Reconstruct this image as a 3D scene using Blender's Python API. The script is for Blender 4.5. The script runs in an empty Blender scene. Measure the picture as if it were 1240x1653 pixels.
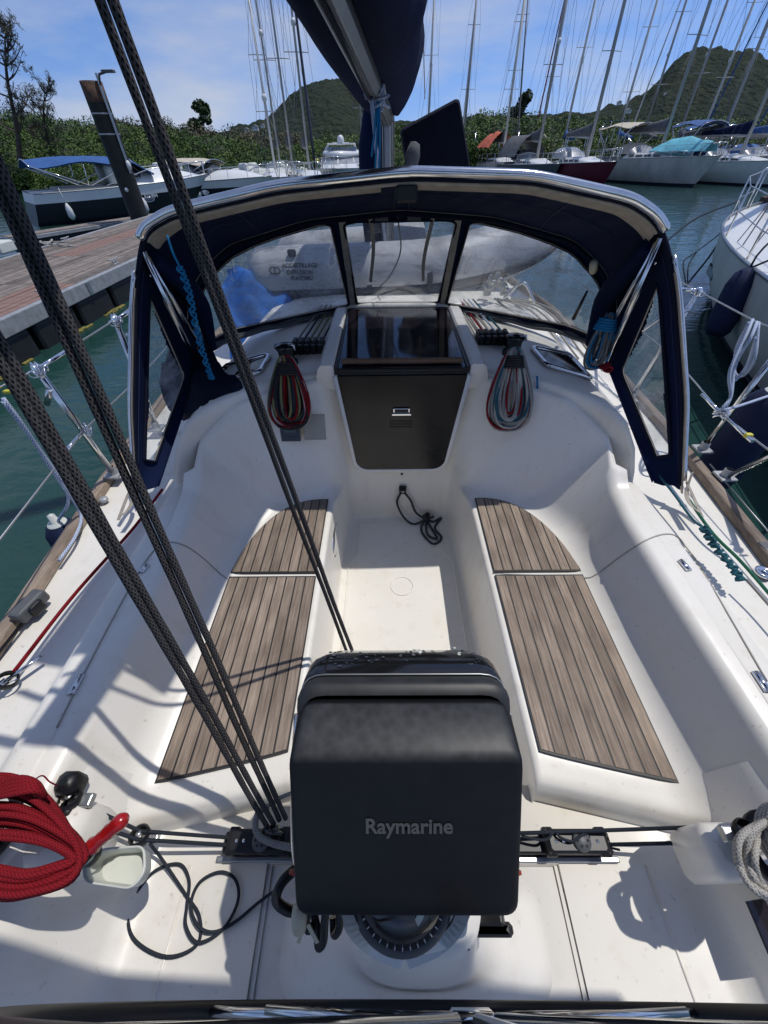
import bpy, math, random
import numpy as np
from mathutils import Vector, Matrix
random.seed(7); RNG = np.random.default_rng(7)
R = math.radians
S = bpy.context.scene
COL = S.collection

# ------------------------------------------------------------------ camera
F = 620.0; W0, H0 = 1240.0, 1653.0
CAM = np.array([-0.075, 0.0, 1.80])
PITCH, YAW, ROLL = R(43.6), R(0.8), R(1.0)
fw = np.array([-math.sin(YAW)*math.cos(PITCH), math.cos(YAW)*math.cos(PITCH), -math.sin(PITCH)])
r0 = np.array([math.cos(YAW), math.sin(YAW), 0.0]); u0 = np.cross(r0, fw)
rt = r0*math.cos(ROLL) - u0*math.sin(ROLL); up = u0*math.cos(ROLL) + r0*math.sin(ROLL)
cd = bpy.data.cameras.new('camera'); cam = bpy.data.objects.new('camera', cd); COL.objects.link(cam)
cam.matrix_world = Matrix(((rt[0], up[0], -fw[0], CAM[0]), (rt[1], up[1], -fw[1], CAM[1]), (rt[2], up[2], -fw[2], CAM[2]), (0, 0, 0, 1)))
cd.sensor_fit = 'HORIZONTAL'; cd.sensor_width = 36; cd.lens = 36*F/W0
cd.clip_start = 0.02; cd.clip_end = 6000
S.camera = cam
def at(px, py, z=None, y=None, x=None, d=None, pl=None):
    """the point of the place seen at a pixel of the photograph, on a given plane"""
    v = fw + rt*((px-W0/2)/F) + up*((H0/2-py)/F)
    if z is not None: t = (z-CAM[2])/v[2]
    elif y is not None: t = (y-CAM[1])/v[1]
    elif x is not None: t = (x-CAM[0])/v[0]
    elif pl is not None: t = float(np.dot(np.array(pl[0])-CAM, pl[1])/np.dot(v, pl[1]))
    else: t = d
    return CAM + v*t

# ------------------------------------------------------------------ world, sun, exposure
SUN_DIR = Vector((0.38, 0.185, 1.0)).normalized()      # towards the sun: ahead and to starboard, high
w = bpy.data.worlds.new('World'); S.world = w; w.use_nodes = True
nt = w.node_tree; nt.nodes.clear()
def N(t, k, **a):
    n = t.nodes.new(k)
    for q, v in a.items(): setattr(n, q, v)
    return n
out = N(nt, 'ShaderNodeOutputWorld'); bg = N(nt, 'ShaderNodeBackground')
sky = N(nt, 'ShaderNodeTexSky', sky_type='NISHITA'); sky.sun_disc = False
sky.sun_elevation = math.asin(SUN_DIR.z); sky.sun_rotation = math.atan2(SUN_DIR.x, SUN_DIR.y)
sky.air_density = 1.0; sky.dust_density = 0.25; sky.ozone_density = 3.0; sky.altitude = 0
tc = N(nt, 'ShaderNodeTexCoord'); mp = N(nt, 'ShaderNodeMapping'); mp.inputs['Scale'].default_value = (1.6, 1.6, 6.5)
nz = N(nt, 'ShaderNodeTexNoise'); nz.inputs['Scale'].default_value = 1.7; nz.inputs['Detail'].default_value = 7; nz.inputs['Roughness'].default_value = 0.55
cr = N(nt, 'ShaderNodeValToRGB'); cr.color_ramp.elements[0].position = 0.40; cr.color_ramp.elements[1].position = 0.74
cr.color_ramp.elements[0].color = (0, 0, 0, 1); cr.color_ramp.elements[1].color = (0.75, 0.75, 0.75, 1)
tint = N(nt, 'ShaderNodeMixRGB', blend_type='MULTIPLY'); tint.inputs[0].default_value = 1; tint.inputs[2].default_value = (0.60, 0.68, 0.86, 1)
mx = N(nt, 'ShaderNodeMixRGB'); mx.inputs[2].default_value = (3.7, 3.8, 4.0, 1)
nt.links.new(tc.outputs['Generated'], mp.inputs[0]); nt.links.new(mp.outputs[0], nz.inputs['Vector']); nt.links.new(nz.outputs[0], cr.inputs[0])
vadd = N(nt, 'ShaderNodeVectorMath', operation='ADD'); vadd.inputs[1].default_value = (0, 0, 0.16); vnm = N(nt, 'ShaderNodeVectorMath', operation='NORMALIZE'); nt.links.new(tc.outputs['Generated'], vadd.inputs[0]); nt.links.new(vadd.outputs[0], vnm.inputs[0]); nt.links.new(vnm.outputs[0], sky.inputs[0])
nt.links.new(sky.outputs[0], tint.inputs[1]); nt.links.new(tint.outputs[0], mx.inputs[1]); nt.links.new(cr.outputs[0], mx.inputs[0])
nt.links.new(mx.outputs[0], bg.inputs[0]); nt.links.new(bg.outputs[0], out.inputs[0])
bg.inputs[1].default_value = 0.15
sl = bpy.data.lights.new('sun', 'SUN'); sl.energy = 2.65; sl.angle = R(0.55); sl.color = (1.0, 0.965, 0.91)
so = bpy.data.objects.new('sun', sl); COL.objects.link(so); so.rotation_euler = SUN_DIR.to_track_quat('Z', 'Y').to_euler()
S.view_settings.view_transform = 'Standard'; S.view_settings.look = 'None'; S.view_settings.gamma = 1; S.view_settings.exposure = 0.14
S.view_settings.use_curve_mapping = False
S.cycles.use_denoising = True; S.cycles.max_bounces = 8; S.cycles.transparent_max_bounces = 24; S.cycles.caustics_reflective = False; S.cycles.caustics_refractive = False

# ------------------------------------------------------------------ materials
def mat(name, col, rough=0.5, metal=0.0, noise=None, bump=None, spec=0.5, coat=0, col2=None, mixs=None, emis=None, sheen=0, obj_rand=0, stretch=(1, 1, 1), bdist=0.01):
    """plain material: noise=(scale, amount) varies colour, bump=(scale, strength)"""
    m = bpy.data.materials.new(name); m.use_nodes = True; t = m.node_tree; b = t.nodes['Principled BSDF']
    b.inputs['Base Color'].default_value = (*col, 1); b.inputs['Roughness'].default_value = rough; b.inputs['Metallic'].default_value = metal
    b.inputs['Specular IOR Level'].default_value = spec
    if coat: b.inputs['Coat Weight'].default_value = coat; b.inputs['Coat Roughness'].default_value = 0.08
    if sheen: b.inputs['Sheen Weight'].default_value = sheen
    tcn = N(t, 'ShaderNodeTexCoord'); mpn = N(t, 'ShaderNodeMapping'); mpn.inputs['Scale'].default_value = stretch
    t.links.new(tcn.outputs['Object'], mpn.inputs[0])
    src = None
    if noise:
        n = N(t, 'ShaderNodeTexNoise'); n.inputs['Scale'].default_value = noise[0]; n.inputs['Detail'].default_value = 8; n.inputs['Roughness'].default_value = 0.6
        t.links.new(mpn.outputs[0], n.inputs['Vector'])
        c = N(t, 'ShaderNodeValToRGB'); e = c.color_ramp.elements; e[0].position = 0.32; e[1].position = 0.68
        c2 = col2 if col2 else tuple(x*(1-noise[1]) for x in col)
        e[0].color = (*c2, 1); e[1].color = (*col, 1)
        t.links.new(n.outputs[0], c.inputs[0]); src = c.outputs[0]
    if obj_rand:
        oi = N(t, 'ShaderNodeObjectInfo'); hv = N(t, 'ShaderNodeHueSaturation')
        mr = N(t, 'ShaderNodeMapRange'); mr.inputs['To Min'].default_value = 1-obj_rand; mr.inputs['To Max'].default_value = 1+obj_rand
        t.links.new(oi.outputs['Random'], mr.inputs[0]); t.links.new(mr.outputs[0], hv.inputs['Value'])
        if src is None: hv.inputs['Color'].default_value = (*col, 1)
        else: t.links.new(src, hv.inputs['Color'])
        src = hv.outputs[0]
    if src is not None: t.links.new(src, b.inputs['Base Color'])
    if bump:
        n = N(t, 'ShaderNodeTexNoise'); n.inputs['Scale'].default_value = bump[0]; n.inputs['Detail'].default_value = 4
        t.links.new(mpn.outputs[0], n.inputs['Vector'])
        bn = N(t, 'ShaderNodeBump'); bn.inputs['Strength'].default_value = bump[1]; bn.inputs['Distance'].default_value = bdist
        t.links.new(n.outputs[0], bn.inputs['Height']); t.links.new(bn.outputs[0], b.inputs['Normal'])
    if emis: b.inputs['Emission Color'].default_value = (*emis, 1); b.inputs['Emission Strength'].default_value = 1
    return m

def mat_gelcoat(name, col, rough, grain=0):
    """moulded glassfibre: faint yellowing, fine grime specks, orange-peel relief"""
    m = bpy.data.materials.new(name); m.use_nodes = True; t = m.node_tree; b = t.nodes['Principled BSDF']
    g = N(t, 'ShaderNodeNewGeometry')
    a = N(t, 'ShaderNodeTexNoise'); a.inputs['Scale'].default_value = 2.3; a.inputs['Detail'].default_value = 6
    c = N(t, 'ShaderNodeValToRGB'); e = c.color_ramp.elements; e[0].position = 0.3; e[1].position = 0.7
    e[0].color = (col[0]*0.93, col[1]*0.915, col[2]*0.87, 1); e[1].color = (*col, 1)
    s = N(t, 'ShaderNodeTexNoise'); s.inputs['Scale'].default_value = 55; s.inputs['Detail'].default_value = 3
    sr = N(t, 'ShaderNodeValToRGB'); q = sr.color_ramp.elements; q[0].position = 0.66; q[1].position = 0.76; q[0].color = (0, 0, 0, 1); q[1].color = (1, 1, 1, 1)
    mxx = N(t, 'ShaderNodeMixRGB'); mxx.inputs[2].default_value = (0.42, 0.38, 0.31, 1)
    mu = N(t, 'ShaderNodeMath', operation='MULTIPLY'); mu.inputs[1].default_value = 0.5
    for n in (a, s): t.links.new(g.outputs['Position'], n.inputs['Vector'])
    # streaks of dirt where water runs down
    mp_ = N(t, 'ShaderNodeMapping'); mp_.inputs['Scale'].default_value = (9, 9, 1.2); t.links.new(g.outputs['Position'], mp_.inputs[0])
    st = N(t, 'ShaderNodeTexNoise'); st.inputs['Scale'].default_value = 1.5; st.inputs['Detail'].default_value = 5; t.links.new(mp_.outputs[0], st.inputs['Vector'])
    sc = N(t, 'ShaderNodeValToRGB'); z = sc.color_ramp.elements; z[0].position = 0.56; z[1].position = 0.8; z[0].color = (1, 1, 1, 1); z[1].color = (0.86, 0.83, 0.77, 1)
    t.links.new(st.outputs[0], sc.inputs[0])
    m2 = N(t, 'ShaderNodeMixRGB', blend_type='MULTIPLY'); m2.inputs[0].default_value = 0.7
    t.links.new(a.outputs[0], c.inputs[0]); t.links.new(s.outputs[0], sr.inputs[0]); t.links.new(sr.outputs[0], mu.inputs[0]); t.links.new(mu.outputs[0], mxx.inputs[0])
    t.links.new(c.outputs[0], m2.inputs[1]); t.links.new(sc.outputs[0], m2.inputs[2]); t.links.new(m2.outputs[0], mxx.inputs[1]); t.links.new(mxx.outputs[0], b.inputs['Base Color'])
    b.inputs['Roughness'].default_value = rough
    rr = N(t, 'ShaderNodeMapRange'); rr.inputs['To Min'].default_value = rough-0.08; rr.inputs['To Max'].default_value = rough+0.16
    t.links.new(a.outputs[0], rr.inputs[0]); t.links.new(rr.outputs[0], b.inputs['Roughness'])
    bn = N(t, 'ShaderNodeBump'); o = N(t, 'ShaderNodeTexNoise')
    o.inputs['Scale'].default_value = 420 if grain else 9; o.inputs['Detail'].default_value = 2
    bn.inputs['Strength'].default_value = 0.5 if grain else 0.10; bn.inputs['Distance'].default_value = 0.0015 if grain else 0.01
    t.links.new(g.outputs['Position'], o.inputs['Vector']); t.links.new(o.outputs[0], bn.inputs['Height']); t.links.new(bn.outputs[0], b.inputs['Normal'])
    return m

def mat_teak(name, c1, c2, vr=(.8, 1.18)):
    m = bpy.data.materials.new(name); m.use_nodes = True; t = m.node_tree; b = t.nodes['Principled BSDF']
    g = N(t, 'ShaderNodeNewGeometry'); oi = N(t, 'ShaderNodeObjectInfo')
    ad = N(t, 'ShaderNodeVectorMath', operation='ADD'); t.links.new(g.outputs['Position'], ad.inputs[0])
    cmb = N(t, 'ShaderNodeCombineXYZ'); mm = N(t, 'ShaderNodeMath', operation='MULTIPLY'); mm.inputs[1].default_value = 17
    t.links.new(oi.outputs['Random'], mm.inputs[0]); t.links.new(mm.outputs[0], cmb.inputs[1]); t.links.new(mm.outputs[0], cmb.inputs[2]); t.links.new(cmb.outputs[0], ad.inputs[1])
    mp_ = N(t, 'ShaderNodeMapping'); mp_.inputs['Scale'].default_value = (70, 3.0, 70); t.links.new(ad.outputs[0], mp_.inputs[0])
    n = N(t, 'ShaderNodeTexNoise'); n.inputs['Scale'].default_value = 2.2; n.inputs['Detail'].default_value = 9; n.inputs['Roughness'].default_value = 0.68; t.links.new(mp_.outputs[0], n.inputs['Vector'])
    c = N(t, 'ShaderNodeValToRGB'); e = c.color_ramp.elements; e[0].position = 0.3; e[1].position = 0.72; e[0].color = (*c2, 1); e[1].color = (*c1, 1)
    t.links.new(n.outputs[0], c.inputs[0])
    n2 = N(t, 'ShaderNodeTexNoise'); n2.inputs['Scale'].default_value = 5; n2.inputs['Detail'].default_value = 5; t.links.new(ad.outputs[0], n2.inputs['Vector'])
    c2n = N(t, 'ShaderNodeValToRGB'); e = c2n.color_ramp.elements; e[0].position = 0.3; e[1].position = 0.6; e[0].color = (0.48, 0.46, 0.45, 1); e[1].color = (1, 1, 1, 1)
    t.links.new(n2.outputs[0], c2n.inputs[0])
    mu = N(t, 'ShaderNodeMixRGB', blend_type='MULTIPLY'); mu.inputs[0].default_value = 0.75; t.links.new(c.outputs[0], mu.inputs[1]); t.links.new(c2n.outputs[0], mu.inputs[2])
    hv = N(t, 'ShaderNodeHueSaturation'); mr = N(t, 'ShaderNodeMapRange'); mr.inputs['To Min'].default_value = vr[0]; mr.inputs['To Max'].default_value = vr[1]
    t.links.new(oi.outputs['Random'], mr.inputs[0]); t.links.new(mr.outputs[0], hv.inputs['Value']); t.links.new(mu.outputs[0], hv.inputs['Color'])
    t.links.new(hv.outputs[0], b.inputs['Base Color']); b.inputs['Roughness'].default_value = 0.75
    bn = N(t, 'ShaderNodeBump'); bn.inputs['Strength'].default_value = 0.5; bn.inputs['Distance'].default_value = 0.002
    t.links.new(n.outputs[0], bn.inputs['Height']); t.links.new(bn.outputs[0], b.inputs['Normal'])
    return m

def mat_rope(name, c1, c2, pitch=0.012, around=6, bump=0.9, thr=0.5):
    """braided rope: two diagonal wave families on the tube's own coordinates"""
    m = bpy.data.materials.new(name); m.use_nodes = True; t = m.node_tree; b = t.nodes['Principled BSDF']
    uv = N(t, 'ShaderNodeTexCoord'); sp = N(t, 'ShaderNodeSeparateXYZ'); t.links.new(uv.outputs['UV'], sp.inputs[0])
    def M(op, a, bb=None):
        n = N(t, 'ShaderNodeMath', operation=op)
        for i, v in enumerate((a, bb)):
            if v is None: continue
            if isinstance(v, (int, float)): n.inputs[i].default_value = v
            else: t.links.new(v, n.inputs[i])
        return n.outputs[0]
    ua = M('MULTIPLY', sp.outputs[0], 2*math.pi*around); va = M('MULTIPLY', sp.outputs[1], 2*math.pi/pitch)
    s1 = M('SINE', M('ADD', ua, va)); s2 = M('SINE', M('SUBTRACT', ua, va))
    mxv = M('MAXIMUM', s1, s2); h = M('ADD', M('MULTIPLY', mxv, 0.5), 0.5)
    c = N(t, 'ShaderNodeValToRGB'); e = c.color_ramp.elements; e[0].position = thr-0.2; e[1].position = thr+0.2; e[0].color = (*c2, 1); e[1].color = (*c1, 1)
    gg = N(t, 'ShaderNodeNewGeometry'); nn = N(t, 'ShaderNodeTexNoise'); nn.inputs['Scale'].default_value = 38; nn.inputs['Detail'].default_value = 6; t.links.new(gg.outputs['Position'], nn.inputs['Vector'])
    nf = N(t, 'ShaderNodeTexNoise'); nf.inputs['Scale'].default_value = 600; nf.inputs['Detail'].default_value = 2; t.links.new(gg.outputs['Position'], nf.inputs['Vector'])
    hh = M('ADD', h, M('ADD', M('MULTIPLY', M('SUBTRACT', nn.outputs[0], 0.5), 0.55), M('MULTIPLY', M('SUBTRACT', nf.outputs[0], 0.5), 0.5)))
    t.links.new(hh, c.inputs[0]); t.links.new(c.outputs[0], b.inputs['Base Color']); b.inputs['Roughness'].default_value = 0.85
    b.inputs['Specular IOR Level'].default_value = 0.2
    bn = N(t, 'ShaderNodeBump'); bn.inputs['Strength'].default_value = bump; bn.inputs['Distance'].default_value = 0.0012
    t.links.new(h, bn.inputs['Height']); t.links.new(bn.outputs[0], b.inputs['Normal'])
    return m

def mat_clear(name, tintc=(0.9, 0.93, 0.95), haze=0.12, gloss=0.10, drops=True, hcol=(0.75, 0.78, 0.8)):
    """flexible clear vinyl: see-through with a milky film, scratches and beads of water"""
    m = bpy.data.materials.new(name); m.use_nodes = True; t = m.node_tree; t.nodes.clear()
    o = N(t, 'ShaderNodeOutputMaterial'); tr = N(t, 'ShaderNodeBsdfTransparent'); tr.inputs[0].default_value = (*tintc, 1)
    gl = N(t, 'ShaderNodeBsdfGlossy'); gl.inputs['Roughness'].default_value = 0.06; df = N(t, 'ShaderNodeBsdfDiffuse'); df.inputs[0].default_value = (*hcol, 1)
    m1 = N(t, 'ShaderNodeMixShader'); m2 = N(t, 'ShaderNodeMixShader'); m1.inputs[0].default_value = haze; m2.inputs[0].default_value = gloss
    t.links.new(tr.outputs[0], m1.inputs[1]); t.links.new(df.outputs[0], m1.inputs[2]); t.links.new(m1.outputs[0], m2.inputs[1]); t.links.new(gl.outputs[0], m2.inputs[2]); t.links.new(m2.outputs[0], o.inputs[0])
    g = N(t, 'ShaderNodeNewGeometry')
    if drops:
        v = N(t, 'ShaderNodeTexVoronoi'); v.inputs['Scale'].default_value = 75; t.links.new(g.outputs['Position'], v.inputs['Vector'])
        c = N(t, 'ShaderNodeValToRGB'); e = c.color_ramp.elements; e[0].position = 0.12; e[1].position = 0.2; e[0].color = (0.6, 0.6, 0.6, 1); e[1].color = (0, 0, 0, 1)
        t.links.new(v.outputs['Distance'], c.inputs[0])
        n = N(t, 'ShaderNodeTexNoise'); n.inputs['Scale'].default_value = 7; n.inputs['Detail'].default_value = 6; t.links.new(g.outputs['Position'], n.inputs['Vector'])
        c2 = N(t, 'ShaderNodeValToRGB'); e = c2.color_ramp.elements; e[0].position = 0.45; e[1].position = 0.75; e[0].color = (0, 0, 0, 1); e[1].color = (1, 1, 1, 1)
        t.links.new(n.outputs[0], c2.inputs[0])
        mu = N(t, 'ShaderNodeMath', operation='MULTIPLY'); t.links.new(c.outputs[0], mu.inputs[0]); t.links.new(c2.outputs[0], mu.inputs[1])
        mr = N(t, 'ShaderNodeMapRange'); mr.inputs['To Min'].default_value = haze*0.4; mr.inputs['To Max'].default_value = haze*1.7; t.links.new(c2.outputs[0], mr.inputs[0])
        ms = N(t, 'ShaderNodeMapping'); ms.inputs['Scale'].default_value = (3, 3, 16); ms.inputs['Rotation'].default_value = (.3, .9, .4); t.links.new(g.outputs['Position'], ms.inputs[0])
        n3 = N(t, 'ShaderNodeTexNoise'); n3.inputs['Scale'].default_value = 1.6; n3.inputs['Detail'].default_value = 7; n3.inputs['Roughness'].default_value = .7; t.links.new(ms.outputs[0], n3.inputs['Vector'])
        c3 = N(t, 'ShaderNodeValToRGB'); e = c3.color_ramp.elements; e[0].position = 0.52; e[1].position = 0.72; e[0].color = (0, 0, 0, 1); e[1].color = (.55, .55, .55, 1); t.links.new(n3.outputs[0], c3.inputs[0])
        a0 = N(t, 'ShaderNodeMath', operation='ADD'); t.links.new(mu.outputs[0], a0.inputs[0]); t.links.new(c3.outputs[0], a0.inputs[1]); mu = a0
        ad = N(t, 'ShaderNodeMath', operation='ADD', use_clamp=True); t.links.new(mu.outputs[0], ad.inputs[0]); t.links.new(mr.outputs[0], ad.inputs[1]); t.links.new(ad.outputs[0], m1.inputs[0])
    wn = N(t, 'ShaderNodeTexNoise'); wn.inputs['Scale'].default_value = 4.5; t.links.new(g.outputs['Position'], wn.inputs['Vector'])
    bn = N(t, 'ShaderNodeBump'); bn.inputs['Strength'].default_value = 0.5; bn.inputs['Distance'].default_value = 0.03; t.links.new(wn.outputs[0], bn.inputs['Height']); t.links.new(bn.outputs[0], gl.inputs['Normal'])
    return m

M_ = {}
M_['gel'] = mat_gelcoat('gelcoat', (0.82, 0.79, 0.73), 0.30)
M_['skid'] = mat_gelcoat('nonskid gelcoat', (0.79, 0.765, 0.71), 0.5, grain=1)
M_['seam'] = mat('seam sealant', (0.36, 0.34, 0.30), 0.6)
M_['teak'] = mat_teak('weathered teak', (0.41, 0.325, 0.25), (0.155, 0.115, 0.086))
M_['teakdark'] = mat_teak('oiled teak', (0.36, 0.20, 0.11), (0.20, 0.10, 0.05))
M_['caulk'] = mat('black caulk', (0.012, 0.012, 0.013), 0.55)
M_['navy'] = mat('navy acrylic canvas', (0.0055, 0.013, 0.050), 0.9, noise=(3, 0.3), bump=(5, 0.25), spec=0.15, bdist=0.03)
M_['wedge'] = mat('black navy cover', (0.0045, 0.007, 0.018), 0.85, noise=(4, 0.4), bump=(4, 0.9), spec=0.2, bdist=0.06)
M_['stitch'] = mat('stitched seam', (0.02, 0.035, 0.10), 0.8)
M_['navytrim'] = mat('navy binding', (0.005, 0.008, 0.022), 0.8, spec=0.2)
M_['beige'] = mat('beige tape', (0.46, 0.40, 0.32), 0.8, noise=(25, 0.3), bump=(120, 0.3), bdist=0.002)
M_['steel'] = mat('polished stainless', (0.72, 0.72, 0.71), 0.14, 1.0, noise=(30, 0.15))
M_['alu'] = mat('anodised aluminium', (0.42, 0.43, 0.43), 0.38, 0.85, noise=(8, 0.15))
M_['galv'] = mat('galvanised steel', (0.42, 0.43, 0.44), 0.5, 0.35, noise=(9, 0.35))
M_['blackpl'] = mat('black plastic', (0.010, 0.010, 0.012), 0.42, noise=(18, 0.3), spec=0.4)
M_['podcover'] = mat('charcoal plastic', (0.007, 0.0075, 0.009), 0.45, noise=(14, 0.3), spec=0.25)
M_['dropgl'] = mat('water drop', (0.05, 0.05, 0.055), 0.03, spec=1.0, coat=1)
M_['blackgl'] = mat('gloss black', (0.010, 0.010, 0.011), 0.12, coat=0.5)
M_['greypl'] = mat('grey plastic', (0.10, 0.105, 0.11), 0.5, noise=(15, 0.3))
M_['blankpanel'] = mat('putty panel', (0.36, 0.36, 0.31), 0.55, noise=(12, 0.12))
M_['lens'] = mat('instrument face', (0.045, 0.055, 0.065), 0.25, noise=(20, 0.3))
M_['lcd'] = mat('liquid crystal', (0.09, 0.115, 0.125), 0.2)
def dusty(m, axis_z):
    t = m.node_tree; b = t.nodes['Principled BSDF']; src = b.inputs['Base Color'].links[0].from_socket
    g = N(t, 'ShaderNodeNewGeometry'); sp = N(t, 'ShaderNodeSeparateXYZ'); t.links.new(g.outputs['Normal'], sp.inputs[0])
    mr = N(t, 'ShaderNodeMapRange'); mr.inputs['From Min'].default_value = .78; mr.inputs['From Max'].default_value = .98; t.links.new(sp.outputs[2], mr.inputs[0])
    v = N(t, 'ShaderNodeTexVoronoi'); v.inputs['Scale'].default_value = 62; t.links.new(g.outputs['Position'], v.inputs['Vector'])
    n = N(t, 'ShaderNodeTexNoise'); n.inputs['Scale'].default_value = 60; n.inputs['Detail'].default_value = 6; t.links.new(g.outputs['Position'], n.inputs['Vector'])
    a = N(t, 'ShaderNodeMath', operation='MULTIPLY'); t.links.new(v.outputs['Distance'], a.inputs[0]); t.links.new(n.outputs[0], a.inputs[1])
    mu = N(t, 'ShaderNodeMath', operation='MULTIPLY_ADD', use_clamp=True); t.links.new(a.outputs[0], mu.inputs[0]); mu.inputs[1].default_value = .35; mu.inputs[2].default_value = .14
    m3 = N(t, 'ShaderNodeMath', operation='MULTIPLY'); t.links.new(mu.outputs[0], m3.inputs[0]); t.links.new(mr.outputs[0], m3.inputs[1])
    ml = N(t, 'ShaderNodeMath', operation='MULTIPLY_ADD', use_clamp=True); t.links.new(n.outputs[0], ml.inputs[0]); ml.inputs[1].default_value = .03; t.links.new(m3.outputs[0], ml.inputs[2])
    mx_ = N(t, 'ShaderNodeMixRGB'); mx_.inputs[2].default_value = (.16, .165, .17, 1); t.links.new(ml.outputs[0], mx_.inputs[0]); t.links.new(src, mx_.inputs[1]); t.links.new(mx_.outputs[0], b.inputs['Base Color'])
dusty(M_['podcover'], 0)
M_['podband'] = mat('worn grey band', (0.035, 0.036, 0.038), 0.5, noise=(22, 0.5))
M_['print'] = mat('grey lettering', (0.075, 0.075, 0.08), 0.6)
M_['dark'] = mat('dark lettering', (0.03, 0.03, 0.035), 0.6)
M_['acryl'] = mat('smoked acrylic', (0.018, 0.014, 0.018), 0.07, noise=(4, 0.4), spec=0.6)
M_['board'] = mat('smoked washboard', (0.014, 0.0145, 0.016), 0.2, noise=(5, 0.35), bump=(6, 0.03), spec=0.35)
M_['clear'] = mat_clear('clear vinyl', haze=0.33, gloss=0.15)
M_['clearold'] = mat_clear('aged clear vinyl', haze=0.34)
M_['rope_black'] = mat_rope('black braid', (0.075, 0.071, 0.072), (0.004, 0.004, 0.004), 0.0125, 7, thr=0.52)
M_['line_black'] = mat_rope('dark line', (0.028, 0.034, 0.045), (0.008, 0.009, 0.012), 0.006, 4, 0.5, thr=0.4)
M_['rope_red'] = mat_rope('red braid', (0.23, 0.008, 0.014), (0.085, 0.003, 0.006), 0.008, 5, 0.8, thr=0.42)
M_['rope_white'] = mat_rope('off white braid', (0.42, 0.40, 0.36), (0.20, 0.19, 0.17), 0.008, 5, 0.6, thr=0.4)
M_['rope_grey'] = mat_rope('grey braid', (0.27, 0.26, 0.24), (0.12, 0.12, 0.11), 0.008, 5, 0.6, thr=0.4)
M_['rope_teal'] = mat_rope('teal braid', (0.03, 0.12, 0.15), (0.012, 0.05, 0.07), 0.008, 5, 0.6, thr=0.4)
M_['rope_green'] = mat_rope('green braid', (0.03, 0.15, 0.09), (0.012, 0.06, 0.04), 0.008, 5, 0.6, thr=0.4)
M_['rope_blue'] = mat_rope('bright blue line', (0.02, 0.22, 0.44), (0.008, 0.10, 0.22), 0.006, 4, 0.6, thr=0.4)
M_['rope_fender'] = mat_rope('white and blue fleck line', (0.50, 0.56, 0.66), (0.08, 0.14, 0.34), 0.012, 4, 0.6, thr=0.5)
M_['rope_olive'] = mat_rope('olive braid', (0.20, 0.20, 0.09), (0.09, 0.09, 0.04), 0.008, 5, 0.6, thr=0.4)
M_['wire'] = mat('steel wire', (0.45, 0.46, 0.46), 0.35, 0.9)
M_['chrome'] = mat('chrome', (0.8, 0.8, 0.8), 0.08, 1.0)
M_['redgrip'] = mat('red rubber grip', (0.42, 0.010, 0.012), 0.30, noise=(40, 0.4), coat=0.3)
M_['redplain'] = mat('red tape', (0.30, 0.03, 0.015), 0.6)
M_['cream'] = mat('cream plastic', (0.55, 0.50, 0.36), 0.5)
M_['tray'] = mat('white tray plastic', (0.66, 0.68, 0.62), 0.4, noise=(10, 0.15))
M_['rust'] = mat('rusty steel', (0.13, 0.06, 0.03), 0.85, noise=(9, 0.6), col2=(0.025, 0.018, 0.015), bump=(30, 0.5))
M_['ruststain'] = mat('rust stained trim', (0.50, 0.42, 0.32), 0.6, noise=(14, 0.7), col2=(0.16, 0.085, 0.04))
M_['hypalon'] = mat('grey inflatable fabric', (0.46, 0.47, 0.49), 0.5, noise=(5, 0.18), bump=(40, 0.1))
M_['strake'] = mat('dark rubber strake', (0.05, 0.05, 0.06), 0.55)
M_['tarp'] = mat('blue tarpaulin', (0.02, 0.16, 0.56), 0.75, noise=(6, 0.5), bump=(9, 0.5), bdist=0.03)
M_['navyfender'] = mat('navy fender sock', (0.013, 0.022, 0.065), 0.8, noise=(20, 0.3), bump=(90, 0.3), bdist=0.004, spec=0.25)
M_['plank'] = mat_teak('grey dock plank', (0.30, 0.255, 0.215), (0.13, 0.105, 0.085), (.62, 1.3))
M_['plankred'] = mat('terracotta dock plate', (0.27, 0.165, 0.13), 0.8, noise=(6, 0.4))
M_['float'] = mat('black dock float', (0.012, 0.014, 0.018), 0.6, noise=(5, 0.5))
M_['weed'] = mat('yellow weed', (0.28, 0.24, 0.05), 0.8, noise=(20, 0.6))
M_['pile'] = mat('tarred pile', (0.022, 0.024, 0.026), 0.6, noise=(4, 0.5), bump=(20, 0.4))
M_['white'] = mat('white paint', (0.72, 0.73, 0.72), 0.3, noise=(2, 0.1))
M_['hullwhite'] = mat('weathered white hull', (0.62, 0.61, 0.57), 0.35, noise=(1.6, 0.3), stretch=(1, 1, 0.4))
M_['hulldark'] = mat('black hull', (0.014, 0.015, 0.024), 0.35)
M_['hullwine'] = mat('wine red hull', (0.13, 0.012, 0.035), 0.35, noise=(1.5, 0.4))
M_['hullgrey'] = mat('grey hull', (0.12, 0.135, 0.15), 0.4, noise=(2, 0.3))
M_['antifoul'] = mat('dark antifouling', (0.012, 0.016, 0.03), 0.7)
M_['redhull'] = mat('red canvas', (0.22, 0.02, 0.035), 0.8, noise=(4, 0.3))
M_['orange'] = mat('orange awning', (0.62, 0.13, 0.06), 0.8, noise=(3, 0.4), bump=(4, 0.8), bdist=0.1)
M_['cyan'] = mat('pale blue awning', (0.13, 0.50, 0.62), 0.7, noise=(2, 0.35), bump=(2, 0.5), bdist=0.1)
M_['greycanvas'] = mat('grey canvas', (0.13, 0.135, 0.145), 0.85, noise=(3, 0.4), bump=(5, 0.5), bdist=0.06)
M_['creamcanvas'] = mat('cream canvas', (0.56, 0.50, 0.40), 0.85, noise=(3, 0.25), bump=(3, 0.4), bdist=0.06)
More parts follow.
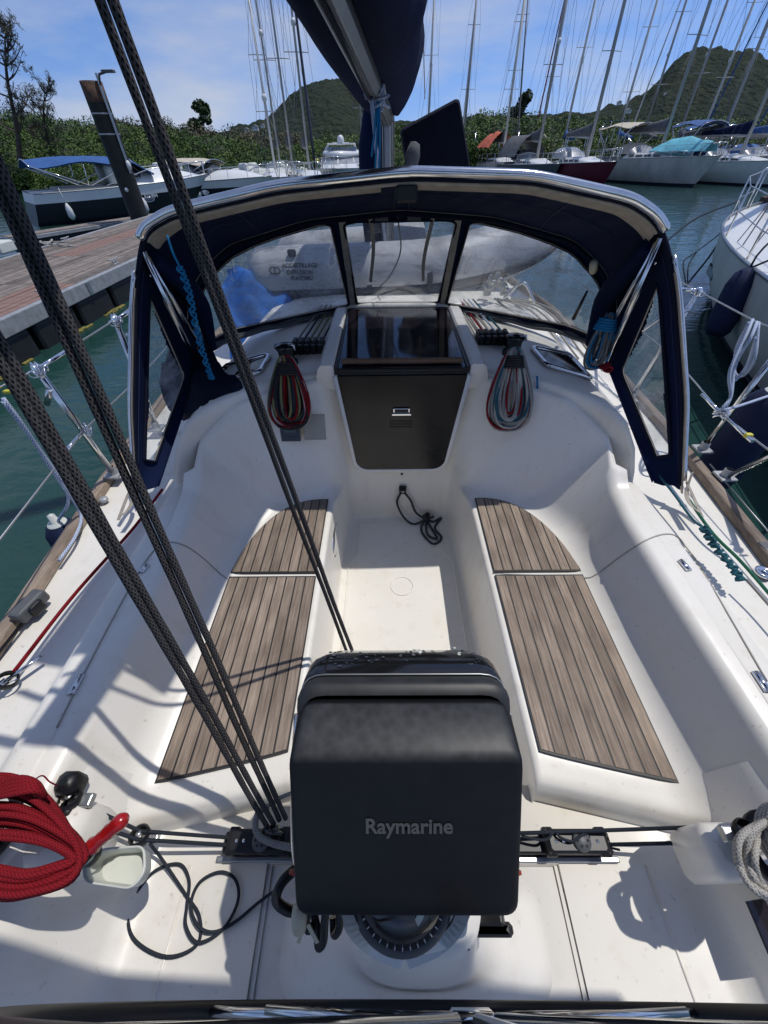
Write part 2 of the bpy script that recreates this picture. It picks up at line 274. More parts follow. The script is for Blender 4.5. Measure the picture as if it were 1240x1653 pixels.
M_['bluecanvas'] = mat('blue canvas', (0.025, 0.10, 0.30), 0.8, noise=(3, 0.3), bump=(3, 0.4), bdist=0.06)
M_['glass'] = mat('boat window glass', (0.03, 0.04, 0.05), 0.08, spec=0.7)
M_['bimwin'] = mat('milky vinyl', (0.36, 0.38, 0.40), 0.25, noise=(3, 0.4))
M_['mastw'] = mat('white mast', (0.70, 0.69, 0.64), 0.4, noise=(1, 0.2))
M_['masta'] = mat('dull aluminium mast', (0.42, 0.42, 0.42), 0.5, 0.1, noise=(1, 0.2))
M_['rig'] = mat('rigging wire', (0.16, 0.165, 0.18), 0.5, 0.3)
M_['bark'] = mat('bark', (0.10, 0.075, 0.055), 0.9, noise=(5, 0.5), bump=(12, 0.6))
M_['yellow'] = mat('yellow plastic', (0.62, 0.55, 0.05), 0.5)

def mat_leaf(name, a, b_, c_):
    m = bpy.data.materials.new(name); m.use_nodes = True; t = m.node_tree; b = t.nodes['Principled BSDF']
    g = N(t, 'ShaderNodeNewGeometry'); n = N(t, 'ShaderNodeTexNoise'); n.inputs['Scale'].default_value = 0.35; n.inputs['Detail'].default_value = 5
    t.links.new(g.outputs['Position'], n.inputs['Vector'])
    c = N(t, 'ShaderNodeValToRGB'); e = c.color_ramp.elements; e[0].position = 0.35; e[1].position = 0.65; e[0].color = (*a, 1); e[1].color = (*b_, 1)
    x = c.color_ramp.elements.new(0.5); x.color = (*c_, 1)
    t.links.new(n.outputs[0], c.inputs[0])
    hv = N(t, 'ShaderNodeHueSaturation'); mr = N(t, 'ShaderNodeMapRange'); mr.inputs['To Min'].default_value = 0.68; mr.inputs['To Max'].default_value = 1.32
    t.links.new(g.outputs['Random Per Island'], mr.inputs[0]); t.links.new(mr.outputs[0], hv.inputs['Value']); t.links.new(c.outputs[0], hv.inputs['Color'])
    t.links.new(hv.outputs[0], b.inputs['Base Color']); b.inputs['Roughness'].default_value = 0.6; b.inputs['Specular IOR Level'].default_value = 0.25
    return m
M_['mangrove'] = mat_leaf('mangrove leaves', (0.036, 0.08, 0.015), (0.11, 0.165, 0.03), (0.062, 0.115, 0.02))
M_['drybush'] = mat_leaf('dry hillside scrub', (0.06, 0.07, 0.03), (0.12, 0.10, 0.06), (0.085, 0.085, 0.042))
M_['darkleaf'] = mat_leaf('dark leaves', (0.02, 0.045, 0.015), (0.05, 0.08, 0.025), (0.03, 0.06, 0.02))
M_['needle'] = mat_leaf('grey green needles', (0.06, 0.065, 0.045), (0.10, 0.10, 0.07), (0.08, 0.08, 0.055))
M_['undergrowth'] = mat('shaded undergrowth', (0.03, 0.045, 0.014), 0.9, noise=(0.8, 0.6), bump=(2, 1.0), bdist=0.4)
M_['hill'] = mat('forested hill', (0.036, 0.047, 0.027), 0.95, noise=(0.13, 0.6), col2=(0.015, 0.025, 0.017), bump=(0.16, 1.0), bdist=9, spec=0.1)

def mat_water():
    m = bpy.data.materials.new('harbour water'); m.use_nodes = True; t = m.node_tree; b = t.nodes['Principled BSDF']
    g = N(t, 'ShaderNodeNewGeometry')
    n0 = N(t, 'ShaderNodeTexNoise'); n0.inputs['Scale'].default_value = 0.16; n0.inputs['Detail'].default_value = 3; t.links.new(g.outputs['Position'], n0.inputs['Vector'])
    c = N(t, 'ShaderNodeValToRGB'); e = c.color_ramp.elements; e[0].position = 0.35; e[1].position = 0.65; e[0].color = (0.011, 0.038, 0.033, 1); e[1].color = (0.018, 0.058, 0.050, 1)
    t.links.new(n0.outputs[0], c.inputs[0]); t.links.new(c.outputs[0], b.inputs['Base Color'])
    b.inputs['Roughness'].default_value = 0.04; b.inputs['IOR'].default_value = 1.33; b.inputs['Specular IOR Level'].default_value = 0.5
    mp_ = N(t, 'ShaderNodeMapping'); mp_.inputs['Scale'].default_value = (0.75, 1.5, 1); mp_.inputs['Rotation'].default_value = (0, 0, R(14)); t.links.new(g.outputs['Position'], mp_.inputs[0])
    prev = None
    for s, st, d in ((1.1, 0.5, 0.05), (4.2, 0.45, 0.018), (13, 0.35, 0.005)):
        n = N(t, 'ShaderNodeTexNoise'); n.inputs['Scale'].default_value = s; n.inputs['Detail'].default_value = 3; n.inputs['Distortion'].default_value = 0.6
        t.links.new(mp_.outputs[0], n.inputs['Vector'])
        bn = N(t, 'ShaderNodeBump'); bn.inputs['Strength'].default_value = st; bn.inputs['Distance'].default_value = d
        t.links.new(n.outputs[0], bn.inputs['Height'])
        if prev: t.links.new(prev.outputs[0], bn.inputs['Normal'])
        prev = bn
    t.links.new(prev.outputs[0], b.inputs['Normal'])
    return m
M_['water'] = mat_water()

# ------------------------------------------------------------------ mesh helpers
def catmull(P, n, closed=False):
    """n samples through the points P"""
    P = [np.array(p, float) for p in P]
    if len(P) == 2: return [P[0]+(P[1]-P[0])*i/(n-1) for i in range(n)]
    if closed: Q = [P[-1]]+P+[P[0], P[1]]
    else: Q = [2*P[0]-P[1]]+P+[2*P[-1]-P[-2]]
    segs = len(Q)-3; o = []
    for i in range(n):
        s = i/(n if closed else n-1)*segs; k = min(int(s), segs-1); t = s-k
        a, b, c, d = Q[k:k+4]
        o.append(0.5*((2*b)+(-a+c)*t+(2*a-5*b+4*c-d)*t*t+(-a+3*b-3*c+d)*t**3))
    return o

class MB:
    def __init__(s): s.v = []; s.f = []; s.uv = []; s.sm = []
    def add(s, vs, fs, smooth=True, uvs=None):
        o = len(s.v); s.v += [tuple(map(float, p)) for p in vs]
        for i, f in enumerate(fs):
            s.f.append(tuple(q+o for q in f)); s.sm.append(smooth)
            s.uv.append(uvs[i] if uvs is not None else [(0, 0)]*len(f))
        return s
    def grid(s, rows, closed_u=False, flip=False, smooth=True):
        n, m = len(rows), len(rows[0]); vs = [p for r_ in rows for p in r_]; fs = []
        for i in range(n-1):
            for j in range(m if closed_u else m-1):
                a, b, c, d = i*m+j, i*m+(j+1) % m, (i+1)*m+(j+1) % m, (i+1)*m+j
                fs.append((d, c, b, a) if flip else (a, b, c, d))
        return s.add(vs, fs, smooth)
    def box(s, c, d, rot=None, bev=0.0, smooth=False):
        """box of size d at c; bev chamfers the edges"""
        hx, hy, hz = [q/2 for q in d]; Rm = rot if rot is not None else np.eye(3); c = np.array(c, float)
        if bev <= 0:
            vs = [(x, y, z) for x in (-hx, hx) for y in (-hy, hy) for z in (-hz, hz)]
            fs = [(0, 1, 3, 2), (4, 6, 7, 5), (0, 4, 5, 1), (2, 3, 7, 6), (0, 2, 6, 4), (1, 5, 7, 3)]
            return s.add([c+Rm@np.array(p) for p in vs], fs, smooth)
        b = min(bev, hx*.95, hy*.95, hz*.95); rows = []
        def ring(a, e, z): return [(a, -e+0, z)]
        def rr(ix, iy, z, ch):
            return [(ix-ch, -iy, z), (ix, -iy+ch, z), (ix, iy-ch, z), (ix-ch, iy, z), (-ix+ch, iy, z), (-ix, iy-ch, z), (-ix, -iy+ch, z), (-ix+ch, -iy, z)]
        for z, ins in ((-hz, b), (-hz+b*.3, b*.3), (-hz+b, 0), (hz-b, 0), (hz-b*.3, b*.3), (hz, b)):
            rows.append([c+Rm@np.array(p) for p in rr(hx-ins, hy-ins, z, max(b*.6, 1e-4))])
        s.grid(rows, closed_u=True, smooth=smooth)
        o = len(s.v)
        s.add(rows[0], [tuple(range(7, -1, -1))], smooth); s.add(rows[-1], [tuple(range(8))], smooth)
        return s
    def tube(s, P, r, n=10, smooth=True, closed=False, caps=True, samples=None, flat=None):
        """round bar along P; r a number or a list; flat squashes one axis"""
        if samples: P = catmull(P, samples, closed)
        P = [np.array(p, float) for p in P]; L = len(P)
        rs = [r]*L if isinstance(r, (int, float)) else ([r[min(int(i*len(r)/L), len(r)-1)] for i in range(L)] if len(r) != L else r)
        T = []
        for i in range(L):
            a = P[(i-1) % L] if (closed or i > 0) else P[i]; b = P[(i+1) % L] if (closed or i < L-1) else P[i]
            t = b-a; T.append(t/(np.linalg.norm(t)+1e-12))
        x = np.cross(T[0], [0, 0, 1.0])
        if np.linalg.norm(x) < 1e-3: x = np.cross(T[0], [0, 1.0, 0])
        x /= np.linalg.norm(x); base = len(s.v); ln = 0; lens = []
        for i in range(L):
            if i: ln += np.linalg.norm(P[i]-P[i-1])
            lens.append(ln)
            x = x-T[i]*np.dot(x, T[i]); x /= (np.linalg.norm(x)+1e-12); y = np.cross(T[i], x)
            for k in range(n):
                a = 2*math.pi*k/n; s.v.append(tuple(P[i]+rs[i]*(math.cos(a)*x*(1 if flat is None else flat)+math.sin(a)*y)))
        for i in range(L if closed else L-1):
            j = (i+1) % L; lj = lens[j] if j else ln+np.linalg.norm(P[0]-P[-1])
            for k in range(n):
                k2 = (k+1) % n
                s.f.append((base+i*n+k, base+i*n+k2, base+j*n+k2, base+j*n+k)); s.sm.append(smooth)
                s.uv.append([(k/n, lens[i]), ((k+1)/n, lens[i]), ((k+1)/n, lj), (k/n, lj)])
        if caps and not closed:
            s.f.append(tuple(base+k for k in range(n-1, -1, -1))); s.sm.append(False); s.uv.append([(0, 0)]*n)
            s.f.append(tuple(base+(L-1)*n+k for k in range(n))); s.sm.append(False); s.uv.append([(0, 0)]*n)
        return s
    def lathe(s, prof, c=(0, 0, 0), n=24, axis=None, smooth=True):
        """prof: (radius, height) pairs about axis through c"""
        c = np.array(c, float); az = np.array(axis if axis is not None else (0, 0, 1), float); az /= np.linalg.norm(az)
        ax = np.cross(az, [0, 1, 0]) if abs(az[1]) < .9 else np.cross(az, [1, 0, 0]); ax /= np.linalg.norm(ax); ay = np.cross(az, ax)
        rows = [[c+az*h+r_*(math.cos(2*math.pi*k/n)*ax+math.sin(2*math.pi*k/n)*ay) for k in range(n)] for r_, h in prof]
        return s.grid(rows, closed_u=True, smooth=smooth)
    def prism(s, poly, thick, direction, smooth=False, bev=0):
        """poly: 3-D outline, extruded by thick along direction"""
        d = np.array(direction, float); d = d/np.linalg.norm(d)*thick; P = [np.array(p, float) for p in poly]; n = len(P)
        vs = P+[p+d for p in P]
        if bev:
            c = sum(P)/n; dn = d/np.linalg.norm(d)
            tops = [p+d+(c-p)/np.linalg.norm(c-p)*bev for p in P]; mids = [p+d-dn*bev for p in P]
            vs = P+mids+tops
            fs = [(i, (i+1) % n, n+(i+1) % n, n+i) for i in range(n)]+[(n+i, n+(i+1) % n, 2*n+(i+1) % n, 2*n+i) for i in range(n)]+[tuple(range(2*n, 3*n)), tuple(range(n-1, -1, -1))]
            return s.add(vs, fs, smooth)
        fs = [(i, (i+1) % n, n+(i+1) % n, n+i) for i in range(n)]+[tuple(range(n, 2*n)), tuple(range(n-1, -1, -1))]
        return s.add(vs, fs, smooth)
    def ribbon(s, P, wid, nrm, thick=0.002, samples=None):
        """flat strap along P, width wid along the side given by the tangent and nrm"""
        if samples: P = catmull(P, samples)
        P = [np.array(p, float) for p in P]; nrm = np.array(nrm, float); rows = []
        for i, p in enumerate(P):
            t = P[min(i+1, len(P)-1)]-P[max(i-1, 0)]; t /= np.linalg.norm(t); sd = np.cross(t, nrm); sd /= np.linalg.norm(sd); nn = np.cross(sd, t)
            rows.append([p-sd*wid/2-nn*thick/2, p+sd*wid/2-nn*thick/2, p+sd*wid/2+nn*thick/2, p-sd*wid/2+nn*thick/2])
        s.grid(rows, closed_u=True, smooth=False); s.add(rows[0], [(0, 1, 2, 3)], False); s.add(rows[-1], [(3, 2, 1, 0)], False)
        return s
    def build(s, name, material, parent=None, fix=True, origin=None):
        me = bpy.data.meshes.new(name); me.from_pydata(s.v, [], s.f)
        me.polygons.foreach_set('use_smooth', s.sm)
        if any(u != (0, 0) for q in s.uv[:3]+s.uv[-30:] for u in q) or any(q[0] != (0, 0) or q[-1] != (0, 0) for q in s.uv[:200]):
            l = me.uv_layers.new(name='UVMap'); flat = np.array([c for q in s.uv for u in q for c in u], dtype=np.float32); l.data.foreach_set('uv', flat)
        me.materials.append(material if not isinstance(material, str) else M_[material])
        if fix:
            import bmesh
            b = bmesh.new(); b.from_mesh(me); bmesh.ops.recalc_face_normals(b, faces=b.faces); b.to_mesh(me); b.free()
        o = bpy.data.objects.new(name, me); COL.objects.link(o)
        if parent is not None:
            o.parent = parent; base = Vector(parent.location) if parent.parent is None else Vector(parent.parent.location)
            if parent.parent is None: o.matrix_parent_inverse = Matrix.Translation(-Vector(parent.location))
        return o

def tag(o, label=None, cat=None, group=None, kind=None):
    if label: o['label'] = label
    if cat: o['category'] = cat
    if group: o['group'] = group
    if kind: o['kind'] = kind
    return o
def thing(name, loc, label, cat, group=None):
    o = bpy.data.objects.new(name, None); COL.objects.link(o); o.location = tuple(map(float, loc)); o.empty_display_size = 0.1
    return tag(o, label, cat, group)
def kids(o): return [c for c in bpy.data.objects if c.parent == o]
def text_part(txt, size, origin, ux, uy, material, parent, name='lettering', width=None, lift=0.0008, bold=.02):
    cu = bpy.data.curves.new('t', 'FONT'); cu.body = txt; cu.size = size; cu.align_x = 'CENTER'; cu.align_y = 'CENTER'; cu.extrude = 0.0003; cu.offset = size*bold
    to = bpy.data.objects.new('t', cu); COL.objects.link(to)
    me = bpy.data.meshes.new_from_object(to.evaluated_get(bpy.context.evaluated_depsgraph_get()))
    COL.objects.unlink(to); bpy.data.objects.remove(to)
    ux = np.array(ux, float); ux /= np.linalg.norm(ux); uy = np.array(uy, float); uy /= np.linalg.norm(uy); nn = np.cross(ux, uy)
    xs = [v.co.x for v in me.vertices]; k = (width/(max(xs)-min(xs))) if width else 1
    for v in me.vertices:
        p = np.array(origin)+ux*v.co.x*k+uy*v.co.y*(k if width else 1)+nn*(v.co.z+lift); v.co = p
    me.materials.clear(); me.materials.append(M_[material]); o = bpy.data.objects.new(name, me); COL.objects.link(o)
    o.parent = parent
    if parent.parent is None: o.matrix_parent_inverse = Matrix.Translation(-Vector(parent.location))
    return o
def lerp(a, b, t): return a+(b-a)*t
def interp(x, xs, ys): return float(np.interp(x, xs, ys))

# ================================================================== SETTING: water, hills
WZ = -0.45
mb = MB()
xs = np.concatenate([-np.geomspace(4000, 20, 14), np.linspace(-15, 15, 7), np.geomspace(20, 4000, 14)])
ys = np.concatenate([-np.geomspace(4000, 20, 14), np.linspace(-15, 15, 7), np.geomspace(20, 4000, 14)])
mb.grid([[(x, y, WZ) for x in xs] for y in ys], smooth=False)
tag(mb.build('water', 'water'), kind='structure')

def hnoise(x, y, s, seed=0):
    """smooth pseudo-random relief"""
    v = 0
    for k, (a, b, c) in enumerate(((1.0, 0.37, 0.0), (-0.43, 0.91, 1.7), (0.71, -0.63, 4.1), (0.29, 1.13, 2.9))):
        v += math.sin((x*a+y*b)/s*2*math.pi*(1+0.37*k)+c+seed*1.3)/(1+k*.5)
    return v/2.4
def hill(px0, px1, dist, fn, name, depth=260, seed=0):
    """ridge at a distance: fn(px) gives the skyline's height in photo pixels"""
    n, m = 150, 26; rows = []
    for j in range(m):
        q = j/(m-1); row = []
        for i in range(n):
            px = lerp(px0, px1, i/(n-1)); py = fn(px); ridge = at(px, py, y=dist)
            k = math.sin(min(q*1.25, 1.0)*math.pi/2)**0.9 if q <= .8 else math.cos((q-.8)/.2*math.pi/2)
            base = np.array([ridge[0]*(1-depth/dist*(.8-q)*1.0), dist-depth*(.8-q), WZ-1])
            p = base.copy(); p[2] = WZ-1+(ridge[2]-WZ+1)*max(k, 0)
            p[2] += hnoise(p[0], p[1], 60, seed)*5*k*(1-abs(q-.8)*.5)+hnoise(p[0], p[1], 19, seed)*1.6*k+hnoise(p[0], p[1], 8, seed+3)*1.0*k
            row.append(p)
        rows.append(row)
    mb = MB(); mb.grid(rows); return tag(mb.build(name, 'hill'), kind='structure')
def sky1(px):
    return interp(px, [300, 360, 400, 430, 460, 485, 503, 520, 537, 555, 575, 597, 615, 640, 700, 760, 860], [216, 214, 206, 193, 171, 150, 137, 131, 131, 140, 155, 173, 190, 200, 204, 206, 215])
def sky2(px):
    return interp(px, [690, 740, 780, 850, 900, 960, 1000, 1040, 1060, 1080, 1100, 1125, 1150, 1180, 1210, 1240, 1300, 1400], [205, 195, 192, 190, 188, 184, 174, 156, 138, 112, 94, 84, 84, 88, 90, 98, 110, 150])
hill(300, 860, 620, sky1, 'left_hill', seed=1)
hill(690, 1420, 700, sky2, 'right_hill', seed=2)
# small houses on the far hillsides
for i, (px, py, dd, wpx, c) in enumerate(((412, 205, 470, 9, 'white'), (398, 209, 460, 7, 'cream'), (520, 209, 480, 15, 'white'), (424, 202, 480, 6, 'white'), (1000, 165, 520, 6, 'white'), (1015, 178, 500, 7, 'white'), (1075, 152, 560, 5, 'white'))):
    p = at(px, py, y=dd); s_ = wpx/620*dd*.72; 
    t = thing('hillside_house', p, ['small white house low on the left hill slope', 'cream house at the far left foot of the conical hill', 'wide white house with pale roof below the middle of the conical hill', 'tiny white house just above the others on the left hill slope', 'tiny white house on the ridge left of the right hill', 'white house among trees under the right hill ridge', 'lone white house at the foot of the right hill'][i], 'house', 'houses on the far hillsides')
    b = MB(); b.box(p+np.array([0, 0, -s_*.2]), (s_, s_*.7, s_*.55)); b.build('wall', c, t)
    b = MB(); b.prism([p+np.array(q)*s_ for q in ((-.6, -.45, .08), (.6, -.45, .08), (0, -.45, .32))], s_*.9, (0, 1, 0)); b.build('roof', 'blankpanel', t)
    for k in (-.25, .2):
        b = MB(); b.box(p+np.array([k*s_, -s_*.355, -s_*.15]), (s_*.16, .1, s_*.2)); b.build('window', 'glass', t)

# ================================================================== MANGROVE BANK AND TREES
def leaves(mb, C, rad, n, size, flat=0.75, shell=0.55):
    """n leaf clumps through an ellipsoidal crown"""
    d = RNG.normal(size=(n, 3)); d /= np.linalg.norm(d, axis=1)[:, None]
    rr = shell+(1-shell)*RNG.random(n)**0.7; rr *= 1+0.16*np.sin(d[:, 0]*5+C[0])*np.cos(d[:, 2]*6+C[1])
    P = np.array(C)+d*rr[:, None]*np.array(rad)
    t1 = RNG.normal(size=(n, 3)); t1 /= np.linalg.norm(t1, axis=1)[:, None]; nn = d*0.6+RNG.normal(size=(n, 3))*0.6+np.array([0, 0, .4])
    t2 = np.cross(nn, t1); t2 /= np.linalg.norm(t2, axis=1)[:, None]; t1 = np.cross(t2, nn); t1 /= np.linalg.norm(t1, axis=1)[:, None]
    s = size*(0.6+0.8*RNG.random(n)); a = t1*s[:, None]; b = t2*(s*flat)[:, None]
    Q = np.stack([P-a, P-b*.8+a*.1, P+a, P+b*.8-a*.1], axis=1)
    return Q
def leafmesh(name, Qs, material, parent=None):
    Q = np.concatenate(Qs); n = len(Q); me = bpy.data.meshes.new(name)
    me.vertices.add(4*n); me.vertices.foreach_set('co', Q.reshape(-1).astype(np.float32))
    me.loops.add(4*n); me.loops.foreach_set('vertex_index', np.arange(4*n, dtype=np.int32))
    me.polygons.add(n); me.polygons.foreach_set('loop_start', np.arange(0, 4*n, 4, dtype=np.int32)); me.polygons.foreach_set('loop_total', np.full(n, 4, dtype=np.int32))
    me.update(); me.validate(); me.materials.append(M_[material]); o = bpy.data.objects.new(name, me); COL.objects.link(o)
    if parent is not None: o.parent = parent; o.matrix_parent_inverse = Matrix.Translation(-Vector(parent.location))
    return o
def bank_h(px):  # skyline of the mangroves, photo pixels
    return interp(px, [-300, 0, 60, 120, 200, 300, 370, 420, 520, 640, 760, 900, 1000, 1100, 1240, 1500], [140, 160, 168, 172, 170, 182, 196, 200, 204, 192, 170, 168, 172, 182, 182, 180])
Qm, Qd = [], []; core = MB()
def bank(px, Y, f0, n, sz):
    """one crown of the bank, seen at photo column px, its top f0 of the way to the skyline"""
    top = at(px, bank_h(px), y=Y); base = at(px, 300, y=Y); x = top[0]; h = (top[2]-WZ)*f0*random.uniform(.86, 1.06)
    rx = random.uniform(1.1, 2.3)*Y/45; rz = random.uniform(.9, 1.7)*Y/45
    return x, h, rx, rz
for row, (Y, f0, mat_) in enumerate(((41, 0.40, 0), (44, 0.58, 0), (48, 0.70, 0), (54, 0.78, 0), (62, 0.84, 1), (72, .90, 1))):
    px = -420
    while px < 1750:
        Yj = Y+random.uniform(-1.5, 1.5)+(px > 720)*9
        if px > 560 and row == 0: Yj += 4
        x, h, rx, rz = bank(px, Yj, f0, 0, 0); zc = WZ+h-rz
        Q = leaves(None, (x, Yj, zc), (rx, rx*.8, rz), 2300, 0.078*Yj/45)
        dry = mat_ and 150 < px < 480
        (Qd if dry else Qm).append(Q)
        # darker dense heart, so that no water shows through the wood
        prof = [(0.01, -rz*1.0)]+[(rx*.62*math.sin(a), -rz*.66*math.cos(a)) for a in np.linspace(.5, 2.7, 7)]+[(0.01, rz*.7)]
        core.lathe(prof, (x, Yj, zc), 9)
        if row < 2: # skirts of foliage hanging to the water
            for q in range(2): Qm.append(leaves(None, (x+random.uniform(-1, 1), Yj-.5, WZ+h*.35*(q+.3)), (rx, 1.2, h*.3), 900, 0.078*Yj/45))
        px += random.uniform(22, 34)*(1+row*.05)*(45/Yj)*1.5
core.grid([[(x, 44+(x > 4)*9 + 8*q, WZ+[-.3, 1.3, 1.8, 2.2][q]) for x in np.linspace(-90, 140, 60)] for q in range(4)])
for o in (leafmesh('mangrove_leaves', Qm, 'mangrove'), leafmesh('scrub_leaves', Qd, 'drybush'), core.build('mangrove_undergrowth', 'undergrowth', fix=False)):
    tag(o, kind='stuff')
bpy.data.objects['mangrove_leaves']['label'] = 'dense green mangroves along the far bank'; bpy.data.objects['mangrove_leaves']['category'] = 'mangroves'
bpy.data.objects['scrub_leaves']['label'] = 'drier brownish scrub behind the left mangroves'; bpy.data.objects['scrub_leaves']['category'] = 'scrub'
bpy.data.objects['mangrove_undergrowth']['label'] = 'shaded undergrowth inside the mangrove bank'; bpy.data.objects['mangrove_undergrowth']['category'] = 'undergrowth'
# the bare feathery tree at the far left
def tree(px, pyb, pyt, Y, label, cat, kind, spread, nl, sz, leafm, lean=0):
    b0 = at(px, pyb, y=Y); b0[2] = WZ+.3; tp = at(px+lean, pyt, y=Y); t = thing(kind, b0, label, cat); H = tp[2]-b0[2]
    mb = MB(); trunk = catmull([b0, b0+(tp-b0)*.4+np.array([.2, 0, 0]), b0+(tp-b0)*.75-np.array([.15, 0, 0]), tp], 10)
    mb.tube(trunk, [H*.028*(1-i/11) for i in range(10)], 6); mb.build('trunk', 'bark', t)
    br = MB(); Q = []
    for k in range(26 if kind == 'feathery_tree' else 9):
        i = random.randint(3, 9); a = random.uniform(0, 6.28); L = H*spread*random.uniform(.5, 1)*(1-.07*i+.3); st = trunk[i]
        e = st+np.array([math.cos(a)*L, math.sin(a)*L*.6, L*random.uniform(.35, .9)]); mid = (st+e)/2+np.array([0, 0, -L*.08])
        br.tube(catmull([st, mid, e], 6), [H*.008*(1-j/7) for j in range(6)], 4)
        if kind == 'feathery_tree':
            for q in range(6):
                s2 = st+(e-st)*random.uniform(.4, 1); e2 = s2+np.array([random.uniform(-.5, .5), random.uniform(-.3, .3), random.uniform(.1, .55)])*H*.16
                br.tube([s2, (s2+e2)/2+np.array([0, 0, .03]), e2], H*.0022, 3); Q.append(leaves(None, e2, (H*.035, H*.03, H*.05), 16, sz, .16, .1))
        else: Q.append(leaves(None, e, (H*.13, H*.12, H*.10), nl, sz))
    br.build('branch', 'bark', t)
    leafmesh('crown', Q, leafm, t)
tree(14, 262, 62, 40, 'tall feathery half bare tree above the mangroves at far left', 'tree', 'feathery_tree', .30, 0, .16, 'needle', -6)
tree(-30, 262, 92, 42, 'feathery tree with sparse grey twigs cut by the left picture edge', 'tree', 'feathery_tree', .30, 0, .16, 'needle', 4)
tree(62, 262, 150, 43, 'small twiggy bush top right of the feathery tree', 'tree', 'feathery_tree', .34, 0, .14, 'needle', 10)
tree(325, 262, 170, 66, 'dark rounded tree standing above the left skyline scrub', 'tree', 'round_tree', .16, 260, .17, 'darkleaf')
tree(842, 262, 162, 76, 'dark bushy tree rising behind the middle mangroves', 'tree', 'round_tree', .2, 200, .2, 'darkleaf')

# ================================================================== DOCK
DX0, DX1 = -8.36, -5.47; DZ = 0.10
t = thing('floating_dock', ((DX0+DX1)/2, 10, WZ), 'grey planked floating dock with galvanised edge left of the yacht', 'dock')
b = MB()
for x in (DX0-.05, DX1+.05): b.box((x, 11, DZ-.07), (.10, 26, .22), bev=.012)
b.build('edge_beam', 'galv', t); b = MB(); b.box(((DX0+DX1)/2, 11, DZ-.10), (DX1-DX0-.01, 26, .08)); b.build('joist_bed', 'float', t)
for s in range(11): MB().box((DX1+.105, -1.9+s*2.4, DZ-.07), (.02, .10, .20), bev=.004).build('joint_plate', 'alu', t)
np_ = 20; pw = (DX1-DX0)/np_; proto = {}
for s in range(11):
    for k in range(np_):
        red = (k in (15, 16, 17, 18, 19) and s in (3,)) or (k in (6, 7, 8, 9) and s in (5, 6)) or (k in (0, 1, 2) and s == 8)
        y0 = -2+s*2.4
        key = 'r' if red else 'p'
        if key not in proto:
            m = MB(); m.box((0, 0, 0), (pw-.022, 2.375, .035), bev=.004); o = m.build('plank', 'plankred' if red else 'plank', t); proto[key] = o
        else: o = proto[key].copy(); COL.objects.link(o); o.parent = t; o.matrix_parent_inverse = proto[key].matrix_parent_inverse.copy()
        o.location = (DX0+pw*(k+.5), y0+1.2, DZ+.02+random.uniform(-.002, .003)); o.rotation_euler = (random.uniform(-.001, .001), random.uniform(-.01, .01), random.uniform(-.0012, .0012))
for s in range(22):
    m = MB(); m.box((DX1-.22, -1.2+s*1.12, -.30), (.55, 1.0, .46), bev=.06, smooth=False)
    m.build('float', 'float', t)
m = MB()
for s in range(60):
    y = random.uniform(3, 12); m.box((DX1+.1+random.uniform(-.02, .05), y, WZ+.01), (.05, random.uniform(.05, .3), .03), bev=.01)
tag(m.build('weed_fringe', 'weed', t), kind='stuff')
def cleat(x, y, t, sc=1.0, nm='cleat'):
    m = MB(); m.tube([(x, y-.16*sc, DZ+.125), (x, y-.1*sc, DZ+.12), (x, y+.1*sc, DZ+.12), (x, y+.16*sc, DZ+.125)], .014*sc, 8)
    for k in (-.05, .05): m.tube([(x, y+k*sc, DZ+.03), (x, y+k*sc, DZ+.12)], .014*sc, 8)
    m.box((x, y, DZ+.045), (.07*sc, .2*sc, .012), bev=.003); m.build(nm, 'galv', t)
for (px, py) in ((154, 430), (50, 480)):
    p = at(px, py, z=DZ); cleat(DX1-.1, p[1], t, 1.0)
cleat(DX0+.15, at(125, 393, z=DZ)[1], t, 1.0)
# white step box and rope at the dock's far left
p = at(12, 410, z=DZ+.02); s_ = thing('dock_step', p, 'white moulded step standing on the dock at the left edge', 'step')
m = MB(); m.box(p+np.array([-.35, .1, .12]), (.75, .5, .22), bev=.03); m.build('lower_step', 'tray', s_)
m = MB(); m.box(p+np.array([-.5, .12, .32]), (.42, .48, .18), bev=.03); m.build('upper_step', 'tray', s_)
p0 = at(-60, 384, z=.25); p1 = at(113, 390, z=DZ+.14)
m = MB(); m.tube(catmull([p0, (p0+p1)/2-np.array([0, 0, .05]), p1], 14), .017, 6)
c0 = np.array([DX0+.15, p1[1], DZ+.1])
m.tube([c0+np.array([.10*math.cos(a)*(1+.2*math.sin(3*a)), .16*math.sin(a), .03*math.sin(2*a)+.04]) for a in np.linspace(0, 12, 40)], .016, 6)
m.tube(catmull([c0, c0+np.array([.25, .1, -.04]), c0+np.array([.55, .05, -.05]), c0+np.array([.35, -.05, -.05])], 14), .016, 6)
tag(m.build('mooring_line', 'rope_white'), 'white mooring line made fast to the far dock cleat', 'mooring line')
# finger pontoon beyond the dock
a = at(62, 378, z=-.02); b_ = at(240, 350, z=-.02); t = thing('finger_pontoon', (a[0], a[1], WZ), 'narrow grey finger pontoon in front of the black motor boat', 'pontoon')
dirv = (b_-a); dirv[2] = 0; L = np.linalg.norm(dirv); dirv /= L; nrm = np.array([-dirv[1], dirv[0], 0]); Rm = np.array([dirv, nrm, [0, 0, 1]]).T
m = MB(); m.box((a+b_)/2+nrm*.3+np.array([0, 0, -.05]), (L+1.5, .7, .10), Rm, bev=.01); m.build('deck_beam', 'galv', t)
for k in range(3): m = MB(); m.box((a+b_)/2+nrm*(.1+.2*k)+np.array([0, 0, .012]), (L+1.45, .185, .02), Rm, bev=.004); m.build('plank', 'plank', t)
m = MB(); m.box((a+b_)/2+nrm*.3+np.array([0, 0, -.26]), (L+1.2, .6, .3), Rm, bev=.05); m.build('float', 'float', t)
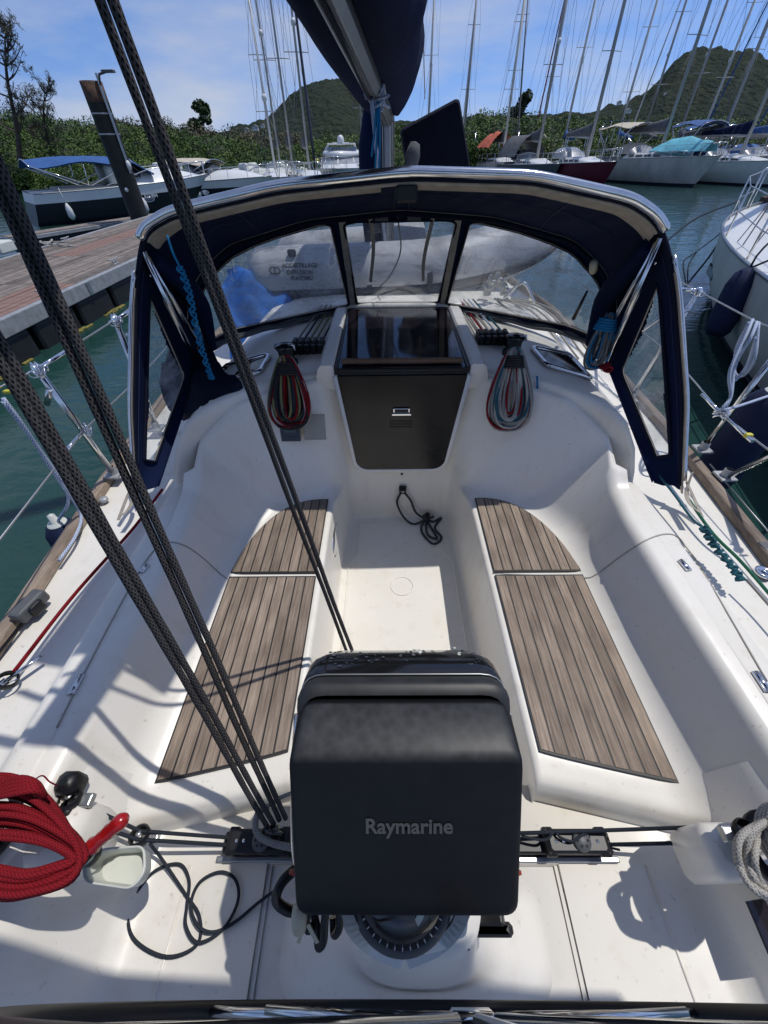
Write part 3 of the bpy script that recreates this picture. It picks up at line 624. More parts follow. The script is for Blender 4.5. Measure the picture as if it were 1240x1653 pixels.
# the pile
pb = at(229, 361, z=DZ-.2); pb = np.array([pb[0], pb[1], WZ-1]); top = at(156, 131, y=pb[1]); hz = top[2]-WZ
t = thing('mooring_pile', (pb[0], pb[1], WZ), 'tall black steel pile with rusty top beside the dock', 'pile')
rp = .30
m = MB(); m.lathe([(rp, 0), (rp, hz+.55), (rp*1.02, hz+.56)], pb, 28); m.build('tube', 'pile', t)
m = MB(); m.lathe([(rp*1.0, hz+.555), (rp*1.0, hz+.56), (rp*1.01, hz+1.0), (rp*.93, hz+1.0), (rp*.93, hz+.7)], pb, 28); m.build('rusty_collar', 'rust', t)
for q in (.78, .90, .45): m = MB(); m.lathe([(rp*1.01, -.02), (rp*1.035, -.015), (rp*1.035, .015), (rp*1.01, .02)], pb+np.array([0, 0, 1+hz*q-.3]), 28); m.build('strap', 'alu', t) if q > .5 else None
zt = WZ+hz
m = MB(); m.box((pb[0]+rp+.02, pb[1]-.15, zt-.95), (.05, .05, 2.2)); m.build('lamp_bracket', 'alu', t)
m = MB(); m.tube([(pb[0]+rp+.02, pb[1]-.15, zt-.1), (pb[0]+rp+.10, pb[1]-.15, zt+.12), (pb[0]+rp+.42, pb[1]-.2, zt+.18)], .03, 8)
m.box((pb[0]+rp+.42, pb[1]-.2, zt+.17), (.35, .16, .06), bev=.01); m.build('lamp_head', 'greypl', t)
m = MB(); m.lathe([(.0, -.12), (.06, -.1), (.07, .0), (.05, .1), (.0, .12)], (pb[0]+rp+.06, pb[1]-.2, zt-1.85), 10); m.build('conduit_cap', 'white', t)
m = MB(); m.lathe([(.0, .03), (.05, .02), (.06, 0)], (pb[0]+.05, pb[1]-rp, DZ+.75), 10, axis=(0.1, -1, 0)); m.build('reflector', 'white', t)

# ================================================================== BOATS
class LowFrame:
    """a boat frame whose superstructure is squat"""
    def __init__(s, f): s.f = f; s.M = f.M; s.h = f.h; s.l = f.l
    def __call__(s, x, y, z): return s.f(x, y, z if z < 1.9 else 1.25+(z-2.25)*.50)
class Frame:
    """boat axes: x forward, y to port, z up from the water"""
    def __init__(s, origin, head):
        h = np.array([head[0], head[1], 0.0]); h /= np.linalg.norm(h); s.o = np.array([origin[0], origin[1], WZ]); s.h = h; s.l = np.array([-h[1], h[0], 0]); s.M = np.array([h, s.l, [0, 0, 1]]).T
    def __call__(s, x, y, z): return s.o+s.h*x+s.l*y+np.array([0, 0, z])
def hull_fn(L, B, fb, fbs=None, fullness=1.0, stern=.72, rake=.10):
    """returns half beam b(s), sheer z(s), x(s,z) for s 0 stern .. 1 bow; origin at mid length"""
    fbs = fbs if fbs else fb*.82
    def b(s): return B/2*(stern+(1-stern)*math.sin(min(s/.45, 1)*math.pi/2)) if s < .45 else B/2*max(1-((s-.45)/.55)**(2.2*fullness), 0)**.9
    def z(s): return fbs+(fb-fbs)*s**1.6
    return b, z
def hull(L, B, fb, fr, matn, parent, stripe=None, name='hull', fbs=None, fullness=1.0, stern=.72, rake=.10, n=22, anti=True, two=None):
    b, z = hull_fn(L, B, fb, fbs, fullness, stern)
    prof = [(-.55, .25), (-.25, .62), (.02, .80), (.16, .86), (.45, .95), (.70, .985), (1.0, 1.0)]
    rows = []
    for i in range(n+1):
        s = i/n; bb = max(b(s), .012); zz = z(s); row = []
        for sd in (1, -1):
            pr = prof[::-1] if sd == 1 else prof
            for h, k in pr:
                k2 = lerp(k, k**2.2, s**2); zc = h*zz if h > 0 else h*1.0
                xx = -L/2+L*s*(1-rake*(1-max(h, 0))*s**3) - (0.04*L*(1-s)**8*(1-max(h, 0)))
                row.append(fr(xx, sd*bb*k2, zc))
        rows.append(row)
    m = MB(); 
    if two is None: m.grid(rows); m.add(rows[0], [tuple(range(len(rows[0])))], False); o = m.build(name, matn, parent)
    else:
        lo = [r_[1:-1] for r_ in rows]; m.grid(lo); m.add(lo[0], [tuple(range(len(lo[0])))], False); o = m.build(name, matn, parent)
        for q, nm in ((slice(0, 2), 'port'), (slice(-2, None), 'star')): m2 = MB(); m2.grid([r_[q] for r_ in rows]); m2.build('topside', two, parent)
        m2 = MB(); m2.add([rows[0][0], rows[0][1], rows[0][-2], rows[0][-1]], [(0, 1, 2, 3)], False); m2.build('transom', two, parent)
    # deck
    m = MB(); m.grid([[fr(-L/2+L*i/n, max(b(i/n), .012)*k, z(i/n)-.01+.04*(1-k*k)) for k in np.linspace(-1, 1, 7)] for i in range(n+1)]); m.build('deck', 'white', parent)
    # rub rail / toe rail
    m = MB()
    for sd in (1, -1): m.tube([fr(-L/2+L*i/n, sd*max(b(i/n), .012), z(i/n)+.015) for i in range(n+1)], .022, 5)
    m.build('toe_rail', 'alu', parent)
    if anti:
        rr = []
        for i in range(n+1):
            s = i/n; bb = max(b(s), .012); zz = z(s); row = []
            for sd in (1, -1):
                pts = [(.0, .80), (.09, .835)]; 
                for h, k in (pts[::-1] if sd == 1 else pts):
                    k2 = lerp(k, k**2.2, s**2); xx = -L/2+L*s*(1-rake*(1-max(h, 0))*s**3)-(0.04*L*(1-s)**8*(1-max(h, 0)))
                    row.append(fr(xx+.002, sd*(bb*k2+.008), h*zz))
            rr.append(row)
        for q in ((0, 1), (2, 3)): m = MB(); m.grid([[r_[q[0]], r_[q[1]]] for r_ in rr]); m.build('boot_stripe', stripe or 'antifoul', parent)
    return b, z
def rails(fr, L, b, z, parent, h=.6, step=1.6, bow=True):
    m = MB(); n = int(L/step); pts = {1: [], -1: []}
    for i in range(1, n+1):
        s = i/(n+.6)
        for sd in (1, -1):
            p = fr(-L/2+L*s, sd*(b(s)-.04), z(s)); q = p+np.array([0, 0, h]); m2 = MB(); m2.tube([p, q], .014, 5); m2.build('stanchion', 'steel', parent); pts[sd].append(q)
    for sd in (1, -1): m.tube(pts[sd]+[fr(L/2*.97, sd*.15, z(1)+h)], .009, 4); m.tube([q-np.array([0, 0, h*.48]) for q in pts[sd]], .007, 4)
    m.build('lifeline', 'wire', parent)
    if bow:
        m = MB(); e = L/2
        for sd in (1, -1):
            s1 = .9; m.tube([fr(-L/2+L*s1, sd*b(s1), z(s1)), fr(-L/2+L*s1, sd*b(s1), z(s1)+h), fr(e*.98, sd*.18, z(1)+h+.04), fr(e*1.0, sd*.05, z(1))], .02, 6)
        m.tube([fr(e*.98, .18, z(1)+h+.04), fr(e*.98, -.18, z(1)+h+.04)], .02, 6); m.build('pulpit', 'steel', parent)
def rig(fr, L, b, z, parent, xm, H, mastm='masta', rake=.035, sailm='greycanvas', r_=.115, boom=True, spread=(.38, .70), furl=None, bag=True):
    zd = z(.6)+.35; base = fr(xm, 0, zd); top = fr(xm-H*rake, 0, zd+H); m = MB(); m.tube([base, top], [r_, r_*.8], 10); m.build('mast', mastm, parent)
    for q in spread:
        c = base+(top-base)*q; w_ = L*.085*(1.1-q*.5); m = MB(); m.tube([c-fr.l*w_-fr.h*.1, c, c+fr.l*w_-fr.h*.1], .022, 5); m.build('spreader', mastm, parent)
    m = MB()
    c1, c2 = base+(top-base)*spread[0], base+(top-base)*spread[1]
    for sd in (1, -1):
        ch = fr(xm-.2, sd*b(.58)*.92, z(.58)); s1 = c1+fr.l*sd*L*.085*(1.1-spread[0]*.5)-fr.h*.1; s2 = c2+fr.l*sd*L*.085*(1.1-spread[1]*.5)-fr.h*.1
        m.tube([ch, s1, s2, top], .010, 3); m.tube([ch-fr.h*.4, c1], .008, 3); m.tube([ch+fr.h*.3, c1], .008, 3); m.tube([s1, c2], .008, 3)
    m.tube([fr(-L/2*.96, 0, z(0)), top], .010, 3); m.tube([fr(L/2*.97, 0, z(1)), top], .011, 3); m.build('rigging', 'rig', parent)
    if furl: m = MB(); P0 = fr(L/2*.955, 0, z(1)+.35); m.tube([P0, P0+(top-P0)*.1, P0+(top-P0)*.5, P0+(top-P0)*.97], [.05, .085, .065, .03], 8); m.build('furled_genoa', furl, parent)
    # masthead gear
    m = MB(); m.tube([top, top+np.array([0, 0, .5])], .01, 4); m.tube([top+fr.h*.3, top-fr.h*.35], .012, 4); m.build('masthead_gear', 'rig', parent)
    m = MB(); d_ = base+(top-base)*.46+fr.h*.12; m.lathe([(.0, .16), (.12, .12), (.15, 0), (.12, -.12), (.0, -.16)], d_, 10); 
    if random.random() < .45: m.build('radar_dome', 'white', parent)
    if boom:
        bl = L*.36; zb = zd+.95; bm = MB(); bm.tube([fr(xm-.12, 0, zb), fr(xm-bl, 0, zb+.12)], .075, 8); bm.build('boom', mastm, parent)
        if bag:
            rows = []
            for i in range(12):
                q = i/11; x = xm-.1-bl*q; hh = lerp(.75, .22, q**.7); w_ = lerp(.20, .11, q)*(1+.1*math.sin(i*2.1)); rows.append([fr(x, math.sin(a)*w_, zb+.05+hh*.5+math.cos(a)*hh*.5) for a in np.linspace(0, 6.283, 12, endpoint=False)])
            bm = MB(); bm.grid(rows, closed_u=True); bm.add(rows[0], [tuple(range(12))]); bm.add(rows[-1], [tuple(range(12))]); bm.build('sail_cover', sailm, parent)
def cabin(fr, L, b, z, parent, x0, x1, h, wfrac=.62, win=4, matn='white', front=.5):
    """coachroof with a window strip each side"""
    rows = []; n = 14
    for i in range(n+1):
        q = i/n; x = lerp(x0, x1, q); s = (x+L/2)/L; hh = h*min(1, (1-q)*n/ (n*front)*1.0+.12, q*n/1.0+.02) ; w_ = b(s)*wfrac*(1-.12*q); zz = z(s)
        rows.append([fr(x, y*w_, zz+k*hh) for y, k in ((-1.05, 0), (-1, .55), (-.88, .92), (-.5, 1.05), (0, 1.1), (.5, 1.05), (.88, .92), (1, .55), (1.05, 0))])
    m = MB(); m.grid(rows); m.add(rows[0], [tuple(range(9))], False); m.add(rows[-1], [tuple(range(9))], False); m.build('coachroof', matn, parent)
    for sd in (1, -1):
        for k in range(win):
            q = .12+.62*k/win; x = lerp(x0, x1, q); x2 = x+(x1-x0)*.62/win*.72; s = (x+L/2)/L; hh = h*min(1, (1-q)/front+.12); w_ = b(s)*wfrac*(1-.12*q); zz = z(s)
            m = MB(); s2 = (x2+L/2)/L; q2 = (x2-x0)/(x1-x0); hh2 = h*min(1, (1-q2)/front+.12); w2 = b(s2)*wfrac*(1-.12*q2)
            m.prism([fr(x, sd*(w_*1.03), zz+.26*hh), fr(x2, sd*(w2*1.03), z(s2)+.26*hh2), fr(x2, sd*(w2*1.0), z(s2)+.62*hh2), fr(x, sd*(w_*1.0), zz+.62*hh)], .03, fr.l*sd); m.build('window', 'glass', parent)
def sprayhood_small(fr, z0, x, w_, h, parent, cloth, wins=True, L_=1.3):
    rows = []; n = 14
    for k, (dx, hz) in enumerate(((L_*.75, .05), (L_*.35, .72), (.0, 1.0), (-L_*.5, .98))):
        rows.append([fr(x+dx, math.cos(a)*w_*(1 if k else .95), z0+max(math.sin(a), 0)**.6*h*hz) for a in np.linspace(0, math.pi, n)])
    m = MB(); m.grid(rows[1:]); m.build('canvas', cloth, parent); m = MB(); m.grid(rows[:2]); m.build('vinyl_window', 'bimwin', parent)
    m = MB(); m.tube(rows[1], .02, 5); m.tube(rows[3], .02, 5); m.build('frame', 'steel', parent)
def bimini(fr, x0, x1, w_, z0, zt, parent, cloth, arch=.25):
    rows = [[fr(x, y*w_, zt+arch*(1-y*y)-.06*math.cos(q*6.28)+.03*math.sin(q*9+y*3)) for y in np.linspace(-1, 1, 9)] for q, x in [(i/8, lerp(x0, x1, i/8)) for i in range(9)]]
    m = MB(); m.grid(rows); m.grid([[p-np.array([0, 0, .035]) for p in r_] for r_ in rows]); m.build('canopy', cloth, parent)
    m = MB()
    for sd in (-1, 1):
        xm = (x0+x1)/2
        for xa, xb in ((x0, xm), (x1, xm), (xm, xm-.1), (x0, x0*.2+xm*.8)): m.tube([fr(xa, sd*w_, zt), fr(xb, sd*w_*.98, z0)], .022, 6)
    for x in (x0, (x0+x1)/2, x1): m.tube([fr(x, y*w_, zt+arch*(1-y*y)-.03) for y in np.linspace(-1, 1, 9)], .022, 6)
    m.build('frame', 'steel', parent)

def sailboat(bowpx, head, L, B, fb, hm, label, H=12, mastm='masta', sailm='greycanvas', hood='greycanvas', furl=None, xm=None, win=4, boomb=True, extras=(), group='sailing boats moored along the far pontoon', two=None, rake=.035, cab=.34, stripe=None, bowat=None, small=False, spread=(.38, .70), mr=.115):
    bow = bowat if bowat is not None else at(bowpx[0], bowpx[1], z=WZ); h = np.array([head[0], head[1], 0.]); h /= np.linalg.norm(h)
    c = bow-h*L*.46; fr = Frame(c, h); t = thing('moored_sailboat', (c[0], c[1], WZ), label, 'sailboat', group)
    b, z = hull(L, B, fb, fr, hm, t, stripe=stripe, n=20, two=two)
    xm = L*.08 if xm is None else xm
    cabin(fr, L, b, z, t, -L*.16, L*.28, cab, win=win)
    m = MB(); m.box(fr(-L*.31, 0, z(.2)+.04), (L*.24, b(.2)*1.1, .12), fr.M, bev=.03); m.build('cockpit_well', 'greypl', t)
    if hood: sprayhood_small(fr, z(.35)+cab*.8, -L*.15, b(.35)*.62, .62, t, hood)
    rig(fr, L, b, z, t, xm, H, mastm, r_=mr, sailm=sailm, furl=furl, boom=boomb, rake=rake, spread=spread)
    rails(fr, L, b, z, t)
    m = MB(); m.lathe([(.02, .33), (.1, .27), (.13, .1), (.13, -.2), (.08, -.3), (.0, -.32)], fr(L*.12, b(.62)+.15, z(.6)-.45), 10); m.tube([fr(L*.12, b(.62)+.15, z(.6)-.12), fr(L*.12, b(.62)-.03, z(.6)+.3)], .01, 4); m.build('fender', random.choice(['hulldark', 'navyfender', 'white']), t)
    if 'bimini' in extras: bimini(fr, -L*.46, -L*.2, b(.2)*.85, z(.2)+.3, z(.2)+2.0, t, 'bluecanvas')
    if 'creambimini' in extras: bimini(fr, -L*.44, -L*.12, b(.2)*.85, z(.2)+.3, z(.2)+1.75, t, 'creamcanvas')
    if 'solar' in extras: m = MB(); m.box(fr(-L*.42, 0, z(0)+2.2), (.9, 1.6, .05), fr.M); m.build('solar_panel', 'lcd', t); [MB().tube([fr(-L*.45, k*.9, z(0)), fr(-L*.45, k*.85, z(0)+2.15), fr(-L*.38, k*.85, z(0)+2.15), fr(-L*.38, k*.9, z(0))], .025, 6).build('stern_arch', 'steel', t) for k in (-1, 1)]
    return t, fr, b, z

# --- right hand row, bows towards us
t, fr, b, z = sailboat((826, 290), (.12, -1), 8.2, 2.8, 1.15, 'hullwhite', 'white sailboat with orange awning over its boom, furthest left of the row', H=11, mastm='mastw', hood=None, sailm='greycanvas', furl='greycanvas')
rows = [[fr(lerp(-3.4, .2, i/8), y*1.25, 2.05+.95*(1-abs(y)**1.6)*(1-.25*math.sin(i*1.3)*.4)+.05*math.sin(i*2+y*4)) for y in np.linspace(-1, 1, 13)] for i in range(9)]
aw = MB(); aw.grid(rows); aw.grid([[p-np.array([0, 0, .03]) for p in r_] for r_ in rows]); tag(aw.build('awning', 'orange'), 'faded orange awning draped over the boom of the leftmost white sailboat', 'awning')
t, fr, b, z = sailboat((893, 300), (.16, -1), 9.2, 3.0, 1.2, 'hullgrey', 'grey hulled sailboat under a grey cockpit tent, left of the wine red hull', H=12.5, hood='greycanvas', sailm='greycanvas')
rows = [[fr(lerp(-4.2, -.6, i/6), y*1.3, 1.5+1.25*(1-abs(y)**2.2)) for y in np.linspace(-1, 1, 11)] for i in range(7)]
aw = MB(); aw.grid(rows); aw.grid([[p-np.array([0, 0, .03]) for p in r_] for r_ in rows]); tag(aw.build('cockpit_tent', 'greycanvas'), 'grey tent over the cockpit of the grey hulled sailboat', 'tent')
sailboat((978, 305), (.22, -1), 8.6, 3.0, 1.35, 'hullwine', 'sailboat with a wine red hull and white deck, small white sprayhood', H=12.5, hood='bimwin', mastm='masta', xm=.9)
t, fr, b, z = sailboat((1133, 302), (.33, -1), 11.0, 3.5, 1.55, 'hullwhite', 'large dirty white sailboat with cream bimini and pale blue foredeck awning', H=14, hood='creamcanvas', extras=('creambimini', 'solar'), mastm='masta', xm=.6)
rows = []
for i in range(9):
    q = i/8; x = lerp(.9, 4.6, q); rows.append([fr(x, y*lerp(1.35, .55, q), 2.0+.75*(1-abs(y)**1.3)*math.sin(min(q*2.2+.25, 1.57))*(1-q*.75)-.25*abs(y)**2+.04*math.sin(i*1.9)) for y in np.linspace(-1, 1, 13)])
aw = MB(); aw.grid(rows); aw.grid([[p-np.array([0, 0, .03]) for p in r_] for r_ in rows]); tag(aw.build('awning', 'cyan'), 'pale blue awning pitched over the foredeck of the large white sailboat', 'awning')
sailboat((1212, 296), (.30, -1), 10.2, 3.3, 1.3, 'hullwhite', 'white sailboat with streaked hull just right of the boat with the blue awning', H=13.5, hood='greycanvas', mastm='masta', furl='white', extras=())
sailboat((1262, 302), (.30, -1), 10.2, 3.3, 1.3, 'white', 'clean white sailboat with navy sail cover, second right of the boat with the blue awning', H=13.5, hood='navy', sailm='navy', furl='bluecanvas', extras=('bimini',))
sailboat((1330, 300), (.28, -1), 10.5, 3.4, 1.35, 'white', 'white sailboat mostly hidden behind the near right bow', H=14, hood='bluecanvas', sailm='bluecanvas', furl='white')
# --- second row behind them, bows away
k = 0
for px, Y, H, mm, L, lab in ((905, 53, 14, 'mastw', 10, 'sailboat behind with a tall bright white mast, above the wine red hull'), (812, 56, 12, 'masta', 9, 'sailboat behind the orange awning with a dull thin mast'), (985, 54, 13, 'mastw', 10, 'sailboat behind the cream bimini with a white mast'), (1025, 57, 15, 'masta', 10.5, 'sailboat behind with a grey mast above the cream bimini'),
        (1085, 53, 14, 'masta', 10, 'sailboat behind with a grey mast rising left of the blue awning peak'), (1118, 52, 13, 'mastw', 10, 'sailboat behind whose white mast stands above the blue awning bow end'), (1150, 54, 15, 'mastw', 11, 'sailboat behind with yellowed white mast, right of the blue awning'), (1190, 52, 13, 'masta', 10, 'sailboat behind with grey mast at upper right below the hill tower'),
        (1232, 53, 14, 'masta', 10, 'sailboat behind with grey mast near the right picture edge'), (865, 58, 15, 'masta', 10, 'sailboat behind with grey mast, above the grey cockpit tent'), (744, 58, 13, 'masta', 9, 'sailboat just right of the navy headsail bag with thin grey mast'), (690, 60, 15, 'mastw', 10, 'sailboat with white mast partly hidden by the navy sail cover'), (1285, 54, 14, 'masta', 10, 'sailboat behind at the extreme right')):
    p = at(px, 262, y=Y); h = np.array([.1, 1., 0]); h /= np.linalg.norm(h); bw = p+h*L*.42; bw[2] = WZ
    sailboat(None, (.1+random.uniform(-.05, .05), 1), L, 3.2, 1.2, random.choice(['white', 'hullwhite', 'white', 'hullgrey']), lab, H=H, mastm=mm, hood=random.choice(['navy', 'greycanvas', 'bluecanvas', None]), sailm=random.choice(['navy', 'greycanvas', 'creamcanvas', 'bluecanvas']), bowat=bw, furl=random.choice([None, 'white', 'bluecanvas', 'redplain' if px == 865 else None]), win=3, rake=random.choice([-.03, -.02, .0]), group='sailing boats in the row behind', extras=random.choice([(), ('bimini',), ('solar',)]), spread=random.choice([(.38, .7), (.33, .63), (.5, .78)]))
# --- left of the mast: small group in front of the mangroves
for px, Y, H, mm, lab, L in ((446, 33, 6.8, 'mastw', 'small sailboat with short white mast whose top is in view', 7.5), (474, 36, 13, 'masta', 'grey masted sailboat left of the flybridge motor yacht', 9), (500, 34, 13, 'masta', 'sailboat with furled sail and red and blue ties on its forestay', 9), (585, 52, 9.5, 'masta', 'sailboat with visible masthead spreaders in front of the conical hill', 9), (455, 40, 14, 'masta', 'sailboat with tall thin mast behind the short white mast', 9.5)):
    p = at(px, 285, y=Y); bw = p.copy(); bw[2] = WZ; bw += np.array([.25, -1, 0])*L*.4
    sailboat(None, (.25, -1), L, 2.7, 1.0, 'white', lab, H=H, mastm=mm, hood=None, sailm='greycanvas', bowat=bw, furl='hulldark' if px == 500 else None, boomb=px != 446, win=2, rake=.01, group='sailing boats moored left of the mast', cab=.25, mr=.07)

# ------------------------------------------------------------------ motor boats
def sportboat(frp, head, L, B, fb, label, top, lower='hulldark', upper='white', screen=True, name='motor_boat', group='motor boats on the left', number=None):
    h = np.array([head[0], head[1], 0.]); h /= np.linalg.norm(h); c = frp; fr = Frame(c, h); t = thing(name, (c[0], c[1], WZ), label, 'motor boat', group)
    b, z = hull(L, B, fb, fr, lower, t, fbs=fb*.78, stern=.86, fullness=1.15, rake=.16, two=upper, anti=False)
    # moulded foredeck and cabin hump
    rows = []
    for i in range(15):
        q = i/14; x = lerp(-L*.02, L*.44, q); s = (x+L/2)/L; w_ = b(s)*.86; hh = .42*fb/1.2*math.sin(min(1, (1-q)*1.5+.05)*1.57)*(1 if i else .9)
        rows.append([fr(x, y*w_, z(s)+max(1-abs(y)**2.6, 0)*hh) for y in np.linspace(-1, 1, 11)])
    m = MB(); m.grid(rows); m.build('foredeck', 'white', t)
    for sd in (1, -1):
        m = MB(); rr = [fr(L*(.04+.030*math.cos(a)), sd*(b(.53)*.985+.02), z(.5)*.55+.08*math.sin(a)*1.1) for a in np.linspace(0, 6.28, 14, endpoint=False)]; m.tube(rr, .018, 5, closed=True); m.prism(rr, .012, fr.l*sd); m.build('porthole', 'chrome', t)
    m = MB(); m.box(fr(-L*.2, 0, z(.3)+.03), (L*.34, b(.3)*1.55, .10), fr.M, bev=.03); m.build('cockpit_sole', 'blankpanel', t)
    for k in (-.5, .5): m = MB(); m.box(fr(-L*.08, k*b(.4), z(.4)+.42), (.5, .55, .7), fr.M, bev=.1, smooth=True); m.build('seat', 'tray', t)
    m = MB(); m.box(fr(-L*.46, 0, z(0)*.35), (L*.09, b(0)*1.7, .10), fr.M, bev=.03); m.build('swim_platform', 'white', t)
    if screen:
        rows = []
        for k, (dx, hz) in enumerate(((L*.13, 0.3), (L*.04, .95))):
            rows.append([fr(dx-abs(math.cos(a))**2*L*.13, math.cos(a)*b(.5)*.86, z(.5)+.18+hz*.62*(1 if k else .3)) for a in np.linspace(0, math.pi, 15)])
        m = MB(); m.grid(rows); m.build('windscreen', 'glass', t); m = MB(); m.tube(rows[1], .025, 6); m.tube(rows[0], .02, 6)
        for i in (3, 5, 7, 9, 11): m.tube([rows[0][i], rows[1][i]], .016, 5)
        m.build('windscreen_frame', 'steel', t)
    if top == 'blue':
        zt = z(.5)+.74; bimini(fr, -L*.46, L*.02, b(.3)*.86, z(.2)+.15, zt, t, 'bluecanvas', arch=.22)
        rows = [[fr(L*.02+q*L*.10, math.cos(a)*b(.45)*.84, lerp(zt+.2*math.sin(a), z(.5)+.35, q)) for a in np.linspace(.15, math.pi-.15, 13)] for q in np.linspace(0, 1, 5)]
        m = MB(); m.grid(rows); m.build('vinyl_screen', 'bimwin', t); m = MB()
        for i in range(0, 13, 3): m.tube([r_[i] for r_ in rows], .03, 5)
        m.tube(rows[-1], .035, 5); m.build('screen_binding', 'bluecanvas', t)
    if top == 'cream': bimini(fr, -L*.32, L*.06, b(.3)*.84, z(.2)+.2, z(.5)+.72, t, 'creamcanvas', arch=.18)
    if top == 'cover':
        rows = []
        for i in range(17):
            q = i/16; x = lerp(-L*.47, L*.44, q); s = (x+L/2)/L; hh = .75*math.sin(min(q*3+.15, 1.57))*(1-.65*max(q-.35, 0)/.65)+.05*math.sin(i*2.3)
            rows.append([fr(x, y*b(s)*1.03, z(s)-.05+hh*max(1-abs(y)**1.7, 0)+.03*math.sin(y*7+i)) for y in np.linspace(-1, 1, 13)])
        m = MB(); m.grid(rows); m.build('boat_cover', 'tray', t)
    m = MB(); P = []
    for sd in (1, -1):
        P = [fr(-L/2+L*s, sd*(b(s)-.07), z(s)+lerp(.1, .5, min((s-.35)/.25, 1))) for s in np.linspace(.35, .985, 11)]; m.tube(P, .018, 6)
        for i in (2, 4, 6, 8, 10): m.tube([P[i], P[i]-np.array([0, 0, P[i][2]-WZ-z(.35+.635*i/10)])], .014, 5)
    m.tube([fr(-L/2+L*.985, k*(b(.985)-.07), z(1)+.5) for k in (-1, 1)], .018, 6); m.build('bow_rail', 'steel', t)
    for s in (.12, .5):
        f = MB(); f.lathe([(.0, .30), (.05, .26), (.12, .1), (.13, -.15), (.06, -.26), (0, -.27)], fr(-L/2+L*s, b(s)+.13, .42), 10); f.tube([fr(-L/2+L*s, b(s)+.13, .7), fr(-L/2+L*s, b(s)-.02, z(s)+.15)], .01, 4); f.build('fender', 'white', t)
        f = MB(); f.lathe([(.0, .30), (.05, .26), (.12, .1), (.13, -.15), (.06, -.26), (0, -.27)], fr(-L/2+L*s, -b(s)-.13, .42), 10); f.tube([fr(-L/2+L*s, -b(s)-.13, .7), fr(-L/2+L*s, -b(s)+.02, z(s)+.15)], .01, 4); f.build('fender', 'white', t)
    return t, fr, b, z
a = at(52, 366, z=WZ); b_ = at(335, 338, z=WZ); hd = b_-a; L = np.linalg.norm(hd)
t, fr, b, z = sportboat((a+b_)/2+np.array([0, .9, 0]), hd, L*1.03, 2.6, 1.32, 'black and white motor boat with blue bimini behind the dock finger', 'blue')
text_part('FT E21984', .2, fr(.3, -b(.5)*.985-.05, z(.5)*.66), fr.h, (0, 0, 1), 'white', t, lift=.01)
a = at(150, 348, z=WZ); b_ = at(420, 332, z=WZ)
t, fr, b, z = sportboat(at(345, 331, z=WZ)+np.array([-.3, 1.4, 0]), (1, -.25), 7.6, 2.6, 1.15, 'white motor boat with cream canopy just right of the pile', 'cream')
t, fr, b, z = sportboat(at(247, 331, z=WZ)+np.array([.4, 3.2, 0]), (.7, -.6), 6.5, 2.3, 1.15, 'white motor boat with dark red canvas cover, behind the leaning black pile', None, upper='redhull', screen=False)
t, fr, b, z = sportboat(at(410, 314, z=WZ)+np.array([0, 1.5, 0]), (1, -.3), 6.0, 2.3, .95, 'small boat under a crumpled white cover', 'cover', screen=False)
t, fr, b, z = sportboat(at(452, 302, z=WZ)+np.array([0, 2.0, 0]), (1, -.45), 5.6, 2.2, .85, 'white open boat beside the crumpled cover, by the short mast', 'cover', screen=False)
# flybridge yacht, bow on
c = at(553, 301, z=WZ); fr = Frame(c+np.array([-.2, 1.5, 0]), (-.02, -1)); t = thing('flybridge_yacht', (c[0], c[1]+1.5, WZ), 'white flybridge motor yacht with domed radar seen bow on', 'motor yacht')
L, B, fb = 10.0, 3.8, 1.15; b, z = hull(L, B, fb, fr, 'white', t, fullness=1.3, stern=.9, rake=.2)
cabin(fr, L, b, z, t, -L*.3, L*.38, .28, .8, win=0); fr = LowFrame(fr)
rows = [[fr(lerp(2.0, .9, q)-abs(math.cos(a))**2*2.6, math.cos(a)*1.65*(1-.12*q), 2.25+q*.95) for a in np.linspace(0, math.pi, 17)] for q in (0, .5, 1)]
m = MB(); m.grid(rows); m.build('windscreen', 'bimwin', t); m = MB()
for i in range(0, 17, 4): m.tube([r_[i] for r_ in rows], .05, 5)
m.tube(rows[0], .06, 6); m.build('window_frame', 'white', t)
m = MB()
for q, zz in ((0, 3.15), (1, 3.35)): pass
rows = [[fr(1.15-abs(math.cos(a))**2*3.0+dx, math.cos(a)*w_, zz) for a in np.linspace(0, math.pi, 17)] for dx, w_, zz in ((0, 1.55, 3.15), (.15, 1.62, 3.25), (-.3, 1.5, 3.85), (-.5, 1.4, 3.87))]
m.grid(rows); m.grid([[fr(-5, math.cos(a)*1.5, 3.3) for a in np.linspace(0, math.pi, 17)], rows[0]]); m.build('flybridge', 'white', t)
rows = [[fr(.85-abs(math.cos(a))**2*2.0-.3*q, math.cos(a)*1.3, 3.86+.42*q) for a in np.linspace(.2, math.pi-.2, 13)] for q in (0, 1)]; m = MB(); m.grid(rows); m.build('wind_deflector', 'glass', t)
m = MB(); m.box(fr(-1.6, 0, 4.6), (.5, 2.2, .10), fr.M, bev=.04)
for k in (-1, 1): m.tube([fr(-2.0, k*1.3, 3.3), fr(-1.6, k*1.05, 4.6)], .09, 6)
m.build('radar_arch', 'white', t)
m = MB(); m.lathe([(.25, 0), (.27, .08), (.23, .32), (.12, .43), (0, .46)], fr(-1.6, 0, 4.75), 16); m.build('satellite_dome', 'white', t)
m = MB(); m.box(fr(-1.5, 0, 4.7), (.2, 1.3, .1), fr.M, bev=.03); m.build('radar_scanner', 'white', t)
rails(fr, L, b, z, t, h=.6)
m = MB(); m.tube([at(573, 278, y=c[1]+4), at(587, 248, y=c[1]+4.2)], .09, 6); m.build('red_ensign_roll', 'redplain', t)
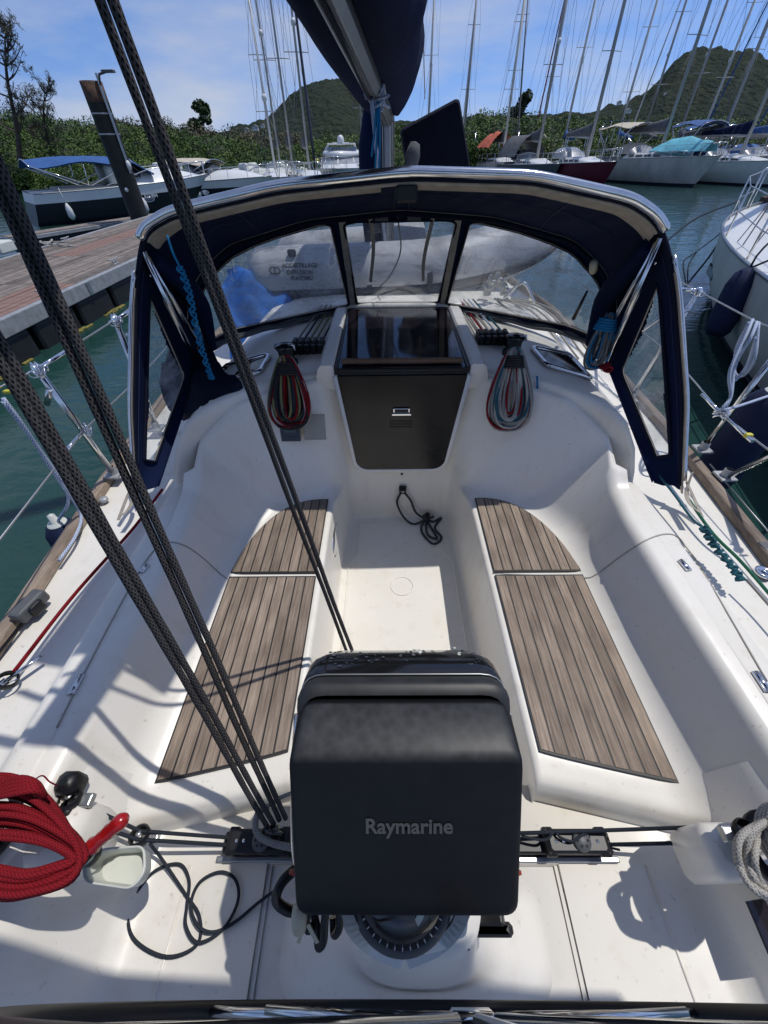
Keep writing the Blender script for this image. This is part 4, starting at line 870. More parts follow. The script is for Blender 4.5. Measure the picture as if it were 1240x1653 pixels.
m = MB(); m.tube([at(505, 263, y=c[1]+6), at(515, 258, y=c[1]+6)], .14, 8, samples=None); tag(m.build('kayak', 'yellow'), 'yellow kayak carried on deck left of the flybridge yacht', 'kayak')
# pontoon that the far boats lie against
m = MB(); m.box((22, 46.8, WZ+.3), (44, 2.0, .5), bev=.05); tag(m.build('far_pontoon', 'plank'), 'long grey pontoon between the two rows of sailboats', 'pontoon')

# ------------------------------------------------------------------ neighbouring white yacht on the right
Lp = at(1240, 700, z=WZ); Lq = at(1160, 470, z=WZ)
h = np.array([.36, .93, 0.]); h /= np.linalg.norm(h)
bowp = np.array([8.42, 10.9, WZ]); L, B, fb = 11.5, 3.7, 1.25; c = bowp-h*L*.5
fr = Frame(c, h); t = thing('neighbouring_yacht', (c[0], c[1], WZ), 'white yacht with blue waterline stripes moored close on the right', 'yacht')
b, z = hull(L, B, fb, fr, 'hullwhite', t, n=30, stripe='navytrim', fullness=.95, fbs=1.1)
b2, z2 = hull_fn(L, B, fb, 1.1, .95, .72)
for hz, wd in ((.17, .045),):
    m = MB(); rows = []
    for i in range(31):
        s = i/30; bb = max(b(s), .012); k = lerp(.865, .865**2.2, s**2); xx = -L/2+L*s*(1-.10*(1-hz)*s**3)
        rows.append([fr(xx, bb*k+.010, hz*z(s)-wd/2), fr(xx, bb*k+.012, hz*z(s)+wd/2)])
    m.grid(rows); m.build('waterline_stripe', 'navytrim', t)
cabin(fr, L, b, z, t, -L*.2, L*.27, .36)
rails(fr, L, b, z, t, step=1.7); rig(fr, L, b, z, t, L*.06, 14, 'masta', sailm='navy', furl='hulldark')
for s in (.42, .60): 
    m = MB(); bb = b(s)*.955; P = [fr(-L/2+L*s+dx*.28, bb*(1-(.02 if dx > 0 else 0))+.02, .72+dz*.075) for dx, dz in ((-1, -.8), (-.85, -1), (.85, -1), (1, -.8), (1, .8), (.85, 1), (-.85, 1), (-1, .8))]
    m.prism(P, .02, fr.l); m.build('hull_window', 'glass', t); m = MB(); m.tube(P, .014, 6, closed=True); m.build('window_rim', 'alu', t)
m = MB(); m.box(fr(L*.495, 0, z(1)+.03), (.7, .24, .10), fr.M, bev=.02); m.tube([fr(L*.47, 0, z(1)+.1), fr(L*.53, 0, z(1)+.06)], .035, 6); m.build('bow_roller', 'rust', t)
m = MB(); P = [fr(L*.53, 0, z(1)+.05), fr(L*.56, .0, z(1)-.35)]; m.tube(P, .035, 6); m.prism([fr(L*.52, .2, z(1)-.25), fr(L*.565, 0, z(1)-.60), fr(L*.52, -.2, z(1)-.25), fr(L*.50, 0, z(1)-.15)], .04, fr.h); m.build('anchor', 'rust', t)
m = MB(); m.tube([fr(L*.50, 0, z(1)+.15), fr(L*.47, .05, z(1)+.75), fr(L*.36, .2, z(1)+1.0)], .06, 8); m.build('furler_drum', 'galv', t)
# registration marks on its bow: small white strokes
sb = .50; text_part('STV', .16, fr(-L/2+L*.86, b(.86)*.93+.03, .72), -fr.h, (0, 0, 1), 'white', t, lift=.012)
# its fender
f1 = at(1207, 432, y=5.6); f0 = at(1185, 520, y=5.15)
p1, p0 = fr(1.0, b(.59)+.16, 1.02), fr(.35, b(.52)+.24, .20)
p1 = at(1214, 428, z=.56); p0 = at(1180, 520, z=.02)
def proj(p): q = np.array(p)-CAM; d = q@fw; return W0/2+F*(q@rt)/d, H0/2-F*(q@up)/d
def hullpt(s_, z_, o_): return fr(-L/2+L*s_, b(s_)*.965+o_, z_)
def seek(px, py, zr, o_): return min(((proj(hullpt(s_, z_, o_))[0]-px)**2+(proj(hullpt(s_, z_, o_))[1]-py)**2, s_, z_) for s_ in np.linspace(.2, .8, 60) for z_ in zr)
_, s1_, z1_ = seek(1214, 428, np.linspace(.8, 1.15, 8), .10); _, s0_, z0_ = seek(1182, 518, np.linspace(.15, .45, 7), .16)
p1, p0 = hullpt(s1_, z1_, .10), hullpt(s0_, z0_, .16)
if np.linalg.norm(p1-p0) > 1.1: p0 = p1+(p0-p1)/np.linalg.norm(p1-p0)*1.05
ax = p1-p0; ln = np.linalg.norm(ax)
t = thing('fender', p0, 'big navy covered fender hanging askew on the neighbouring white yacht', 'fender')
m = MB(); m.lathe([(0, 0), (.10, .01), (.14, .06), (.155, .3*ln), (.155, .75*ln), (.12, .92*ln), (.05, ln), (0, ln)], p0, 18, axis=ax); m.build('cover', 'navyfender', t)
m = MB(); m.tube(catmull([p1, p1+np.array([.05, .05, .15]), p1+np.array([.35, .25, .35])], 6), .012, 5); m.tube([p1, p1+np.array([.4, -.2, .3])], .012, 5); m.build('lanyard', 'line_black', t)
# black mooring lines from its bow down to the water and towards our bow
bz = at(1187, 325, y=12.3)
for n_, (pts, lab) in enumerate(((((1192, 325, 10.6), (1125, 352, 9.0), (1060, 402, 7.0), (1000, 440, 5.2)), 'black mooring line running from the white bow to our foredeck'), (((1196, 328, 10.6), (1155, 400, 8.2), (1107, 462, 7.0)), 'black mooring line slanting down from the white bow into the water'), (((1190, 352, 10.0), (1165, 375, 9.3), (1122, 408, 8.0), (1104, 422, 7.7), (1106, 450, 7.3), (1108, 462, 7.1)), 'thin black line with a hanging bight beside the mooring lines'))):
    P = [at(x, y_, y=Y) for x, y_, Y in pts]; m = MB(); m.tube(catmull(P, 24), .016 if n_ < 2 else .010, 5)
    if n_ == 2: q = [at(x, y_, y=Y) for x, y_, Y in ((1124, 408, 8.2), (1112, 428, 7.7), (1110, 455, 7.2))]; m.tube(catmull(q, 10), .01, 5)
    tag(m.build('mooring_line', 'line_black'), lab, 'mooring line', 'black mooring lines at the right')

# ================================================================== OUR YACHT
Y_ = thing('sailing_yacht', (0, 0, WZ), 'white sailing yacht whose cockpit with teak seat pads fills the foreground', 'yacht')
def fillet(P, rad, seg=5):
    """polyline with rounded corners; rad[i] for the interior vertices; keeps a fixed number of points"""
    P = [np.array(p, float) for p in P]; o = [P[0]]
    for i in range(1, len(P)-1):
        a, b, c = P[i-1], P[i], P[i+1]; u, v = a-b, c-b; lu, lv = np.linalg.norm(u), np.linalg.norm(v); u /= lu+1e-9; v /= lv+1e-9
        d = min(rad[i], lu*.48, lv*.48); s, e = b+u*d, b+v*d
        for k in range(seg+1):
            t = k/seg; o.append((1-t)**2*s+2*t*(1-t)*b+t*t*e)
        if i < len(P)-2: pass
    o.append(P[-1]); return o
U = [0, .03, .07, .13, .29, .45, .54, .64, .73, .81, .87, .92, 1.0]
BZ = .40
RN = [  # R0 sole edge, R1 bench inner edge, R2 foot of the seat back, R3 top of the seat back
 [(.36, .10, .0), (.36, .14, .0), (.36, .20, .0), (.36, .3, .0), (.36, .75, .0), (.355, 1.15, .0), (.35, 1.4, .0), (.335, 1.6, .0), (.325, 1.70, .0), (.315, 1.79, .0), (.30, 1.83, .0), (.20, 1.845, .0), (0, 1.845, .0)],
 [(.372, .250, .295), (.372, .262, .36), (.372, .285, .392), (.373, .36, .40), (.373, .75, .40), (.373, 1.15, .40), (.373, 1.4, .40), (.370, 1.54, .40), (.350, 1.64, .38), (.330, 1.77, .34), (.31, 1.84, .29), (.20, 1.853, .26), (0, 1.853, .26)],
 [(.84, .155, .295), (.838, .165, .345), (.836, .19, .385), (.835, .27, .40), (.835, .75, .40), (.835, 1.1, .40), (.815, 1.3, .40), (.68, 1.55, .40), (.46, 1.61, .41), (.345, 1.74, .42), (.312, 1.85, .41), (.20, 1.860, .40), (0, 1.860, .40)],
 [(.96, -.05, .64), (.96, .0, .645), (.95, .08, .65), (.925, .2, .655), (.915, .75, .66), (.92, 1.15, .665), (.935, 1.33, .68), (.95, 1.52, .80), (.80, 1.69, .91), (.46, 1.835, .955), (.35, 1.865, .965), (.28, 1.868, .968), (0, 1.870, .97)]]
def ring_at(k, u):
    xs = np.array(U); P = np.array(RN[k]); return np.array([np.interp(u, xs, P[:, j]) for j in range(3)])
NS = 110
us = np.linspace(0, 1, NS)
# smooth the rings (moving average over the key polyline)
rings = []
for k in range(4):
    A = np.array([ring_at(k, u) for u in np.linspace(0, 1, NS*4)])
    ker = np.hanning(17); ker /= ker.sum(); pad = np.vstack([2*A[0]-A[1:9][::-1], A, A[-9:-1][::-1]*np.array([-1, 1, 1])])
    A2 = np.stack([np.convolve(pad[:, j], ker, 'valid') for j in range(3)], 1); A2 = A2[:NS*4]
    rings.append(A2[::4])
rads = [0, .05, .05, .13, .0]
rows = []
for i in range(NS):
    f0 = rings[0][i].copy(); inn = f0*np.array([.86, 1, 1]); inn[1] = min(inn[1], 1.80)
    over = rings[3][i]+np.array([.03, .01, .002]); m_ = us[i]
    k_ = min(max((m_-.58)/.1, 0), 1); over = over*(1-k_)+(rings[3][i]+np.array([0.005, .05, .008]))*k_; over = over if k_ > 0 else rings[3][i]+np.array([.07, .0, .003])
    P = [inn, f0, rings[1][i], rings[2][i], rings[3][i], over]
    rows.append(fillet(P, [0, .04, .022, lerp(.10, .04, min(max((m_-.7)/.12, 0), 1)), .035, 0], 6))
full = rows+[[p*np.array([-1, 1, 1]) for p in r_] for r_ in rows[::-1][1:]]
m = MB(); m.grid(full); m.build('cockpit_moulding', 'gel', Y_)
# sole
m = MB(); m.grid([[(x, y, .002+.0*x) for x in np.linspace(-.345, .345, 9)] for y in np.linspace(.1, 1.84, 20)]); m.build('cockpit_sole', 'skid', Y_)
m = MB(); m.tube([(.31*sx, y, .004) for sx, y in ((-1, .2), (-1, 1.45), (-.86, 1.52), (-.84, 1.78), (.84, 1.78), (.86, 1.52), (1, 1.45), (1, .2))], .004, 6); m.tube([(.062*math.cos(a), 1.28+.062*math.sin(a), .0035) for a in np.linspace(0, 6.28, 30)], .0022, 5); m.build('sole_edge_bead', 'gel', Y_)
# locker joint along the coaming and across the seats
def on_seatback(sd, y, v):
    """point on the seat back: v 0 foot .. 1 top"""
    k = 0
    best = min(range(NS), key=lambda i: abs(rings[2][i][1]-y)+(us[i] > .66)*9)
    a, b_ = rings[2][best], rings[3][best]; p = a+(b_-a)*v; n = np.cross(np.array([0, 1, 0]), b_-a); n /= np.linalg.norm(n); n *= -1 if n[0] > 0 else 1
    return p*np.array([sd, 1, 1])+n*np.array([sd, 1, 1])*.0008
# coaming tops and side decks
def hullx(y): return interp(y, [-1.2, -.5, .2, .66, 1.1, 1.56, 2.0, 3.0, 4.0, 5.0, 6.0, 7.0, 7.8, 8.3], [1.22, 1.31, 1.38, 1.42, 1.47, 1.52, 1.56, 1.58, 1.50, 1.32, 1.05, .66, .30, .04])
DKZ = .585
def deckz(y): return DKZ+max(y-2, 0)*.035
for sd in (1, -1):
    rows = []
    for y in np.linspace(-1.1, 1.98, 46):
        x0 = .965; hx = hullx(y); z0 = .662 if y > 0 else .66
        z0 = z0 if y < 1.42 else .64; P = [(x0-.004, y, .55), (x0+.012, y, z0), (1.07, y, z0+.004), (1.125, y, DKZ+.004), (hx-.075, y, DKZ), (hx-.02, y, DKZ-.002)]
        rows.append([p*np.array([sd, 1, 1]) for p in fillet(P, [0, .012, .035, .03, .01, 0], 4)])
    m = MB(); m.grid(rows, flip=sd > 0); m.build('side_deck', 'skid', Y_)
ys_ = list(np.linspace(1.96, 8.25, 40)); rows = [[(k*(hullx(y)-.02), y, deckz(y)-.002+.03*(1-k*k)) for k in np.linspace(-1, 1, 13)] for y in ys_]
m = MB(); m.grid(rows); m.build('foredeck', 'skid', Y_)
for sd in (1, -1):
    rows = []
    for y in list(np.linspace(-1.3, 8.25, 60)):
        hx = hullx(y); z = deckz(y); rows.append([(sd*(hx-.022), y, z+.0), (sd*(hx-.018), y, z+.012), (sd*(hx+.004), y, z+.012), (sd*(hx+.012), y, z-.02), (sd*(hx+.005), y, z-.3), (sd*(hx-.06), y, z-.7), (sd*(hx-.22), y, z-1.1), (sd*max(hx-.6, 0), y, z-1.4)])
    m = MB(); m.grid(rows); m.build('hull_side', 'hullwhite', Y_)
    yy = list(np.linspace(-1.3, 8.2, 70)); 
    m = MB(); rows = [[(sd*(hullx(y)-.052), y, deckz(y)+.004), (sd*(hullx(y)-.050), y, deckz(y)+.036), (sd*(hullx(y)-.044), y, deckz(y)+.042), (sd*(hullx(y)-.008), y, deckz(y)+.042), (sd*(hullx(y)-.002), y, deckz(y)+.036), (sd*(hullx(y)+.0), y, deckz(y)+.010)] for y in yy]; m.grid(rows); m.build('toe_rail', 'teak', Y_)
m = MB(); m.grid([[(hullx(-1.3)*k, -1.3, z) for k in np.linspace(-1, 1, 5)] for z in (-.7, .585)]); m.build('transom', 'hullwhite', Y_)
# locker joints and hinges, laid on the moulding
from mathutils.bvhtree import BVHTree
bpy.context.view_layer.update()
def bvh_of(names):
    V, Fc = [], []
    for o in bpy.data.objects:
        if o.type == 'MESH' and o.name.split('.')[0] in names and o.parent == Y_:
            n0 = len(V); V += [v.co.copy() for v in o.data.vertices]; Fc += [tuple(i+n0 for i in p.vertices) for p in o.data.polygons]
    return BVHTree.FromPolygons(V, Fc)
BV = bvh_of({'cockpit_moulding', 'side_deck'})
def lay(px, py, off=.0012):
    v = at(px, py, d=1.0)-CAM; h = BV.ray_cast(Vector(CAM), Vector(v).normalized())
    if h[0] is None: return None
    n = h[1] if h[1].dot(Vector(v)) < 0 else -h[1]; return np.array(h[0]+n*off)
def laid(pts, n=40):
    return [q for q in (lay(*p[:2]) for p in catmull([(x, y, 0) for x, y in pts], n)) if q is not None]
for seam, hg in ((((795, 926), (870, 929), (940, 933), (962, 928), (1000, 900), (1040, 874), (1070, 863), (1092, 866), (1108, 884), (1130, 915), (1180, 1000), (1238, 1100)), ((1098, 905, 1112, 922), (1218, 1085, 1240, 1118))), (((510, 931), (440, 934), (385, 939), (360, 930), (330, 903), (300, 882), (272, 876), (250, 888), (228, 918), (190, 985), (140, 1080), (92, 1175)), ((228, 925, 238, 912), (115, 1122, 132, 1090)))):
    m = MB(); m.tube(laid(seam, 70), .0030, 6); m.build('locker_seam', 'seam', Y_)
    for x0, y0, x1, y1 in hg:
        a, b_ = lay(x0, y0, .004), lay(x1, y1, .004)
        if a is not None and b_ is not None: m = MB(); m.tube([a, b_], .007, 8); m.ribbon([a, b_], .022, (0, 0, 1), .004); m.build('hinge', 'steel', Y_)
# helm floor behind the seats, with moulded side lockers
HZ = .30
rows = []
for y in np.linspace(-1.15, .29, 24):
    P = [(-.985, y, .66), (-.90, y, .60), (-.80, y, HZ+.03), (-.76, y, HZ), (0, y, HZ+.004), (.76, y, HZ), (.80, y, HZ+.03), (.90, y, .60), (.985, y, .66)]
    if y > .12: k = (y-.12)/.11; 
    rows.append(fillet(P, [0, .05, .04, .03, 0, .03, .04, .05, 0], 4))
m = MB(); m.grid(rows); m.build('helm_floor', 'gel', Y_)
m = MB(); m.box((0, .205, .145), (.72, .03, .30), bev=.01); m.build('sole_step', 'gel', Y_)
for sd in (1, -1):
    m = MB(); m.tube([(sd*.655, y, HZ+.0015) for y in np.linspace(-.9, .10, 6)], .004, 8)
    m.build('moulded_bead', 'gel', Y_)
# hatch frame in the helm floor round the pedestal
m = MB(); P = [(-.40, .10), (-.395, -.17), (.365, -.17), (.37, .10)]
P = [(-.43, .105, HZ+.004), (-.425, -.20, HZ+.004), (.40, -.20, HZ+.004), (.405, .105, HZ+.004)]
m.tube(P, .006, 6, closed=True); m.tube([tuple(np.array(p)*np.array([.965, .95, 1])) for p in P], .004, 6, closed=True); m.build('floor_hatch_rim', 'gel', Y_)
m = MB(); m.box((0, -.205, HZ+.012), (.80, .035, .018), bev=.004); m.build('rusty_hinge_strip', 'ruststain', Y_)
m = MB(); m.box((0, -.165, HZ+.016), (.56, .016, .01), bev=.003); m.build('hinge_cover', 'white', Y_)

# seat pads: black base, each teak slat a piece
SLW = .0405
def arc_y(x):
    q = min(max((abs(x)-.40)/.385, 0), 1); return 1.075+.485*max(1-q**2.6, 0)**.62
for sd in (1, -1):
    for kind in ('aft', 'front'):
        cx = 0; label = None
        y0 = (lambda x: .365-.085*((x-.40)/.39)**.9) if kind == 'aft' else (lambda x: 1.072)
        y1 = (lambda x: 1.042) if kind == 'aft' else arc_y
        xsamp = np.linspace(.400, .790, 24); poly = [(sd*x, y0(x)-.006, BZ+.001) for x in xsamp]+[(sd*x, y1(x)+.006, BZ+.001) for x in xsamp[::-1]]
        m = MB(); m.prism([(p[0], p[1], p[2]) for p in poly], .0085, (0, 0, 1)); pad = m.build('seat_pad', 'caulk', Y_)
        for k in range(9):
            xa = .404+k*.0429; xb = xa+.0368; n = 5; xx = np.linspace(xa, xb, n); ins = .0
            lo = [(sd*x, y0(x)+.001, BZ+.004) for x in xx]; hi = [(sd*x, max(y1(x)-.002, y0(x)+.004), BZ+.004) for x in xx[::-1]]
            if kind == 'front' and y1(xb)-y0(xb) < .02: hi = [(sd*x, y1(x)-.004, BZ+.004) for x in xx[::-1]]
            dz = random.uniform(-.0006, .0006)
            s_ = MB(); s_.prism(lo+hi, .0078+dz, (0, 0, 1)); s_.build('slat', 'teak', pad)

# coachroof
def roofz(x): return interp(abs(x), [0, .36, .5, .7, .85, .95, 1.0, 1.05, 1.09, 1.12], [1.0, .985, .978, .965, .945, .925, .89, .80, .68, .56])
def aft_y(x): return interp(abs(x), [0, .36, .5, .66, .80, .90, .955, 1.0, 1.05, 1.09, 1.12], [1.88, 1.87, 1.845, 1.80, 1.71, 1.63, 1.555, 1.50, 1.46, 1.44, 1.43])
for sd in (1, -1):
    xs_ = [.34, .40, .47, .54, .61, .68, .74, .80, .85, .89, .925, .955, .98, 1.0, 1.025, 1.05, 1.07, 1.09, 1.12]; rows = []
    for x in xs_:
        y0 = aft_y(x); z = roofz(x); row = []
        for q, dz in ((.012, -.32 if x > .7 else -.06), (.002, -.055), (.004, -.018), (.018, -.005), (.045, 0)): row.append((sd*x, y0+q, max(z+dz*(1 if x < 1.0 or dz < -.05 else .4), .5)))
        for q in np.linspace(.06, 1, 22):
            y = y0+(4.9-y0)*q; kx = 1-.30*max(q-.3, 0)**1.3; zz = .56+(z-.56)*(1-max(q-.45, 0)**1.6*1.2); row.append((sd*x*kx, y, max(zz, .5)+max(y-2, 0)*.01))
        rows.append(row)
    m = MB(); m.grid(rows, flip=sd < 0); m.build('coachroof', 'gel', Y_)
m = MB(); m.grid([[(x, y, .985-max(y-4, 0)*.35) for x in np.linspace(-.36, .36, 5)] for y in np.linspace(2.72, 4.9, 10)]); m.build('roof_centre', 'skid', Y_)
# moulded surround of the sliding hatch
for sd in (1, -1):
    rows = []
    for y in np.linspace(1.845, 2.92, 14):
        k = 0 if y > 1.9 else (1.9-y)*.25; xi = .335; z = 1.035-k*.4
        rows.append([(sd*x, y, zz) for x, zz in ((xi, .90), (xi, z-.012), (xi+.01, z), (xi+.062, z), (xi+.078, z-.014), (xi+.092, .97), (xi+.094, .93))])
    m = MB(); m.grid(rows, smooth=False); m.add(rows[0], [tuple(range(7))], False); m.build('hatch_surround', 'gel', Y_)
m = MB(); m.box((0, 2.865, 1.005), (.86, .16, .075), bev=.014, smooth=True); m.build('hatch_garage', 'gel', Y_)
# sliding hatch, smoked acrylic with a teak handle bar
m = MB(); m.prism([(-.325, 1.85, 1.0), (.325, 1.85, 1.0), (.325, 2.78, 1.012), (-.325, 2.78, 1.012)], .014, (0, 0, 1), bev=.004); ha = m.build('sliding_hatch', 'acryl', Y_)
m = MB()
for sd in (1, -1): m.box((sd*.322, 2.3, 1.014), (.018, .93, .016), bev=.003)
m.box((0, 2.765, 1.02), (.64, .022, .014), bev=.003); m.build('hatch_frame', 'blackpl', Y_)
m = MB(); m.box((0, 1.895, 1.030), (.60, .034, .020), bev=.006, smooth=True); m.build('handle_bar', 'teakdark', Y_)
m = MB(); m.box((0, 1.845, 1.003), (.665, .02, .022), bev=.005); m.build('front_lip', 'blackpl', Y_)
m = MB(); m.grid([[(x, y, .86) for x in (-.33, .33)] for y in (1.9, 2.85)]); m.build('companionway_interior', 'blackpl', Y_)
# washboard in its grooved frame
def wb(x, z): return np.array([x, 1.838-.0*(z-.4), z])
def outline(w0, w1, z0, z1, r, n=7):
    P = [(-w1, z1), (w1, z1)]
    for a in np.linspace(0, math.pi/2, n): P.append((w0-r+r*math.cos(a), z0+r-r*math.sin(a)))
    for a in np.linspace(math.pi/2, math.pi, n): P.append((-w0+r+r*math.cos(a), z0+r-r*math.sin(a)))
    return P
m = MB(); m.prism([wb(x, z) for x, z in outline(.262, .322, .415, .985, .075)], .018, (0, -1, 0)); m.build('washboard', 'board', Y_)
P = outline(.270, .330, .405, .985, .082); m = MB(); m.tube([wb(x, z)+np.array([0, -.012, 0]) for x, z in P[1:]+P[:1]], .013, 8); m.build('washboard_frame', 'gel', Y_)
m = MB(); m.box((0, 1.812, .795), (.088, .008, .040), bev=.003); lk = m.build('lock_plate', 'steel', Y_)
m = MB(); m.box((0, 1.8065, .803), (.072, .006, .015), bev=.002); m.build('lock_slot', 'blackpl', Y_)
m = MB(); m.box((0, 1.804, .785), (.10, .012, .01), bev=.002); [m.lathe([(.0055, 0), (.005, .004), (0, .005)], (x, 1.807, .785), 8, axis=(0, -1, 0)) for x in (-.03, .03)]; m.build('lock_latch', 'chrome', Y_)
for r_ in range(3):
    for c in range(10): m = MB(); m.lathe([(.0048, 0), (.0046, .002), (0, .0022)], (-.058+c*.0128, 1.8195, .735-r_*.017), 8, axis=(0, -1, 0)); m.build('vent_hole', 'caulk', Y_)
m = MB(); m.lathe([(.009, 0), (.008, .005), (0, .006)], (.01, 1.815, .385), 10, axis=(0, -1, 0)); m.build('stud', 'greypl', Y_)
# opening portlights let into the coachroof
def portlight(poly, nm='portlight'):
    P = [at(px, py, z=roofz(.9)+.035+0*px) for px, py in poly]; Q = []
    c = sum(P)/len(P)
    for i in range(len(P)):   # rounded corners
        a, b_, d_ = P[i-1], P[i], P[(i+1) % len(P)]; r_ = .035
        u = (a-b_)/np.linalg.norm(a-b_)*r_; v = (d_-b_)/np.linalg.norm(d_-b_)*r_
        for t in np.linspace(0, 1, 5): Q.append((1-t)**2*(b_+u)+2*t*(1-t)*b_+t*t*(b_+v))
    Q = [np.array([q[0], q[1], roofz(q[0])+.012]) for q in Q]
    m = MB(); m.tube(Q, .0125, 8, closed=True); fr_ = m.build(nm, 'chrome', Y_)
    m = MB(); c2 = sum(Q)/len(Q); m.prism([q+(c2-q)*.03-np.array([0, 0, .008]) for q in Q], .010, (0, 0, 1)); m.build('pane', 'acryl', fr_)
portlight([(858, 560), (928, 562), (962, 599), (884, 590)])
portlight([(436, 573), (352, 577), (330, 607), (418, 603)])

# instruments on the port bulkhead
def bulk(px, py, off=.0):
    """point on the sloping face of the bulkhead"""
    Pn = np.array([0, -.93, .36]); pl = (np.array([-.5, 1.60, .42])+Pn*off, Pn); return at(px, py, pl=pl)
BN = np.array([0, -.93, .36]); BN /= np.linalg.norm(BN); BX = np.array([1, 0, 0.]); BY = np.cross(BN, BX)
def panel(px0, py0, px1, py1, mt, nm, th=.012, off=.012, parent=Y_):
    a = bulk(px0, py0, off); b_ = bulk(px1, py1, off); c = (a+b_)/2; wx = abs(b_[0]-a[0]); hy = abs(np.dot(b_-a, BY)); Rm = np.array([BX, BY, BN]).T
    m = MB(); m.box(c, (wx, hy, th), Rm, bev=.004); return m.build(nm, mt, parent), c, wx, hy
panel(393, 675, 449, 714, 'greypl', 'instrument_cover', .016, .02)
o, c, wx, hy = panel(450, 672, 486, 712, 'lens', 'autopilot_control', .018, .02)
m = MB(); m.box(c+BN*.011+BY*.010, (wx*.62, hy*.42, .004), np.array([BX, BY, BN]).T, bev=.002); m.build('display', 'lcd', o)
for k in range(5):
    m = MB(); m.box(c+BN*.012-BY*hy*.33+BX*wx*(k-2)*.18, (.010, .007, .006), np.array([BX, BY, BN]).T, bev=.002); m.build('button', 'greypl', o)
panel(488, 669, 527, 710, 'blankpanel', 'blank_panel', .010, .018)
# bench side porthole, port side
m = MB(); cxp = at(545, 905, x=-.372); P = [(-.370-.0*a, cxp[1]+.115*math.copysign(abs(math.cos(a))**.8, math.cos(a)), .235+.062*math.sin(a)) for a in np.linspace(0, 2*math.pi, 28, endpoint=False)]
m.tube(P, .010, 8, closed=True); o = m.build('side_portlight', 'chrome', Y_)
m = MB(); m.prism(P, .006, (1, 0, 0)); m.build('pane', 'acryl', o)
# small hook with cord, starboard bench
m = MB(); m.tube([at(783, 925, x=.385), at(776, 950, x=.37), at(770, 972, x=.368)], .004, 6); m.box(at(773, 972, x=.366), (.006, .02, .02), bev=.002); m.build('lanyard_cleat', 'white', Y_)

# rope clutches
def clutch_bank(px, py, n, cols, sd):
    c = at(px, py, z=1.02); 
    for k in range(n):
        x = c[0]+(k-(n-1)/2)*.036
        m = MB(); m.box((x, c[1], 1.0), (.033, .115, .05), bev=.008); m.box((x, c[1]+.012, 1.028), (.024, .075, .022), bev=.008); m.box((x, c[1]-.045, 1.02), (.026, .03, .02), bev=.005); m.build('rope_clutch', 'blackpl', Y_)
    for k in range(n):
        x = c[0]+(k-(n-1)/2)*.036; m = MB(); m.tube(catmull([(x, c[1]-.05, 1.0), (x, c[1]+.1, 1.005), (x*.97+sd*.0, c[1]+.35, 1.0), (x*.9, c[1]+.75, 1.005)], 10), .0055, 8)
        tag(m.build('halyard', cols[k]), lab_h[sd][k], 'rope', 'lines running aft over the coachroof')
lab_h = {-1: ['dull grey line through the outermost port clutch', 'black line through the second port clutch from outboard', 'olive line through the third port clutch from outboard', 'yellowish line through the fourth port clutch from outboard', 'black line through the innermost port clutch'],
         1: ['white line through the innermost starboard clutch', 'red line through the second starboard clutch from the hatch', 'white line through the middle starboard clutch', 'pale blue line through the fourth starboard clutch from the hatch', 'teal line through the outermost starboard clutch']}
clutch_bank(497, 554, 5, ['rope_grey', 'line_black', 'rope_olive', 'rope_olive', 'line_black'], -1)
clutch_bank(796, 540, 5, ['rope_grey', 'rope_red', 'rope_white', 'rope_fender', 'rope_teal'], 1)
for sd, (px, py) in ((-1, (508, 585)), (1, (845, 560))): pass

# ------------------------------------------------------------------ winches
def winch(c, r_, h, label, cover=False, nm='winch'):
    t = thing(nm, c, label, 'winch'); c = np.array(c, float)
    m = MB(); m.lathe([(r_*1.15, 0), (r_*1.18, h*.05), (r_*1.15, h*.14), (r_*.9, h*.18)], c, 24); m.build('base', 'blackpl', t)
    m = MB(); m.lathe([(r_*.98, h*.18), (r_*.86, h*.30), (r_*.78, h*.45), (r_*.80, h*.62), (r_*.95, h*.74), (r_*.95, h*.78)], c, 28); m.build('drum', 'chrome' if not cover else 'blackgl', t)
    m = MB(); m.lathe([(r_*.95, h*.78), (r_*1.08, h*.82), (r_*1.1, h*.90), (r_*.7, h*.95), (r_*.35, h*.97), (r_*.3, h*1.0), (r_*.14, h*1.0), (r_*.12, h*.95)], c, 28); m.build('self_tailer', 'blackgl', t)
    m = MB(); m.tube([c+np.array([r_*.3, 0, h*.93]), c+np.array([r_*1.05, -r_*.2, h*.93]), c+np.array([r_*1.1, -r_*.3, h*.7])], r_*.13, 6); m.build('feeder_arm', 'chrome', t)
    return t
pw = at(463, 588, z=.98); winch((pw[0], pw[1]+.02, .975), .048, .105, 'black topped chrome winch on the port coachroof behind a rope coil', True)
pw = at(829, 572, z=.98); winch((pw[0], pw[1]+.02, .975), .048, .105, 'black topped chrome winch on the starboard coachroof behind a rope coil', True)
winch((-1.03, .13, .655), .075, .16, 'big black primary winch at the port coaming under the red coil')
winch((.83, .10, .60), .07, .15, 'big primary winch at the starboard coaming wrapped in off white line')
q = at(1160, 1402, z=.50); m = MB(); m.box(q+np.array([.05, .03, -.03]), (.17, .11, .18), bev=.025, smooth=True); m.build('winch_plinth', 'gel', Y_)
m = MB(); m.box((-.93, .13, .50), (.20, .15, .24), bev=.04, smooth=True); m.build('winch_plinth', 'gel', Y_)

